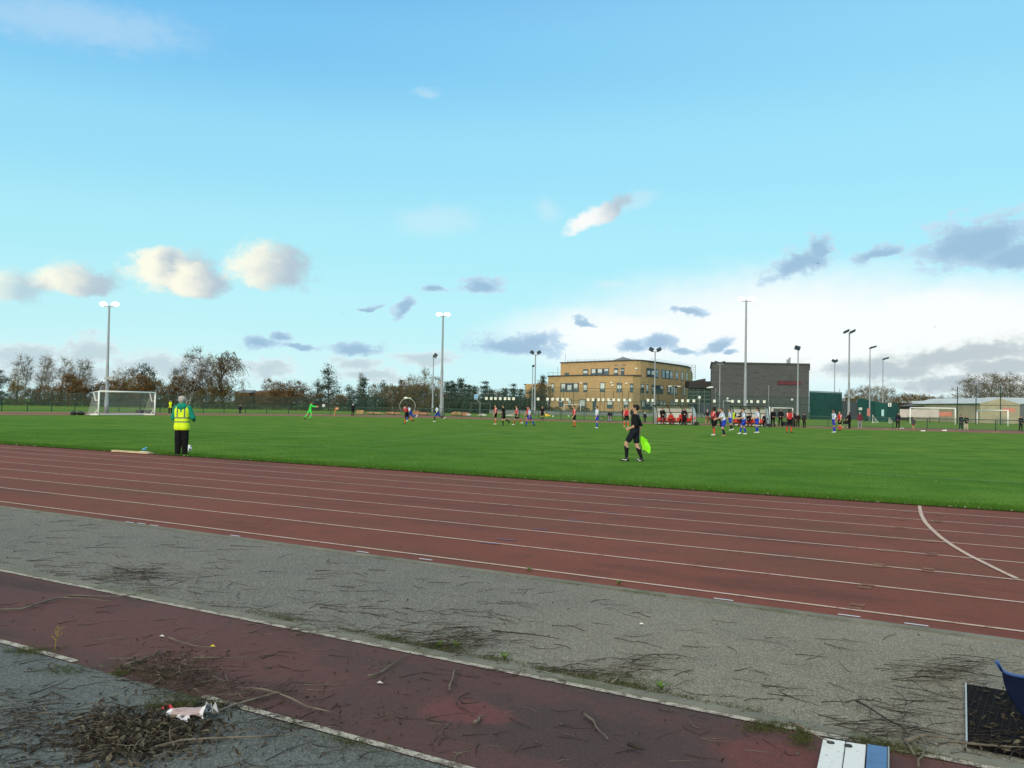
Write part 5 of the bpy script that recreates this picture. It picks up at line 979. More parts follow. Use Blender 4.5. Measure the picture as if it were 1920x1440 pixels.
def person(label, px, py, face, top, bottom, pose={}, h=1.76, skin='light', hair='brown', hairst='short', socks=None, boots=BOOTB, topst='shirt', grp=None, dep=None, near=False, vest=None, extra=None, gz=0.0, build=1.0, hat=None, loc=None):
    """face: 0 away from the camera, 90 to the left, 180 towards, 270 to the right"""
    g = loc if loc is not None else (ground(px, py, gz) if dep is None else foot(px, dep)); s = h/1.76; P = dict(lean=2, head=0, hturn=0, twist=0, la=(4, 9, 12, 0), ra=(4, 9, 12, 0), ll=(2, 3, 3), rl=(-2, 3, 3), side=0); P.update(pose)
    o = thing('person', g, label, 'person', grp, YAW+R(face)); rd = math.radians
    V3 = lambda *a: np.array(a, float)
    hip = {}; legs = {}; low = 1e9; pel = V3(0, 0, 0)
    L = rd(P['lean']); sd = rd(P['side']); sp = V3(math.sin(sd), math.sin(L), math.cos(L)*math.cos(sd)); sp /= np.linalg.norm(sp); tw = rd(P['twist']); rx = V3(math.cos(tw), math.sin(tw), 0); fwv = np.cross(V3(0, 0, 1), rx)
    for nm, sg in (('ll', -1), ('rl', 1)):
        t_, k_, ab = P[nm][:3]; ab = rd(ab)*sg; hp_ = V3(.095*sg, 0, 0); th = rd(t_); d1 = V3(math.sin(ab), math.sin(th)*math.cos(ab), -math.cos(th)*math.cos(ab)); kn = hp_+d1*.43
        sh = rd(t_-k_); d2 = V3(math.sin(ab)*.6, math.sin(sh), -math.cos(sh)); d2 /= np.linalg.norm(d2); an = kn+d2*.415; fp_ = rd(P[nm][3]) if len(P[nm]) > 3 else 0.0
        if len(P[nm]) <= 3 and k_ > 45 and t_ < 45: fp_ = -rd(min(70, k_-30))
        fd = V3(.22*sg, math.cos(fp_), math.sin(fp_)); fd /= np.linalg.norm(fd); up_ = np.cross(np.cross(fd, V3(0, 0, 1)), fd); up_ = V3(0, 0, 1) if np.linalg.norm(up_) < .2 else up_/np.linalg.norm(up_)
        heel = an-up_*.055-fd*.035; toe = an-up_*.062+fd*.165; legs[nm] = (hp_, kn, an, heel, toe); low = min(low, heel[2]-.030, toe[2]-.024)
    neck = sp*.53; chest = sp*.38; waist = sp*.17; hd = rd(P['head']); ht = rd(P['hturn']); hsp = V3(sp[0], math.sin(L*.6-hd), math.cos(L*.6-hd)); head = neck+hsp*.165
    hf = V3(-math.sin(ht), math.cos(ht), -math.sin(-hd) if False else math.sin(hd)*.0); hf /= np.linalg.norm(hf); hr = np.cross(hf, V3(0, 0, 1))
    arms = {}
    for nm, sg in (('la', -1), ('ra', 1)):
        a, ab, e, inn = P[nm]; sh = neck-sp*.065+rx*.175*sg; al, abr = rd(a), rd(ab)*sg; d1 = rx*math.sin(abr)+fwv*math.sin(al)*math.cos(abr)+V3(0, 0, -1)*math.cos(al)*math.cos(abr); el_ = sh+d1*.285
        d2 = rx*(math.sin(abr)-sg*math.sin(rd(inn)))+fwv*math.sin(al+rd(e))+V3(0, 0, -1)*math.cos(al+rd(e)); d2 /= np.linalg.norm(d2); wr = el_+d2*.25; arms[nm] = (sh, el_, wr, d2)
    Z0 = -low
    def tr(v): return (v+V3(0, 0, Z0))*s
    bw = build; body = []; add = lambda L_, a, b, ra, rb: L_.append((tr(a), tr(b), ra*s, rb*s))
    # trunk
    shl, shr = arms['la'][0], arms['ra'][0]; fx = fwv
    add(body, waist-rx*.055*bw, chest-rx*.075*bw, .088*bw, .098*bw); add(body, waist+rx*.055*bw, chest+rx*.075*bw, .088*bw, .098*bw); add(body, V3(-.07, 0, .02), waist-rx*.055, .098*bw, .088*bw); add(body, V3(.07, 0, .02), waist+rx*.055, .098*bw, .088*bw)
    add(body, shl+rx*.03, shr-rx*.03, .062, .062); add(body, chest, neck-sp*.05, .11*bw, .075); add(body, neck-sp*.06, head-hsp*.06, .054, .050)
    # head: skull, face, chin, nose, ears, brow
    add(body, head-hf*.018+hsp*.030, head+hf*.018+hsp*.028, .088, .083); add(body, head+hf*.030-hsp*.045, head+hf*.048-hsp*.072, .060, .036)
    add(body, head+hf*.092+hsp*.012, head+hf*.112-hsp*.022, .010, .015)
    for sg in (-1, 1): add(body, head+hr*.084*sg+hsp*.012-hf*.01, head+hr*.088*sg-hsp*.022, .016, .011); add(body, head+hf*.088+hr*.012*sg+hsp*.032, head+hf*.076+hr*.042*sg+hsp*.034, .012, .012)
    add(body, head+hf*.086-hr*.02-hsp*.050, head+hf*.086+hr*.02-hsp*.050, .010, .010)
    for nm, sg in (('ll', -1), ('rl', 1)):
        hp_, kn, an, heel, toe = legs[nm]; add(body, hp_, kn, .088*bw, .056); calf = kn+(an-kn)*.32; bk = V3(0, -.012, 0); add(body, kn, calf+bk, .052, .057); add(body, calf+bk, an, .057, .036); add(body, heel, toe, .032, .027); add(body, an, heel, .036, .032)
    for nm, sg in (('la', -1), ('ra', 1)):
        sh, el_, wr, d2 = arms[nm]; add(body, sh, el_, .054*bw**.5, .040); add(body, el_, el_+(wr-el_)*.3, .040, .042); add(body, el_+(wr-el_)*.3, wr, .042, .027)
        # hand: palm, four fingers of unequal length with a bend, thumb from the side of the palm
        inw = -rx*sg+fx*.3; pn = inw-d2*(inw @ d2); pn /= np.linalg.norm(pn); sdv = np.cross(d2, pn); pm_ = wr+d2*.085; cu = P.get('curl', .35); f1 = d2*math.cos(cu)+pn*math.sin(cu); f2 = d2*math.cos(2.3*cu)+pn*math.sin(2.3*cu)
        fr = .0085 if near else .0125
        add(body, wr+d2*.02-sdv*.014, pm_-sdv*.022, .020, .016); add(body, wr+d2*.02+sdv*.014, pm_+sdv*.022, .020, .016)
        for q, (off, ln) in enumerate(((-.033, .070), (-.011, .085), (.011, .088), (.033, .078))):
            b0_ = pm_+sdv*off; m_ = b0_+f1*ln*.52; e_ = m_+f2*ln*.48; add(body, b0_, m_, fr, fr*.95); add(body, m_, e_, fr*.95, fr*.8)
        th0 = wr+d2*.035-sdv*.030*sg*-1; m_ = th0+d2*.035+sdv*.030*sg+pn*.012; add(body, th0, m_, fr*1.25, fr*1.1); add(body, m_, m_+d2*.030+sdv*.006*sg+pn*.012, fr*1.1, fr*.9)
    vx = .0095 if near else .017; kk = .022
    V, Q = sdf_mesh(body, vx, kk*s); np_mesh('body', V, Q, SKIN[skin], o)
    cx_ = .014 if near else .019
    def garment(nm, prims, mat, k=.03, clip=None, hh=None):
        V, Q = sdf_mesh(prims, hh or cx_, k*s, clip); return np_mesh(nm, V, Q, mat, o)
    inf = {'shirt': .014, 'coat': .034, 'tight': .010}[topst]; C = []
    hem = {'shirt': -.05, 'coat': -.16, 'tight': -.02}[topst]
    for sg in (-1, 1):
        add(C, waist+rx*.055*bw*sg, chest+rx*.075*bw*sg, .088*bw+inf, .098*bw+inf); add(C, V3(.065*sg, 0, hem+.07), waist+rx*.055*sg, .098*bw+inf+.004, .088*bw+inf)
    add(C, shl+rx*.03, shr-rx*.03, .062+inf*.8, .062+inf*.8); add(C, chest, neck-sp*.065, .11*bw+inf*.8, .07+inf*.5)
    slv = {'shirt': .72, 'coat': 2, 'tight': 2}[topst] if 'sleeve' not in P else P['sleeve']
    for nm in ('la', 'ra'):
        sh, el_, wr, d2 = arms[nm]; f = min(1, slv); add(C, sh, sh+(el_-sh)*f, .054*bw**.5+inf, .042+inf+(.010 if slv < 1 else 0))
        if slv > 1: add(C, el_, el_+(wr-el_)*.96*(slv-1), .042+inf, .030+inf*.8)
    if topst == 'coat': add(C, neck-sp*.03-fx*.05, neck-sp*.03+fx*.05, .075, .072)
    zc = (Z0+hem)*s; 
    garment({'shirt': 'shirt', 'coat': 'jacket', 'tight': 'top'}[topst], C, top, clip=lambda X, Y, Z: (zc-Z))
    if vest is not None:
        Vv = []; vi = inf+.014
        for sg in (-1, 1): add(Vv, waist+rx*.055*bw*sg, chest+rx*.072*bw*sg, .090*bw+vi, .098*bw+vi); add(Vv, V3(.065*sg, 0, hem+.07), waist+rx*.055*sg, .10*bw+vi+.006, .09*bw+vi)
        add(Vv, shl+rx*.075, shr-rx*.075, .062+vi, .062+vi); zh = (Z0+hem-.02)*s; zt = (Z0+neck[2]-.0)*s
        garment('vest', Vv, vest, clip=lambda X, Y, Z: np.maximum(zh-Z, np.maximum(Z-zt, np.abs(X)-.20*bw*s)))
    kind, bm = bottom
    for_sh = {'shorts': .60, 'trousers': 1, 'skirt': .5}[kind]; Bm = []
    add(Bm, V3(-.07, 0, .03), V3(.07, 0, .03), .118*bw, .118*bw); add(Bm, V3(-.06, 0, .09), V3(.06, 0, .09), .102*bw, .102*bw)
    for nm in ('ll', 'rl'):
        hp_, kn, an, heel, toe = legs[nm]
        if kind == 'shorts': add(Bm, hp_, hp_+(kn-hp_)*.66, .106*bw, .092)
        else: wl = P.get('wide', 1.0); add(Bm, hp_, kn, .102*bw, .076*wl); add(Bm, kn, an+(an-kn)*.03, .076*wl, .062*wl)
    garment(kind, Bm, bm, k=.025)
    if socks is not None:
        for nm in ('ll', 'rl'):
            hp_, kn, an, heel, toe = legs[nm]; S_ = []; d_ = an-kn; add(S_, kn+d_*.20, kn+d_*.36+V3(0, -.012, 0), .058, .065); add(S_, kn+d_*.36+V3(0, -.012, 0), an, .065, .043); garment('sock', S_, socks, k=.015)
    for nm in ('ll', 'rl'):
        hp_, kn, an, heel, toe = legs[nm]; S_ = []; add(S_, heel, toe, .040, .034); add(S_, an, heel, .046, .040); bo = garment('boot', S_, boots, k=.02)
        if near and socks is not None:            # pale curved stroke along the side of the boot
            fd = (toe-heel); sdx = np.cross(fd, V3(0, 0, 1)); sdx /= np.linalg.norm(sdx); b = MB()
            for sg in (-1, 1): q0 = [tr(heel+fd*f+sdx*sg*(.040+.006*math.sin(f*3))+V3(0, 0, z)) for f, z in ((.05, .016), (.30, -.012), (.62, .008), (.95, .022))]; b.tube(q0, [.005, .013, .011, .003], 6)
            m_ = b.build('pale_stroke', WHT, None, True); m_.parent = bo
    # hair, hood or hat
    Hd = [(tr(head-hf*.018+hsp*.034), tr(head+hf*.016+hsp*.034), .099*s, .090*s)]
    hc = tr(head); nrm = hf*.62-hsp*.62; nrm /= np.linalg.norm(nrm)
    if hairst == 'short': cl = lambda X, Y, Z: ((X-hc[0])*nrm[0]+(Y-hc[1])*nrm[1]+(Z-hc[2])*nrm[2])-.012*s
    elif hairst == 'full':
        Hd = [(tr(head-hf*.030+hsp*.038), tr(head+hf*.006+hsp*.045), .103*s, .094*s), (tr(head-hf*.045-hsp*.02), tr(head-hf*.045-hsp*.05), .078*s, .062*s)]; cl = lambda X, Y, Z: ((X-hc[0])*nrm[0]+(Y-hc[1])*nrm[1]+(Z-hc[2])*nrm[2])-.030*s
    elif hairst == 'bun':
        Hd += [(tr(head-hf*.10+hsp*.09), tr(head-hf*.12+hsp*.07), .058*s, .058*s), (tr(head-hf*.07), tr(head-hf*.10-hsp*.10), .06*s, .045*s)]; cl = lambda X, Y, Z: ((X-hc[0])*nrm[0]+(Y-hc[1])*nrm[1]+(Z-hc[2])*nrm[2])-.012*s
    elif hairst in ('hood', 'cap', 'beanie'):
        Hd = [(tr(head-hf*.02+hsp*.03), tr(head+hf*.01+hsp*.03), .112*s, .102*s)]
        if hairst == 'hood': Hd += [(tr(head-hf*.04-hsp*.04), tr(neck-sp*.02), .10*s, .085*s)]; n2 = hf*.9-hsp*.15; cl = lambda X, Y, Z: ((X-hc[0])*n2[0]+(Y-hc[1])*n2[1]+(Z-hc[2])*n2[2])-.055*s
        else:
            cl = lambda X, Y, Z: -((X-hc[0])*hsp[0]+(Y-hc[1])*hsp[1]+(Z-hc[2])*hsp[2])+.028*s
            if hairst == 'cap': Hd += [(tr(head+hf*.10+hsp*.045-hr*.03), tr(head+hf*.16+hsp*.035), .03*s, .02*s)]
    garment({'hood': 'hood', 'cap': 'cap', 'beanie': 'hat'}.get(hairst, 'hair'), Hd, hat or HAIRM[hair], k=.02, clip=cl, hh=.011 if near else .016)
    for sg in (-1, 1): b = MB(); b.ball(tr(head+hf*.079+hr*.031*sg+hsp*.012), .0105*s, 6, 5); b.build('eye', EYEM, None, True).parent = o
    o['_tr'] = 0; del o['_tr']
    return o, dict(arms=arms, legs=legs, neck=neck, head=head, tr=tr, sp=sp, rx=rx, fx=fx)

walk = dict(lean=4, ll=(26, 14, 2), rl=(-14, 16, 2), la=(-16, 8, 25, 0), ra=(18, 8, 35, 0)); run = dict(lean=16, ll=(42, 46, 2), rl=(-34, 52, 2), la=(-48, 12, 80, 10), ra=(38, 12, 85, 15)); stand = {}
SH, TR = 'shorts', 'trousers'
GR, GBW, GSP = 'players in red shirts', 'players in blue and white stripes', 'onlookers along the far track'
# the two nearest people
o, J = person('grey haired steward in a yellow vest over a green jacket, seen from behind', 339.5, 854.5, 4, JADE, (TR, cloth('black_trousers', (.008, .008, .010), .2)), dict(lean=3, head=14, hturn=-18, la=(6, 17, 62, 30), ra=(4, 24, 68, 30), ll=(0, 1, .2), rl=(2, 2, .2), wide=1.30), h=1.78, hair='grey', hairst='full', topst='coat', vest=VESTM, near=True, build=1.10)
tr_ = J['tr']; b0 = J['neck']; Hd = [(tr_(b0-J['fx']*.10-J['sp']*.02-J['rx']*.06), tr_(b0-J['fx']*.10-J['sp']*.02+J['rx']*.06), .085, .085), (tr_(b0-J['fx']*.08+J['sp']*.03-J['rx']*.05), tr_(b0-J['fx']*.08+J['sp']*.03+J['rx']*.05), .07, .07), (tr_(b0-J['fx']*.11-J['sp']*.10), tr_(b0-J['fx']*.10-J['sp']*.04), .05, .08)]
V, Q = sdf_mesh(Hd, .014, .03); np_mesh('hood', V, Q, JADE, o)
o, J = person('linesman in black kit stepping to the left with a lime flag', 1189, 866, 62, BLK, (SH, cloth('black_shorts', (.012, .014, .024), .2)), dict(lean=-3, head=-2, hturn=10, twist=6, la=(-14, 10, 78, 26), ra=(-22, 9, 34, 0), curl=.95, ll=(31, 34, 2, -4), rl=(-5, 17, 3, 16), sleeve=1.05), h=1.80, hair='black', socks=BLK, near=True, build=.98)
wr = J['tr'](J['arms']['ra'][2]+J['arms']['ra'][3]*.09); fl = thing('linesman_flag', o.location, 'lime green linesman flag hanging at the side of the linesman', 'flag', rz=o.rotation_euler[2])
b = MB(); tip = Vector(wr)+Vector((.08, -.10, -.44)); b.tube([Vector(wr)+Vector((-.02, .03, .08)), tip], .011, 8); b.build('stick', GRILL, fl)
b = MB(); nu, nv = 10, 9; top_ = Vector(wr)+(tip-Vector(wr))*.12
for j in range(nv+1):
    for i in range(nu+1):
        u, v_ = i/nu, j/nv; p = top_.lerp(tip, v_)+Vector((.02, -.25*u, .07*u-.10*u*v_-.10*u*u+.06*v_*(u > .85)))+Vector((.05*math.sin(u*7+v_*2)*u, .025*math.sin(v_*7), .030*math.sin(u*5+v_*6))); b.v.append(tuple(p))
b.f = [(j*(nu+1)+i, j*(nu+1)+i+1, (j+1)*(nu+1)+i+1, (j+1)*(nu+1)+i) for j in range(nv) for i in range(nu)]; b.m = [0]*len(b.f); b.build('cloth', LIMEF, fl, True, world=False)

kick = dict(lean=10, twist=-20, la=(65, 35, 20, 0), ra=(60, 10, 25, 0), ll=(-30, 6, 4, -26), rl=(16, 36, 4, 0))
person('goalkeeper in bright green leaning forward after a throw', 581, 787, 290, GRN, (SH, GRN), kick, socks=GRN, topst='tight', h=1.86)
person('distant steward in a yellow vest beside the left goal', 319, 777.4, 200, BLK, (TR, BLK), dict(la=(8, 8, 40, 25), ra=(8, 8, 30, 10)), vest=HV, topst='coat', h=1.80, hairst='cap', hat=BLK, boots=BOOTW)
person('small dark figure with white shoes far behind the steward', 450, 777.2, 215, NAVY, (TR, NAVY), dict(), topst='coat', h=1.22, hair='blond', boots=BOOTW)
person('onlooker in a long black coat and pale cap right of the corner flag', 661.5, 780.3, 10, BLK, (TR, BLK), dict(la=(12, 6, 70, 35), ra=(12, 6, 70, 35), rl=(6, 8, 2)), topst='coat', h=1.60, hairst='beanie', hat=WHT)
person('red shirted player sprinting left ahead of a hidden opponent', 762, 795.5, 80, RED, (SH, BLK), dict(lean=13, ll=(10, 8, 2), rl=(-24, 42, 2), la=(30, 8, 70, 0), ra=(-35, 10, 60, 0)), skin='dark', hair='black', socks=ORS, grp=GR)
person('blue and white player running close behind the sprinting red player', 769, 790.5, 85, BLUEW, (SH, BLUS), dict(run, rl=(-30, 78, 2)), skin='dark', hair='black', socks=BLUS, boots=BOOTW, grp=GBW)
person('blue and white player running left in front of the tall floodlight', 820.5, 791.5, 85, PALEB, (SH, BLUS), dict(run, lean=12), skin='dark', hair='black', socks=NAVY, boots=BOOTW, grp=GBW)
person('red player standing directly left of the referee', 929, 796, 110, RED, (SH, BLK), dict(la=(10, 6, 25, 0), ra=(-6, 8, 20, 0), ll=(6, 4, 4), rl=(-3, 4, 4)), socks=ORS, boots=BOOTW, grp=GR, h=1.78)
person('referee in all black jogging left between two red players', 944, 798, 80, BLK, (SH, BLK), dict(lean=3, ll=(8, 14, 2), rl=(-12, 54, 2), la=(18, 10, 55, 10), ra=(-12, 8, 45, 0)), hair='black', socks=BLK, h=1.80, topst='shirt')
person('red player walking left right beside the referee', 969, 797, 95, RED, (SH, BLK), dict(walk, rl=(-18, 40, 2)), socks=ORS, boots=BOOTW, grp=GR, h=1.80)
person('red player half hidden behind a striding blue and white player', 990, 792.5, 100, REDP, (SH, BLK), walk, socks=ORS, grp=GR, h=1.72)
person('blue and white player striding left before the twin headed floodlight', 993, 799, 90, BLUEW, (SH, BLUS), dict(walk, ll=(30, 18, 2), rl=(-22, 16, 2)), skin='tan', hair='black', socks=BLUS, grp=GBW, h=1.76)
o, J = person('assistant referee in black holding a yellow flag on the far touchline', 1016.5, 788.3, 195, BLK, (SH, BLK), dict(ra=(0, 8, 8, 0), la=(4, 14, 10, 0)), socks=BLK, boots=BOOTB, h=1.72, hair='blond')
wr = J['tr'](J['arms']['la'][2]+J['arms']['la'][3]*.08); fl = thing('linesman_flag', o.location, 'yellow flag held low by the far assistant referee', 'flag', rz=o.rotation_euler[2]); b = MB(); b.tube([Vector(wr), Vector(wr)+Vector((-.25, .2, -.20))], .014, 6); b.build('stick', GRILL, fl, world=False)
b = MB()
for j in range(5):
    for i in range(6): u, v_ = i/5, j/4; b.v.append(tuple(Vector(wr)+Vector((-.02-.62*u, .1+.05*math.sin(u*6), .05-.28*v_-.16*u*(1-v_)-.02+.04*math.sin(u*7+v_*3)))))
b.f = [(j*6+i, j*6+i+1, (j+1)*6+i+1, (j+1)*6+i) for j in range(4) for i in range(5)]; b.m = [0]*20; b.build('cloth', YELF, fl, True, world=False)
person('red player standing alone before the small white goal', 1076.5, 801, 110, RED, (SH, BLK), dict(la=(5, 8, 30, 0), ra=(-8, 9, 15, 0), hturn=20), socks=ORS, boots=BOOTB, grp=GR, h=1.78)
person('pale blue shirted player standing alone before the school door', 1119, 803, 105, PALEB, (SH, BLUS), dict(la=(4, 8, 25, 0), ra=(-4, 8, 10, 0), ll=(5, 6, 2), rl=(-4, 4, 2)), hair='black', socks=BLUS, boots=BOOTW, grp=GBW, h=1.80)
person('red player with arms down just left of the linesman', 1174, 801.5, 185, RED, (SH, BLK), dict(la=(8, 10, 20, 0), ra=(10, 12, 30, 8), ll=(5, 5, 5), rl=(-4, 6, 4)), hair='ginger', socks=ORS, boots=BOOTW, grp=GR, h=1.80)
person('onlooker in black behind the red player near the linesman', 1169.5, 789.5, 180, BLK, (TR, BLK), dict(), topst='coat', grp=GSP, h=1.70)
person('onlooker in black with a pale headband beside the head of the linesman', 1186.5, 790, 165, BLK, (TR, BLK), dict(), topst='coat', h=1.76, hairst='beanie', hat=WHT, grp=GSP)
person('child in navy with a pale cap right of the linesman', 1209, 792.8, 200, NAVY, (TR, NAVY), dict(), topst='coat', h=1.22, hairst='beanie', hat=WHT, grp=GSP)
# man with bicycle
sit = dict(lean=6, ll=(84, 84, 6), rl=(84, 84, 6), la=(22, 8, 50, 25), ra=(22, 8, 50, 25))
p = ground(1144, 790.3); person('man in navy sitting on a stool behind his bicycle', 1144, 790.3, 165, NAVY, (TR, GREY), sit, topst='coat', hair='black', loc=p)
st = thing('stool', p, 'folding stool under the man beside the bicycle', 'stool'); b = MB(); b.box(p+Vector((0, 0, .40)), (.42, .36, .04), YAW); b.build('seat', NAVY, st)
for sx in (-1, 1):
    for sy in (-1, 1): b = MB(); b.tube([p+RT2*.19*sx+FW2*.15*sy, p+RT2*.17*sx+FW2*.13*sy+Vector((0, 0, .39))], .018, 6); b.build('leg', GRILL, st)
bp = ground(1135.5, 789.8); bi = thing('bicycle', bp, 'black bicycle lying low in front of the seated man', 'bicycle'); RW = .31
WH = [bp-RT2*.50+Vector((0, 0, RW)), bp+RT2*.52+Vector((0, 0, RW))]
for c0 in WH:
    b = MB(); b.tube([c0+RT2*math.cos(q)*RW+Vector((0, 0, 1))*math.sin(q)*RW for q in [2*math.pi*i/24 for i in range(25)]], .026, 6); wl = b.build('wheel', BLACK, bi)
    b = MB()
    for i in range(8): q = math.pi*i/4; b.tube([c0, c0+RT2*math.cos(q)*RW+Vector((0, 0, 1))*math.sin(q)*RW], .006, 4)
    b.build('spokes', GRILL, wl)
cr0 = bp+Vector((0, 0, .30)); sdl = bp+RT2*.14+Vector((0, 0, .78)); hb_ = bp-RT2*.33+Vector((0, 0, .80))
b = MB(); b.tube([WH[1], cr0, hb_-Vector((0, 0, .1)), sdl-Vector((0, 0, .1)), cr0], .022, 6); b.tube([WH[1], sdl-Vector((0, 0, .12))], .015, 6); b.tube([WH[0], hb_], .022, 6); b.build('frame', M('bike_paint', (.03, .03, .03), .35), bi)
b = MB(); b.ball(sdl+Vector((0, 0, .05)), (.13, .07, .04), 8, 5); b.tube([sdl-Vector((0, 0, .12)), sdl+Vector((0, 0, .04))], .014, 6); b.build('saddle', BLACK, bi)
b = MB(); b.tube([hb_-FW2*.26, hb_+Vector((0, 0, .05)), hb_+FW2*.26], .016, 6); b.build('handlebar', BLACK, bi)
# first dugout
d1a, d1b = D1[1], D1[2]
def in_dug(a, c_, k, back): v = a.lerp(c_, k); return Vector((v.x, v.y+back, 0))
seat = dict(lean=22, head=10, ll=(84, 80, 7), rl=(82, 84, 7), la=(38, 8, 45, 15), ra=(38, 8, 45, 15))
person('man in a long black coat standing at the left of the nearer dugout', 0, 0, 185, BLK, (TR, DRED), dict(la=(10, 8, 60, 40), ra=(10, 8, 60, 40)), topst='coat', loc=in_dug(d1a, d1b, .22, .05), h=1.78, build=1.1)
person('substitute in red sitting bent forward in the nearer dugout', 0, 0, 190, REDP, (TR, DRED), dict(seat, lean=34), topst='coat', hair='black', loc=in_dug(d1a, d1b, .36, .62), grp='substitutes in red')
person('substitute in red sitting upright left of the standing coach', 0, 0, 170, REDP, (TR, BLK), dict(seat, lean=12), topst='coat', loc=in_dug(d1a, d1b, .66, .62), grp='substitutes in red', boots=BOOTW)
person('coach in a dark padded coat standing at the right of the nearer dugout', 0, 0, 180, cloth('plum_black', (.020, .014, .022)), (TR, BLK), dict(la=(14, 10, 70, 45), ra=(14, 10, 70, 45)), topst='coat', loc=in_dug(d1a, d1b, .78, .0), h=1.80, build=1.15)
person('substitute in orange red sitting at the right end of the nearer dugout', 0, 0, 200, cloth('orange_red', (.62, .10, .06)), (SH, REDP), dict(seat, lean=26), topst='coat', hair='blond', loc=in_dug(d1a, d1b, .91, .60), grp='substitutes in red')
# between the dugouts and in front of the second
person('man in a navy top with hands on hips and bare legs between the dugouts', 1326, 796.5, 180, NAVY, (SH, BROWN), dict(la=(-4, 34, 70, 60), ra=(-4, 34, 70, 60), ll=(4, 4, 8), rl=(4, 4, 8)), topst='tight', h=1.66, hair='grey', grp=GSP)
person('tall red player with dark bunched hair left of the striped group', 1337.5, 816.5, 100, RED, (SH, BLK), dict(la=(20, 8, 55, 0), ra=(6, 10, 30, 0), ll=(3, 3, 4), rl=(-5, 5, 3)), skin='dark', hair='black', hairst='bun', socks=ORS, boots=BOOTW, grp=GR, h=1.84)
person('coach in a black and dark red jacket behind the tall red player', 1346.5, 801.8, 200, cloth('maroon_black', (.045, .012, .018)), (TR, BLK), walk, topst='coat', h=1.80, boots=BOOTW, hair='blond')
person('striped player stooping with bent knees, leftmost of the striped group', 1357, 818, 100, BLUEW, (SH, BLUS), dict(lean=14, la=(36, 10, 40, 10), ra=(20, 10, 50, 15), ll=(18, 30, 3), rl=(4, 24, 3)), socks=NAVY, boots=M('gold_boot', (.35, .24, .10), .5), grp=GBW, h=1.82)
person('striped player standing behind the stooping one', 1368.5, 807, 95, BLUEW, (SH, BLUS), dict(la=(20, 8, 35, 0), ra=(-4, 8, 20, 0), ll=(0, 4, 2), rl=(-14, 12, 2)), socks=NAVY, boots=BOOTW, grp=GBW, h=1.76)
person('person in black with a yellow bib in front of the farther dugout', 1374, 799.3, 175, BLK, (TR, NAVY), dict(la=(12, 16, 50, 20), ra=(12, 16, 50, 20)), topst='coat', vest=HV, h=1.72, hair='black', build=1.1)
person('striped player with arms bent, walking left in the middle of the group', 1394.5, 814.5, 90, BLUEW, (SH, BLUS), dict(walk, la=(10, 12, 70, 15), ra=(6, 12, 75, 15), rl=(-6, 10, 2)), hair='brown', socks=BLUS, boots=BOOTW, grp=GBW, h=1.82)
person('striped player with black hair, rightmost of the striped group', 1419, 812, 100, BLUEW, (SH, BLUS), dict(lean=-4, la=(6, 10, 62, 15), ra=(4, 10, 68, 15), ll=(12, 10, 2), rl=(-4, 14, 2)), hair='black', hairst='full', socks=BLUS, boots=BOOTW, grp=GBW, h=1.86)
d2a, d2b = D2[1], D2[2]
person('substitute in navy sitting low at the left of the farther dugout', 0, 0, 180, NAVY, (TR, DRED), seat, topst='coat', hair='black', loc=in_dug(d2a, d2b, .19, .62), grp='people in the farther dugout')
person('substitute in black sitting behind the walking striped player', 0, 0, 175, BLK, (TR, DRED), dict(seat, lean=14), topst='coat', hair='black', loc=in_dug(d2a, d2b, .46, .62), grp='people in the farther dugout')
person('person in navy standing inside the farther dugout', 0, 0, 185, NAVY, (TR, NAVY), dict(la=(16, 8, 80, 30), ra=(16, 8, 80, 30)), topst='coat', loc=in_dug(d2a, d2b, .33, .1), grp='people in the farther dugout', hair='brown', h=1.76)
person('bald man in black sitting at the right end of the farther dugout', 0, 0, 165, BLK, (TR, BLK), dict(seat, lean=6), topst='coat', hair='blond', loc=in_dug(d2a, d2b, .92, .60), grp='people in the farther dugout', boots=BOOTW)
person('man with a shaved head in a black coat beside the farther dugout', 1449, 800, 182, BLK, (TR, BLK), dict(la=(8, 12, 55, 40), ra=(8, 12, 55, 40), ll=(0, 2, 4), rl=(0, 2, 4)), topst='coat', h=1.84, hair='grey', build=1.1)
person('man in a black hooded coat behind the black kit bag', 1463.5, 799.5, 180, BLK, (TR, BLK), dict(la=(6, 14, 55, 35), ra=(6, 14, 55, 35), ll=(0, 2, 6), rl=(0, 2, 6)), topst='coat', h=1.88, hairst='hood', hat=BLK, build=1.1)
person('red player with dark hair and orange socks before the black coated men', 1480, 812, 195, RED, (SH, BLK), dict(la=(0, 24, 18, 0), ra=(6, 14, 20, 0), ll=(6, 5, 4), rl=(-6, 6, 4)), skin='dark', hair='black', hairst='full', socks=ORS, boots=BOOTB, grp=GR, h=1.82)
person('person in a dark jacket with white sleeves behind the red player', 1487, 801, 170, NAVY, (TR, BLK), dict(), topst='coat', h=1.66, hair='black', grp=GSP)
person('short person in a brown black coat with hands in pockets', 1496, 801.3, 175, cloth('brown_black', (.020, .015, .013)), (TR, BLK), dict(la=(4, 18, 40, 30), ra=(4, 18, 40, 30)), topst='coat', h=1.46, hair='grey', grp=GSP)
person('person in a grey black coat at the foot of the floodlight', 1508, 801.8, 130, cloth('charcoal', (.022, .025, .028)), (TR, BLK), dict(), topst='coat', h=1.52, hairst='beanie', hat=BLK, grp=GSP)
person('striped player standing before the green ribbed fence', 1563.5, 811.2, 100, BLUEW, (SH, BLUS), dict(la=(-4, 12, 15, 0), ra=(-10, 8, 12, 0), ll=(8, 5, 3), rl=(-8, 6, 3)), hair='black', socks=BLUS, boots=BOOTW, grp=GBW, skin='tan', h=1.84)
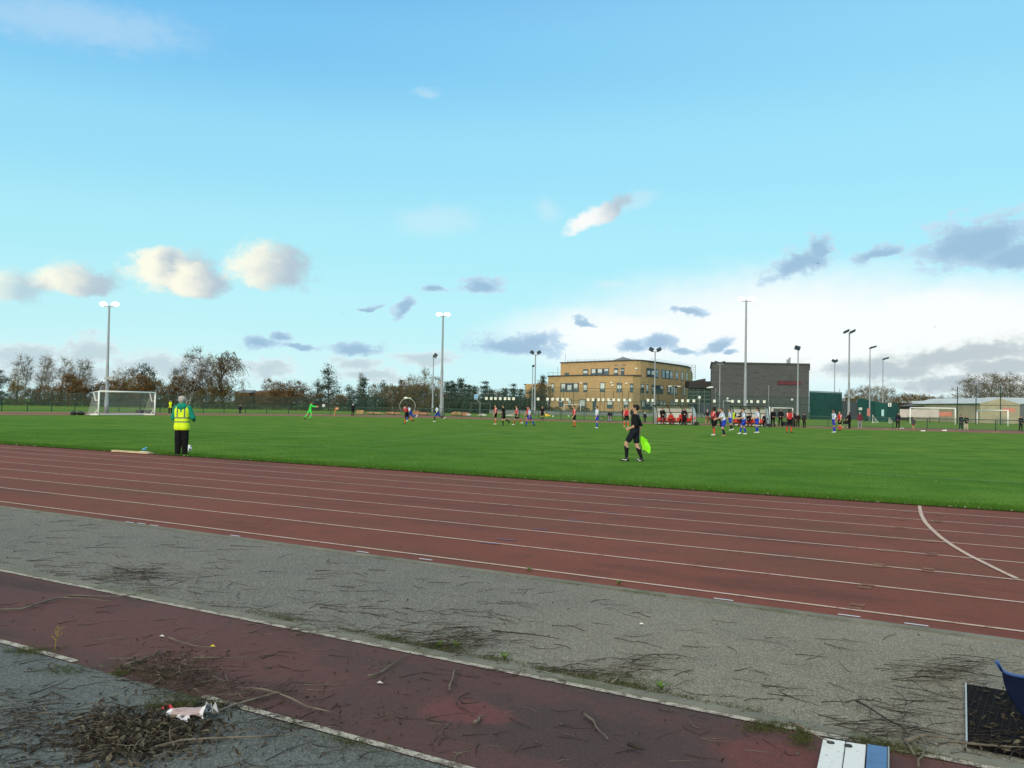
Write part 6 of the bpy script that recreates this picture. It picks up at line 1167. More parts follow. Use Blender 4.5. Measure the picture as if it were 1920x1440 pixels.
person('red player close behind the striped player at the green fence', 1574.5, 808, 110, RED, (SH, BLK), dict(la=(4, 8, 25, 0), ra=(2, 8, 25, 0)), hair='ginger', socks=ORS, boots=BOOTB, grp=GR, h=1.72)
person('adult in a black padded coat holding a pram by the grey fence', 1592.5, 803.5, 105, BLK, (TR, BLK), dict(la=(24, 8, 40, 0), ra=(24, 8, 40, 0)), topst='coat', h=1.62, hairst='hood', hat=BLK, grp=GSP, build=1.15)
person('man in grey tracksuit trousers and a red scarfed top', 1612, 801.8, 180, cloth('maroon_navy', (.13, .03, .045)), (TR, GREY), dict(la=(0, 14, 20, 10), ra=(0, 14, 20, 10)), topst='coat', h=1.68, boots=BOOTW, hairst='cap', hat=GREY, grp=GSP)
person('person in a navy coat in front of the pinkish banner end', 1683.5, 804, 175, NAVY, (TR, BLK), dict(la=(8, 12, 45, 30), ra=(8, 12, 45, 30)), topst='coat', h=1.68, boots=BOOTW, hairst='hood', hat=NAVY, grp=GSP, build=1.1)
person('child in a grey coat with bare legs below the goal post', 1712.5, 805.3, 185, cloth('slate', (.05, .058, .065)), (SH, DRED), dict(), topst='coat', h=1.22, socks=None, boots=M('orange_boot', (.55, .18, .08), .6), hairst='hood', hat=MATS['cloth_slate'], grp=GSP)
person('person in a navy coat beside the person in beige trousers', 1801.5, 806, 190, NAVY, (TR, NAVY), dict(la=(6, 12, 30, 20), ra=(6, 12, 30, 20)), topst='coat', h=1.58, hair='black', grp=GSP, boots=BOOTW)
person('person in wide beige trousers and a dark jacket', 1811.5, 806.3, 175, cloth('olive_black', (.022, .022, .018)), (TR, BEIGE), dict(wide=1.5, la=(10, 8, 60, 40), ra=(10, 8, 60, 40)), topst='coat', h=1.54, hair='blond', hairst='full', grp=GSP, boots=BOOTW)
person('person in a black coat at the right edge of the far track', 1914, 808.5, 185, BLK, (TR, BLK), dict(la=(8, 12, 45, 30), ra=(8, 12, 45, 30)), topst='coat', h=1.60, hair='black', grp=GSP, build=1.1)
# pram beside the adult
pp = ground(1585.5, 803.2); pr = thing('pram', pp, 'small dark pram with pale wheels in front of the adult by the grey fence', 'pram'); b = MB(); b.ball(pp+Vector((0, 0, .62)), (.30, .22, .20), 10, 7); b.build('basket', MATS['cloth_charcoal'], pr, True)
b = MB(); b.tube([pp-RT2*.28+Vector((0, 0, .1)), pp+RT2*.30+Vector((0, 0, .75)), pp+RT2*.48+Vector((0, 0, .95))], .02, 6); b.tube([pp+RT2*.26+Vector((0, 0, .1)), pp-RT2*.1+Vector((0, 0, .6))], .02, 6); b.build('frame', GRILL, pr)
for s_ in (-.28, .26):
    b = MB(); b.tube([pp+RT2*(s_+.1*math.cos(q))+Vector((0, 0, .12+.1*math.sin(q))) for q in [2*math.pi*i/12 for i in range(13)]], .025, 5); b.build('wheel', M('buff_wheel', (.5, .38, .22), .6), pr)

# footballs
def ball(label, p, r=.11, pat=True):
    b = MB(); b.ball((0, 0, 0), r, 20, 14); t = MATS.get('football_panels')
    if t is None:
        tt = T('football_panels'); vo = tt.n('ShaderNodeTexVoronoi', feature='F1'); vo.inputs['Scale'].default_value = 9; tt.l(tt.tc.outputs['Object'], vo.inputs['Vector']); t = tt.fin(tt.mix(tt.step(vo.outputs['Distance'], .28, .34), (.07, .06, .14), (.68, .68, .70)), .4, .4)
    o = b.build('football', t, None, True); o.location = p; o.rotation_euler = (.6, .3, 1.1); return tag(o, label, 'ball')
p = ground(353.5, 848.0); ball('white football with dark patches on the grass by the steward', p+Vector((0, 0, .125)))
gk = ground(587, 787); d_ = (gk.x*FW2.x+gk.y*FW2.y)-.5; ball('white football in the air in front of the goalkeeper', at(607, 761, d_), .16)
# gulls and crows in the sky
def bird(label, x, y, dep, s, roll, mat):
    b = MB(); b.tube([(-.5, 0, 0), (-.2, 0, .02), (.1, 0, .03), (.42, 0, .02), (.55, 0, 0)], [.02, .10, .13, .09, .02], 8); p = at(x, y, dep); o = thing('bird', p, label, 'bird', 'birds over the ground'); b.build('body', mat, o, True, world=False)
    for sg in (-1, 1):
        b = MB(); b.add([(.25, 0, .06), (-.15, 0, .05), (-.10, .55*sg, .30), (.28, .50*sg, .32), (-.22, 1.1*sg, .20), (.02, 1.15*sg, .22), (.25, 0, .02), (-.15, 0, .02), (-.10, .55*sg, .27), (.28, .50*sg, .29)], [(0, 1, 2, 3), (3, 2, 4, 5), (6, 9, 8, 7), (9, 5, 4, 8)]); b.build('wing', mat, o, world=False)
    o.scale = (s, s, s); o.rotation_euler = (roll, .1, YAW+.9)
bird('dark bird against the blue grey cloud on the right', 1533, 494, 70, .16, .2, BLACK); bird('small dark bird over the white sky at the right', 1752, 613, 120, .2, -.3, BLACK); bird('tiny dark bird left of the tall lit floodlight', 641, 588, 130, .14, .4, BLACK); bird('pale bird below the long blue cloud above the school', 1048, 641, 150, .3, .2, GRILL)
# ------------------------------------------------------------------ debris of the foreground
STICK = M('dead_twig', (.030, .025, .020), .95, .35, 9); PSTICK = M('pale_dead_twig', (.12, .105, .085), .95, .3, 9)
rd_ = random.Random(11)
def stick_pts(p, ang, L, bend, r_, lift=.0):
    d = Vector((math.cos(ang), math.sin(ang), 0)); nn = Vector((-d.y, d.x, 0)); n_ = 4 if L < .35 else 6; out = []; kx = r_.gauss(0, .012)
    for i in range(n_+1):
        k = i/n_-.5; out.append(p+d*L*k+nn*(bend*L*(k*k*4-.4)+r_.gauss(0, .012*L))+Vector((0, 0, max(.002, lift*(1-abs(k)*1.6)+abs(r_.gauss(0, .004))))))
    return out
AIM = YAW                                           # wind has laid most twigs along one direction
def twig(mb, p, L, r_, spread=.5, rad=None, m=0, lift=.0):
    a = AIM+r_.gauss(-.05, spread) if r_.random() < .82 else r_.uniform(0, math.pi); rad = rad or r_.uniform(.0010, .0030); pts = stick_pts(p, a, L, r_.gauss(0, .12), r_, lift); mb.tube(pts, [rad*(1-.6*i/(len(pts)-1)) for i in range(len(pts))], 4, m, False)
    if r_.random() < .30 and L > .16:
        q = pts[len(pts)//2]; a2 = a+r_.choice((-1, 1))*r_.uniform(.4, .9); e = q+Vector((math.cos(a2), math.sin(a2), .05))*L*r_.uniform(.2, .4); mb.tube([q, q.lerp(e, .5)+Vector((0, 0, .004)), e], [rad*.7, rad*.6, rad*.4], 3, m, False)
mb = MB()
def zone(n, px0, px1, py0, py1, lo, hi, cond=None, spread=.5, rad=None, lift=0.0, pale=.12):
    k = 0; n = int(n*.9); spread = spread*1.15+.06
    while k < n:
        x, y = rd_.uniform(px0, px1), rd_.uniform(py0, py1); p = ground(x, y)
        if cond and not cond(p, x, y): 
            k += .05; continue
        twig(mb, p, rd_.uniform(lo, hi)*rd_.uniform(.6, 1.1), rd_, spread, rad, 1 if rd_.random() < pale else 0, lift); k += 1
onA = lambda p, x, y: 4.98 < p.y < 7.3; onR = lambda p, x, y: 3.45 < p.y < 4.75; onN = lambda p, x, y: p.y < 3.42
zone(150, -80, 660, 950, 1190, .12, .50, onA); zone(90, 620, 1000, 1060, 1215, .10, .40, onA); zone(40, 1000, 1500, 1080, 1330, .10, .32, onA); zone(75, 1380, 1930, 1190, 1400, .10, .36, onA, .35)
zone(60, 60, 340, 1055, 1100, .12, .42, onA, .3); zone(60, 560, 960, 1135, 1260, .10, .34, onA, .45)
zone(130, -80, 900, 1090, 1420, .05, .28, onR, .8, pale=.35); zone(60, 800, 1500, 1230, 1430, .06, .22, onR, .9, pale=.4)
zone(130, -80, 760, 1200, 1450, .08, .40, onN, .6, pale=.2); zone(80, -80, 180, 1280, 1450, .08, .34, onN, .35)
zone(30, 200, 900, 840, 1100, .06, .2, lambda p, x, y: 7.7 < p.y < 17, .8)
def pile(cx_, cy, rx, ry, n, lo, hi, lift, spread=.6, pale=.2):
    n = int(n*.55); spread = spread*1.3+.12; hi *= .8
    for i in range(n):
        x, y = rd_.gauss(cx_, rx*.45), rd_.gauss(cy, ry*.45); twig(mb, ground(x, y)+Vector((0, 0, rd_.random()*lift)), rd_.uniform(lo, hi), rd_, spread, None, 1 if rd_.random() < pale else 0, .01)
pile(852, 1203, 85, 26, 190, .10, .34, .035, .55); pile(255, 1082, 75, 16, 110, .12, .42, .03, .3, .1); pile(1770, 1262, 120, 30, 110, .15, .50, .03, .22, .25); pile(1730, 1325, 110, 45, 50, .2, .5, .015, .3)
pile(330, 1262, 110, 38, 230, .06, .26, .03, .8); pile(470, 1310, 80, 30, 90, .08, .3, .02, .8); pile(60, 1345, 90, 50, 140, .06, .26, .02, .5); pile(240, 1385, 130, 45, 360, .06, .30, .03, .9); pile(1060, 1262, 150, 14, 90, .08, .3, .012, .35); pile(1190, 1255, 60, 26, 40, .12, .4, .012, .4); pile(1660, 1370, 90, 26, 60, .14, .45, .015, .35); pile(520, 1365, 80, 20, 60, .06, .24, .012, .6); pile(390, 1290, 60, 18, 80, .05, .2, .02, .9); pile(1870, 1400, 60, 26, 40, .12, .4, .03, .5); pile(1210, 1245, 120, 40, 26, .2, .5, .005, .3); pile(560, 1185, 120, 12, 50, .08, .3, .01, .3)
tw = mb.build('twig_litter', [STICK, PSTICK]); tag(tw, 'thin dead twigs strewn over the asphalt and the runway', 'twigs', kind='stuff')
# larger single branches
GBR = 'larger fallen branches on the runway'
def branch(label, pts, r0, mat=PSTICK, side=(), z=.012):
    P = []
    for i, p in enumerate(pts):
        g_ = ground(p[0], p[1]); P.append(Vector((g_.x, g_.y, z+(p[2] if len(p) > 2 else 0)+r0)))
    S_ = [P[0]]
    for a, c_ in zip(P, P[1:]): S_ += [a.lerp(c_, .5)+Vector((rd_.gauss(0, .006), rd_.gauss(0, .006), rd_.gauss(0, .003))), c_]
    b = MB(); b.tube(S_, [r0*(1-.65*i/(len(S_)-1)) for i in range(len(S_))], 7)
    for k, dx, dy in side:
        q = S_[int(k*(len(S_)-1))]; g1 = ground(dx, dy); e = Vector((g1.x, g1.y, z+.02)); b.tube([q, q.lerp(e, .5)+Vector((0, 0, .008)), e], [r0*.6, r0*.5, r0*.25], 6)
    o = b.build('fallen_branch', mat, None, True); return tag(o, label, 'branch', GBR)
branch('long pale curved branch lying across the left end of the runway', [(-40, 1150), (40, 1147), (100, 1128), (130, 1121), (200, 1123), (255, 1119)], .009, side=((.5, 210, 1135),))
branch('thin curved twig looping on the runway right of the weed', [(315, 1200), (335, 1208), (365, 1216), (400, 1219)], .006, side=((.6, 405, 1197),))
branch('straight brown branch below the looping twig', [(235, 1252), (262, 1245), (285, 1236), (305, 1220)], .008)
branch('long thin branch lying flat left of the patch of red', [(362, 1239), (420, 1239), (485, 1237)], .006)
branch('forked pale branch running up to the pile of twigs', [(690, 1273), (700, 1272), (730, 1255), (770, 1229)], .008)
branch('curved dark twig right of the forked pale branch', [(843, 1300), (848, 1280), (852, 1262), (860, 1256)], .007)
branch('short bent twig on the patch of red', [(889, 1361), (898, 1353), (907, 1349)], .009)
branch('curved twig on the dark runway right of the red patch', [(1095, 1345), (1112, 1357), (1125, 1378), (1140, 1392)], .006)
branch('short thick dark stick near the bottom right of the runway', [(1178, 1404), (1207, 1415)], .012, STICK)
branch('long forked branch crossing the near white line', [(318, 1352), (400, 1345), (455, 1324), (520, 1306), (575, 1332), (620, 1342)], .009, side=((.6, 462, 1300),))
branch('long dark branch along the bottom of the leaf pile', [(280, 1412), (340, 1396), (440, 1390), (520, 1386)], .008)
branch('stout pale branch between the white board and the rubber mat', [(1697, 1400), (1725, 1391), (1750, 1390), (1790, 1396)], .013, side=((.1, 1715, 1428), (.4, 1735, 1408)))
branch('upright pale twig standing by the blue board', [(1722, 1445), (1730, 1425), (1735, 1408)], .007)
branch('long pale branch lying over the foot of the rubber mat', [(1780, 1404), (1850, 1412), (1925, 1416)], .008, z=.03)
branch('pale bent branch above the corner of the rubber mat', [(1745, 1267), (1757, 1275), (1768, 1290), (1790, 1308)], .007)
branch('long dark stem pointing to the moss by the white board', [(1605, 1320), (1640, 1340), (1690, 1368), (1705, 1388)], .006, STICK)
branch('pale twig lying across the white board', [(1480, 1384), (1520, 1404), (1560, 1424)], .006, z=.075)
branch('hooked grey twig on the grey asphalt near the curved white line', [(1147, 1285), (1160, 1273), (1172, 1265)], .007)
branch('pale bent twig above the brown twig heap', [(368, 1095), (372, 1082), (376, 1078)], .007)
branch('long dark straight twig right of the twig heap', [(922, 1187), (985, 1193), (1050, 1203)], .006, STICK)
# fallen leaves
LEAFM = leafmat('fallen_leaf', [(.014, .011, .009), (.034, .026, .019), (.062, .049, .036), (.15, .135, .10), (.11, .085, .028)])
def leaf_mesh(name, lst, label):
    b = MB(); r_ = random.Random(len(lst))
    for p, s in lst:
        a = r_.uniform(0, 6.28); tl = r_.gauss(0, .45); tl2 = r_.gauss(0, .4); X = Vector((math.cos(a)*math.cos(tl), math.sin(a)*math.cos(tl), math.sin(tl))); Y = Vector((-math.sin(a)*math.cos(tl2), math.cos(a)*math.cos(tl2), math.sin(tl2))); n = X.cross(Y).normalized(); w_ = s*r_.uniform(.13, .26); cu = r_.uniform(.1, .5)*s
        b.add([p-X*s*.5, p-X*s*.15+Y*w_+n*cu*.5, p+X*s*.2+Y*w_*.8+n*cu*.5, p+X*s*.55+n*cu*.3, p+X*s*.2-Y*w_*.8+n*cu*.5, p-X*s*.15-Y*w_+n*cu*.5, p+X*.0, p+X*s*.28], [(0, 6, 1), (1, 6, 7, 2), (2, 7, 3), (3, 7, 4), (4, 7, 6, 5), (5, 6, 0)])
    o = b.build(name, LEAFM); return tag(o, label, 'leaves', kind='stuff')
Lf = []
for i in range(2000): x, y = rd_.gauss(245, 62), rd_.gauss(1383, 26); g_ = ground(x, y); k = max(0, 1-((x-245)/130)**2-((y-1383)/52)**2); Lf.append((g_+Vector((0, 0, .006+rd_.random()*.034*k)), min(.075, .012+abs(rd_.gauss(0, .022)))))
for i in range(420): x, y = rd_.gauss(330, 55), rd_.gauss(1262, 20); Lf.append((ground(x, y)+Vector((0, 0, .005+rd_.random()*.02)), rd_.uniform(.014, .036)))
for i in range(220): x, y = rd_.gauss(360, 40), rd_.gauss(1362, 18); Lf.append((ground(x, y)+Vector((0, 0, .005+rd_.random()*.02)), rd_.uniform(.02, .05)))
leaf_mesh('leaf_litter', Lf, 'heap of brown and grey fallen leaves near the crushed cup')
Lf = []
for i in range(260):
    x, y = rd_.uniform(-40, 1930), rd_.uniform(1000, 1440); g_ = ground(x, y)
    if g_.y < 7.4: Lf.append((g_+Vector((0, 0, .006)), rd_.uniform(.010, .030)))
for i in range(240): x, y = rd_.gauss(560, 160), rd_.gauss(1350, 40); g_ = ground(x, y); Lf.append((g_+Vector((0, 0, .005)), rd_.uniform(.010, .028)))
for i in range(130): x, y = rd_.gauss(50, 60), rd_.gauss(1380, 45); g_ = ground(x, y); Lf.append((g_+Vector((0, 0, .005)), rd_.uniform(.015, .04)))
for i in range(110): x, y = rd_.uniform(1820, 1930), rd_.uniform(1300, 1420); g_ = ground(x, y); Lf.append((g_+Vector((0, 0, .032)), rd_.uniform(.018, .045)))
leaf_mesh('leaf_litter', Lf, 'single dead leaves scattered over the tarmac')
Lf = []
for i in range(420):
    x = rd_.uniform(-46, 3); Lf.append((Vector((x, 17.56+abs(rd_.gauss(0, .25))*rd_.choice((-.3, 1, 1)), .03)), rd_.uniform(.03, .06)))
for i in range(260): Lf.append((Vector((rd_.uniform(-40, 3), 17.7+20*rd_.random()**1.5, .045)), rd_.uniform(.025, .05)))
o = leaf_mesh('leaf_litter', Lf, 'pale dead leaves lying along the pitch edge and on the grass'); o.data.materials[0] = leafmat('pale_grass_leaf', [(.12, .09, .05), (.34, .32, .24), (.42, .42, .36)])
# moss and low growth along the joints
MOSS = leafmat('moss_tuft', [(.026, .034, .012), (.048, .060, .017), (.080, .090, .026), (.070, .062, .030)])
def tufts(name, spots, label, kind='stuff', cat='moss', mat=MOSS, hmin=.002, hmax=.009):
    b = MB(); r_ = random.Random(len(spots)*3+1)
    for p in spots:
        for k in range(5):
            a = r_.uniform(0, 6.28); d = Vector((math.cos(a), math.sin(a), 0)); h = r_.uniform(hmin, hmax); w_ = r_.uniform(.0016, .0036); c0 = p+Vector((r_.gauss(0, .008), r_.gauss(0, .008), 0)); nn = Vector((-d.y, d.x, 0))*w_; b.add([c0-nn, c0+nn, c0+d*h*.8+Vector((0, 0, h))], [(0, 1, 2)])
    return tag(b.build(name, mat), label, cat, kind=kind)
sp_ = []
def mossline(n, px0, px1, y0, sd, gate=None):
    cs_ = [rd_.uniform(px0, px1) for _ in range(max(2, int((px1-px0)*3.2)))]
    for i in range(int(n*.9)):
        x = rd_.gauss(rd_.choice(cs_), .10); Y = y0+rd_.gauss(0, sd); g_ = ground(x, 1100); 
        X = rd_.uniform(ground(px0, 1300).x*0+px0, px1) if False else x
        sp_.append(Vector((x, Y, .008)))
for n_, x0, x1, y0, sd in [(500, -5.6, -3.6, 4.97, .045), (900, -3.7, -2.0, 4.96, .035), (260, -2.2, -1.2, 4.93, .03), (700, -1.30, -.55, 4.80, .05), (250, -7, -5, 4.98, .05), (600, -9.0, -5.2, 3.33, .05), (420, -4.6, -3.0, 3.34, .05), (360, -3.4, -1.6, 3.36, .03), (120, -8, 0, 7.5, .03), (90, -4.2, -1.5, 7.46, .04), (300, -4.3, -3.9, 3.25, .09), (240, -4.9, -4.5, 3.5, .06)]: mossline(n_, x0, x1, y0, sd)
for (x, y, rx, ry, n_) in [(1440, 1366, 60, 12, 330), (1505, 1385, 25, 20, 300), (830, 1215, 60, 7, 200), (735, 1200, 40, 8, 160), (345, 1324, 26, 6, 220), (225, 1265, 14, 5, 130), (60, 1222, 50, 8, 260), (1180, 1285, 90, 12, 130), (1150, 1268, 60, 6, 160), (120, 1258, 60, 10, 160), (300, 1328, 30, 5, 140)]:
    for i in range(n_): sp_.append(ground(rd_.gauss(x, rx*.5), rd_.gauss(y, ry*.5))+Vector((0, 0, .008)))
tufts('moss', sp_, 'green and yellow moss along the joints of the runway edging')
# single weeds
WEED = leafmat('weed_leaf', [(.04, .09, .015), (.08, .15, .025), (.13, .18, .04)])
def weed(label, x, y, h, n, mat=WEED, spread=.05):
    p = ground(x, y); b = MB(); r_ = random.Random(int(x))
    for k in range(n):
        a = r_.uniform(0, 6.28); d = Vector((math.cos(a), math.sin(a), 0)); nn = Vector((-d.y, d.x, 0))*r_.uniform(.004, .009); L = r_.uniform(.5, 1); b.add([p-nn*.5, p+nn*.5, p+d*spread*L*.6+nn+Vector((0, 0, h*L*.7)), p+d*spread*L*.6-nn+Vector((0, 0, h*L*.7)), p+d*spread*L*1.2+Vector((0, 0, h*L*.85))], [(0, 1, 2, 3), (3, 2, 4)])
    tag(b.build('weed', mat), label, 'weed', 'weeds in the cracks')
weed('tiny green weed at the left of the twig heap', 824, 1213, .05, 16); weed('bright green weed in the middle of the twig heap', 855, 1215, .055, 22); weed('green weed right of the twig heap', 946, 1236, .05, 18); weed('green weed by the kerb at the lower right asphalt edge', 1240, 1293, .05, 20); weed('green weed sprouting from the outer track kerb', 1160, 1096, .06, 18); weed('green weed on the kerb left of the blue marker strip', 993, 1071, .05, 12)
p = ground(103, 1218); wd = thing('weed', p, 'tall yellow dry stalk at the near edge of the runway', 'weed'); b = MB(); b.tube([p, p+Vector((.01, 0, .07)), p+Vector((.03, .01, .15))], .003, 5)
for k in range(7): q = p+Vector((.01+.003*k, 0, .06+.013*k)); b.tube([q, q+Vector((rd_.gauss(0, .02), rd_.gauss(0, .02), .025))], .002, 4)
for k in range(26): q = p+Vector((.012+.003*(k % 7)+rd_.gauss(0, .012), rd_.gauss(0, .012), .06+.1*rd_.random())); leaf(b, q, .016, rd_)
b.build('stem', M('straw_stalk', (.24, .175, .05), .9), wd)

# crushed paper cup with red scrap
p = ground(352, 1346); ax = RT2; b = MB(); n_ = 20; rr_ = random.Random(3); rings = []
for i in range(9):
    u = i/8; rad = .030+.016*u+(.014 if u > .9 else 0); sq = .46+.16*math.sin(u*7); rings.append([p+ax*(u-.5)*.20+(FW2*math.cos(q)*rad*1.15+Vector((0, 0, 1))*(math.sin(q)*rad*sq))*(1+.10*math.sin(q*3+u*9)+rr_.gauss(0, .09))+Vector((0, 0, .026+.012*u)) for q in [2*math.pi*j/n_ for j in range(n_)]])
b.v = [tuple(v) for r_ in rings for v in r_]; b.f = [(i*n_+j, i*n_+(j+1) % n_, (i+1)*n_+(j+1) % n_, (i+1)*n_+j) for i in range(8) for j in range(n_)]+[tuple(range(n_-1, -1, -1))]; b.m = [0 if (i < 1 or i > 6 or (i in (3,) and j > 12)) else 1 for i in range(8) for j in range(n_)]+[0]
cup_ = thing('crushed_cup', p, 'crushed pink and white paper cup lying on the leaf heap', 'litter'); b.build('cup_wall', [M('white_paper', (.56, .56, .60), .7, .1, 20), M('pinkish_print', (.36, .28, .29), .7, .15, 14)], cup_)
b = MB(); 
for k in range(5): b.add([p+ax*(.085+.012*k)+Vector((0, 0, .05+.012*math.sin(k*2)))+FW2*.03*math.sin(k), p+ax*(.10+.012*k)+Vector((0, 0, .085+.01*math.cos(k*3)))-FW2*.02, p+ax*(.12+.01*k)+Vector((0, 0, .03))+FW2*.04*math.cos(k*2)], [(0, 1, 2)])
b.build('torn_rim', MATS['white_paper'], cup_)
q = ground(345, 1353); b = MB()
for k in range(6): c0 = q+Vector((rd_.gauss(0, .02), rd_.gauss(0, .012), .02)); b.add([c0+Vector((-.03, 0, 0)), c0+Vector((0, -.02, .012)), c0+Vector((.03, .004, -.004)), c0+Vector((.002, .022, .014))], [(0, 1, 2), (0, 2, 3)])
tag(b.build('paper_scrap', MATS['white_paper']), 'crumpled white paper scrap under the crushed cup', 'litter')
q = ground(316, 1335); b = MB()
for k in range(7): c0 = q+Vector((rd_.gauss(0, .012), rd_.gauss(0, .010), .016)); b.add([c0+Vector((-.016, 0, 0)), c0+Vector((0, -.012, .010)), c0+Vector((.016, .004, -.002)), c0+Vector((.002, .014, .010))], [(0, 1, 2), (0, 2, 3)])
tag(b.build('red_scrap', M('red_wrapper', (.40, .03, .045), .5)), 'small scrap of red wrapper left of the crushed cup', 'litter')
for x, y, c_, lb_ in [(398, 1214, (.55, .42, .04), 'tiny yellow scrap at the tip of the looping twig'), (712, 1283, (.5, .5, .48), 'small white scrap on the runway below the forked branch'), (1203, 1172, (.6, .6, .6), 'white pebble like scrap on the grey asphalt'), (303, 1195, (.5, .5, .5), 'pale scrap at the end of a twig on the runway')]:
    q = ground(x, y); b = MB(); b.add([q+Vector((-.018, -.006, .006)), q+Vector((.016, -.010, .012)), q+Vector((.02, .010, .007)), q+Vector((-.01, .012, .016))], [(0, 1, 2), (0, 2, 3)]); tag(b.build('paper_scrap', M('scrap%d' % x, c_, .6)), lb_, 'litter')

# board on the pitch edge near the steward
p = ground(247, 850); bd = thing('plank', p, 'long buff plank lying at the pitch edge left of the steward', 'plank'); b = MB(); b.box(p+Vector((0, 0, .045)), (1.75, .16, .05), .02); b.build('board', M('pale_pine', (.46, .38, .24), .8, .15, 3), bd); b = MB(); b.box(p+Vector((.62, -.01, .078)), (.34, .12, .016), .05); b.build('cream_end', M('cream_paper', (.60, .58, .50), .7), bd)
q = ground(270, 848); b = MB(); b.ball(q+Vector((0, 0, .09)), (.09, .06, .035), 10, 7); b.tube([q+Vector((.02, 0, .10)), q+Vector((.08, 0, .15)), q+Vector((.15, 0, .14))], [.018, .020, .008], 7); tag(b.build('blue_bag', M('sky_blue_plastic', (.10, .34, .58), .5), None, True), 'crumpled sky blue bag on the buff plank', 'bag')
q = ground(284, 851.5); b = MB(); b.ball(q+Vector((0, 0, .03)), (.13, .05, .03), 8, 5); tag(b.build('paper_scrap', MATS['cream_paper'], None, True), 'cream scrap of paper at the end of the buff plank', 'litter')

# take-off board, rubber mat and blue plastic sheet in the near right corner
A, B_, C_ = ground(1543.5, 1384, .05), ground(1668, 1402.5, .05), ground(1624, 1396, .05); e1 = (B_-A).normalized(); LW = (B_-A).length; w1 = (C_-A).length; e2 = Vector((e1.y, -e1.x, 0)); dn = .62
tb = thing('takeoff_board', (A+B_)/2, 'weathered white board with a blue end panel beside the runway', 'board')
CHIP = T('chipped_white_board'); n1 = CHIP.noise(16, 6, .75, stretch=(1, 2.2, 1)); n2 = CHIP.noise(60, 3, .7); k = CHIP.mix(CHIP.step(n2, .62, .75), (.55, .60, .62), (.42, .45, .46)); k = CHIP.mix(CHIP.step(n1, .60, .64), k, (.05, .055, .05)); CHIP.bump(n1, .3, .005); CHIP = CHIP.fin(k, .6, .3)
def slab(u0, u1, v0, v1, z0, z1, mat, nm, parent):
    c0 = A+e1*(u0+u1)/2+e2*(v0+v1)/2; b = MB(); b.box((c0.x, c0.y, (z0+z1)/2), (u1-u0, v1-v0, z1-z0), math.atan2(e1.y, e1.x)); o = b.build(nm, mat, parent); m = o.modifiers.new('b', 'BEVEL'); m.width = .004; m.segments = 2; return o
slab(0, w1*.52, 0, dn, .004, .052, CHIP, 'white_plank', tb); slab(w1*.52+.004, w1, 0, dn, .004, .050, CHIP, 'white_plank', tb); slab(w1+.006, LW-.01, .004, dn, .004, .056, M('blue_board_paint', (.045, .125, .285), .45, .15, 8), 'blue_panel', tb); slab(LW-.008, LW, .004, dn, .004, .060, GRILL, 'edge_strip', tb)
for u, v_ in [(.16, .055), (.50, .060), (.20, .42), (.55, .44)]:
    c0 = A+e1*w1*u*1.2+e2*v_; b = MB(); b.tube([Vector((c0.x, c0.y, .0525))+(e1*math.cos(q)*.016+e2*math.sin(q)*.016)*1.0 for q in [2*math.pi*i/12 for i in range(13)]], .0035, 5); b.ball((c0.x, c0.y, .0500), (.017, .017, .005), 10, 4); b.build('bolt_hole', BLACK, tb, True)
M0, M1, M2 = ground(1811, 1282, .025), ground(1990, 1312, .025), ground(1812.5, 1392, .025); mt = thing('rubber_mat', M0, 'black ribbed rubber mat with a bright metal edge strip', 'mat'); ex = (M1-M0); ey = M2-M0
RUB = T('black_rubber'); x, y, z = RUB.xyz(); hx = RUB.math('ABSOLUTE', RUB.math('SUBTRACT', RUB.math('FRACT', RUB.math('MULTIPLY', x, 30)), .5)); hy = RUB.math('ABSOLUTE', RUB.math('SUBTRACT', RUB.math('FRACT', RUB.math('MULTIPLY', y, 18)), .5)); pk = RUB.step(RUB.math('MAXIMUM', hx, hy), .30, .40); k = RUB.mix(pk, (.004, .004, .005), (.012, .012, .014)); k = RUB.mix(RUB.math('MULTIPLY', RUB.step(RUB.noise(7, 5, .7), .5, .7), .6), k, (.018, .016, .014)); RUB.bump(pk, .8, .012); RUB = RUB.fin(k, .95, .06)
poly = [M0, M2, M2+ex, M1]; b = MB(); b.prism([(p.x, p.y) for p in poly], .003, .025); b.build('mat_sheet', RUB, mt)
b = MB(); nrm_ = Vector((-ey.y, ey.x, 0)).normalized(); c0 = (M0+M2)/2; b.box((c0.x, c0.y, .016), (ey.length, .008, .030), math.atan2(ey.y, ey.x)); b.build('edge_strip', M('bright_aluminium', (.40, .43, .46), .45, .1, 30, 0, .5, .5), mt)
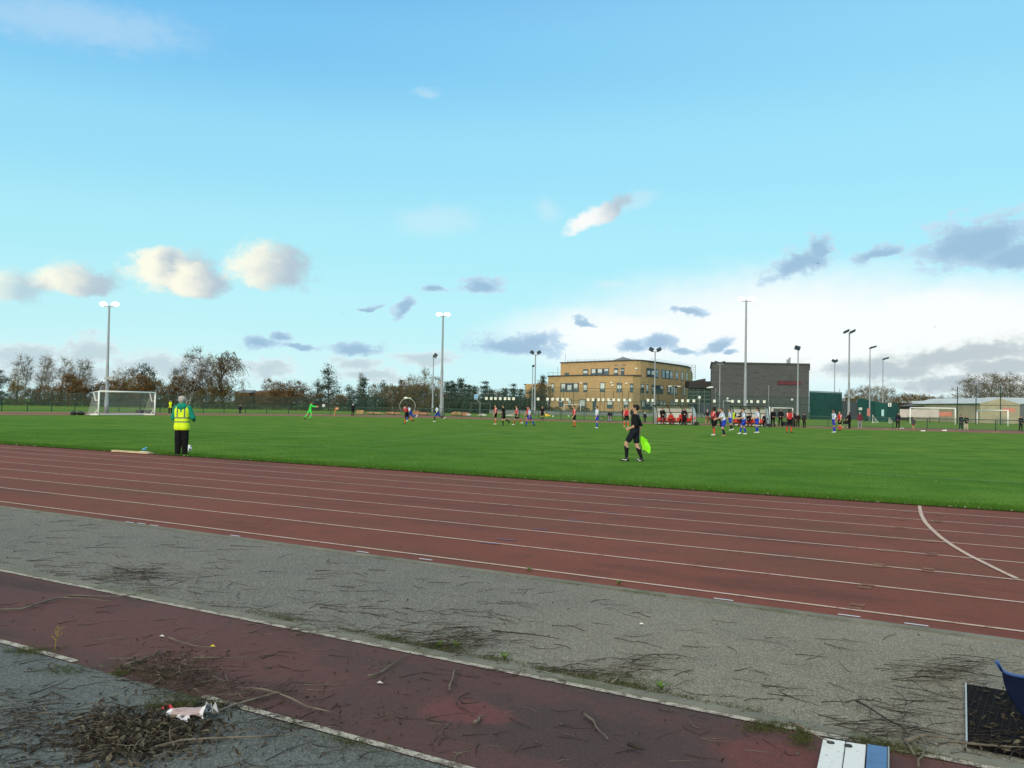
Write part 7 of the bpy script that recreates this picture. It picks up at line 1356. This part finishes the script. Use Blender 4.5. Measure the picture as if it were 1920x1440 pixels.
# upturned corner of a blue plastic sheet
q0 = ground(1908, 1352); vs = []; nu, nv = 14, 9; fwd = -FW2
BP = [at(1868.5, 1240, 4.75), at(1885, 1262, 4.70), at(1935, 1272, 4.62), at(2010, 1280, 4.5)]; BQ = [at(1880, 1262, 4.62), at(1890, 1300, 4.55), at(1926, 1352, 4.45), at(1990, 1400, 4.3)]
b = MB()
def cat(Pn, t_):
    k = t_*(len(Pn)-1); i = min(len(Pn)-2, int(k)); f = k-i; p0 = Pn[max(0, i-1)]; p1, p2 = Pn[i], Pn[i+1]; p3 = Pn[min(len(Pn)-1, i+2)]
    return .5*((2*p1)+(p2-p0)*f+(2*p0-5*p1+4*p2-p3)*f*f+(3*p1-p0-3*p2+p3)*f**3)
for th in (0, .008):
    for j in range(nv+1):
        for i in range(nu+1): u, v_ = i/nu, j/nv; p = cat(BP, u).lerp(cat(BQ, u), v_)-FW2*.05*math.sin(v_*3.1)*(.4+u)+FW2*th; b.v.append(tuple(p))
NN = (nu+1)*(nv+1); ix = lambda i, j, k: k*NN+j*(nu+1)+i
for j in range(nv):
    for i in range(nu): b.f.append((ix(i, j, 0), ix(i+1, j, 0), ix(i+1, j+1, 0), ix(i, j+1, 0))); b.f.append((ix(i, j+1, 1), ix(i+1, j+1, 1), ix(i+1, j, 1), ix(i, j, 1)))
for i in range(nu): b.f.append((ix(i+1, 0, 0), ix(i, 0, 0), ix(i, 0, 1), ix(i+1, 0, 1))); b.f.append((ix(i, nv, 0), ix(i+1, nv, 0), ix(i+1, nv, 1), ix(i, nv, 1)))
for j in range(nv): b.f.append((ix(0, j, 0), ix(0, j+1, 0), ix(0, j+1, 1), ix(0, j, 1)))
b.m = [0]*len(b.f)
cr = thing('blue_sheet', q0, 'upturned corner of a dark blue plastic sheet above the rubber mat', 'plastic sheet'); b.build('sheet_body', M('navy_plastic', (.005, .008, .024), .95, .15, 4, 0, .03), cr, True)
b = MB(); b.tube([cat(BP, i/16)+Vector((0, 0, .002)) for i in range(17)], [.010]*17, 6); b.build('rolled_edge', M('blue_plastic_edge', (.03, .08, .24), .35), cr, True)
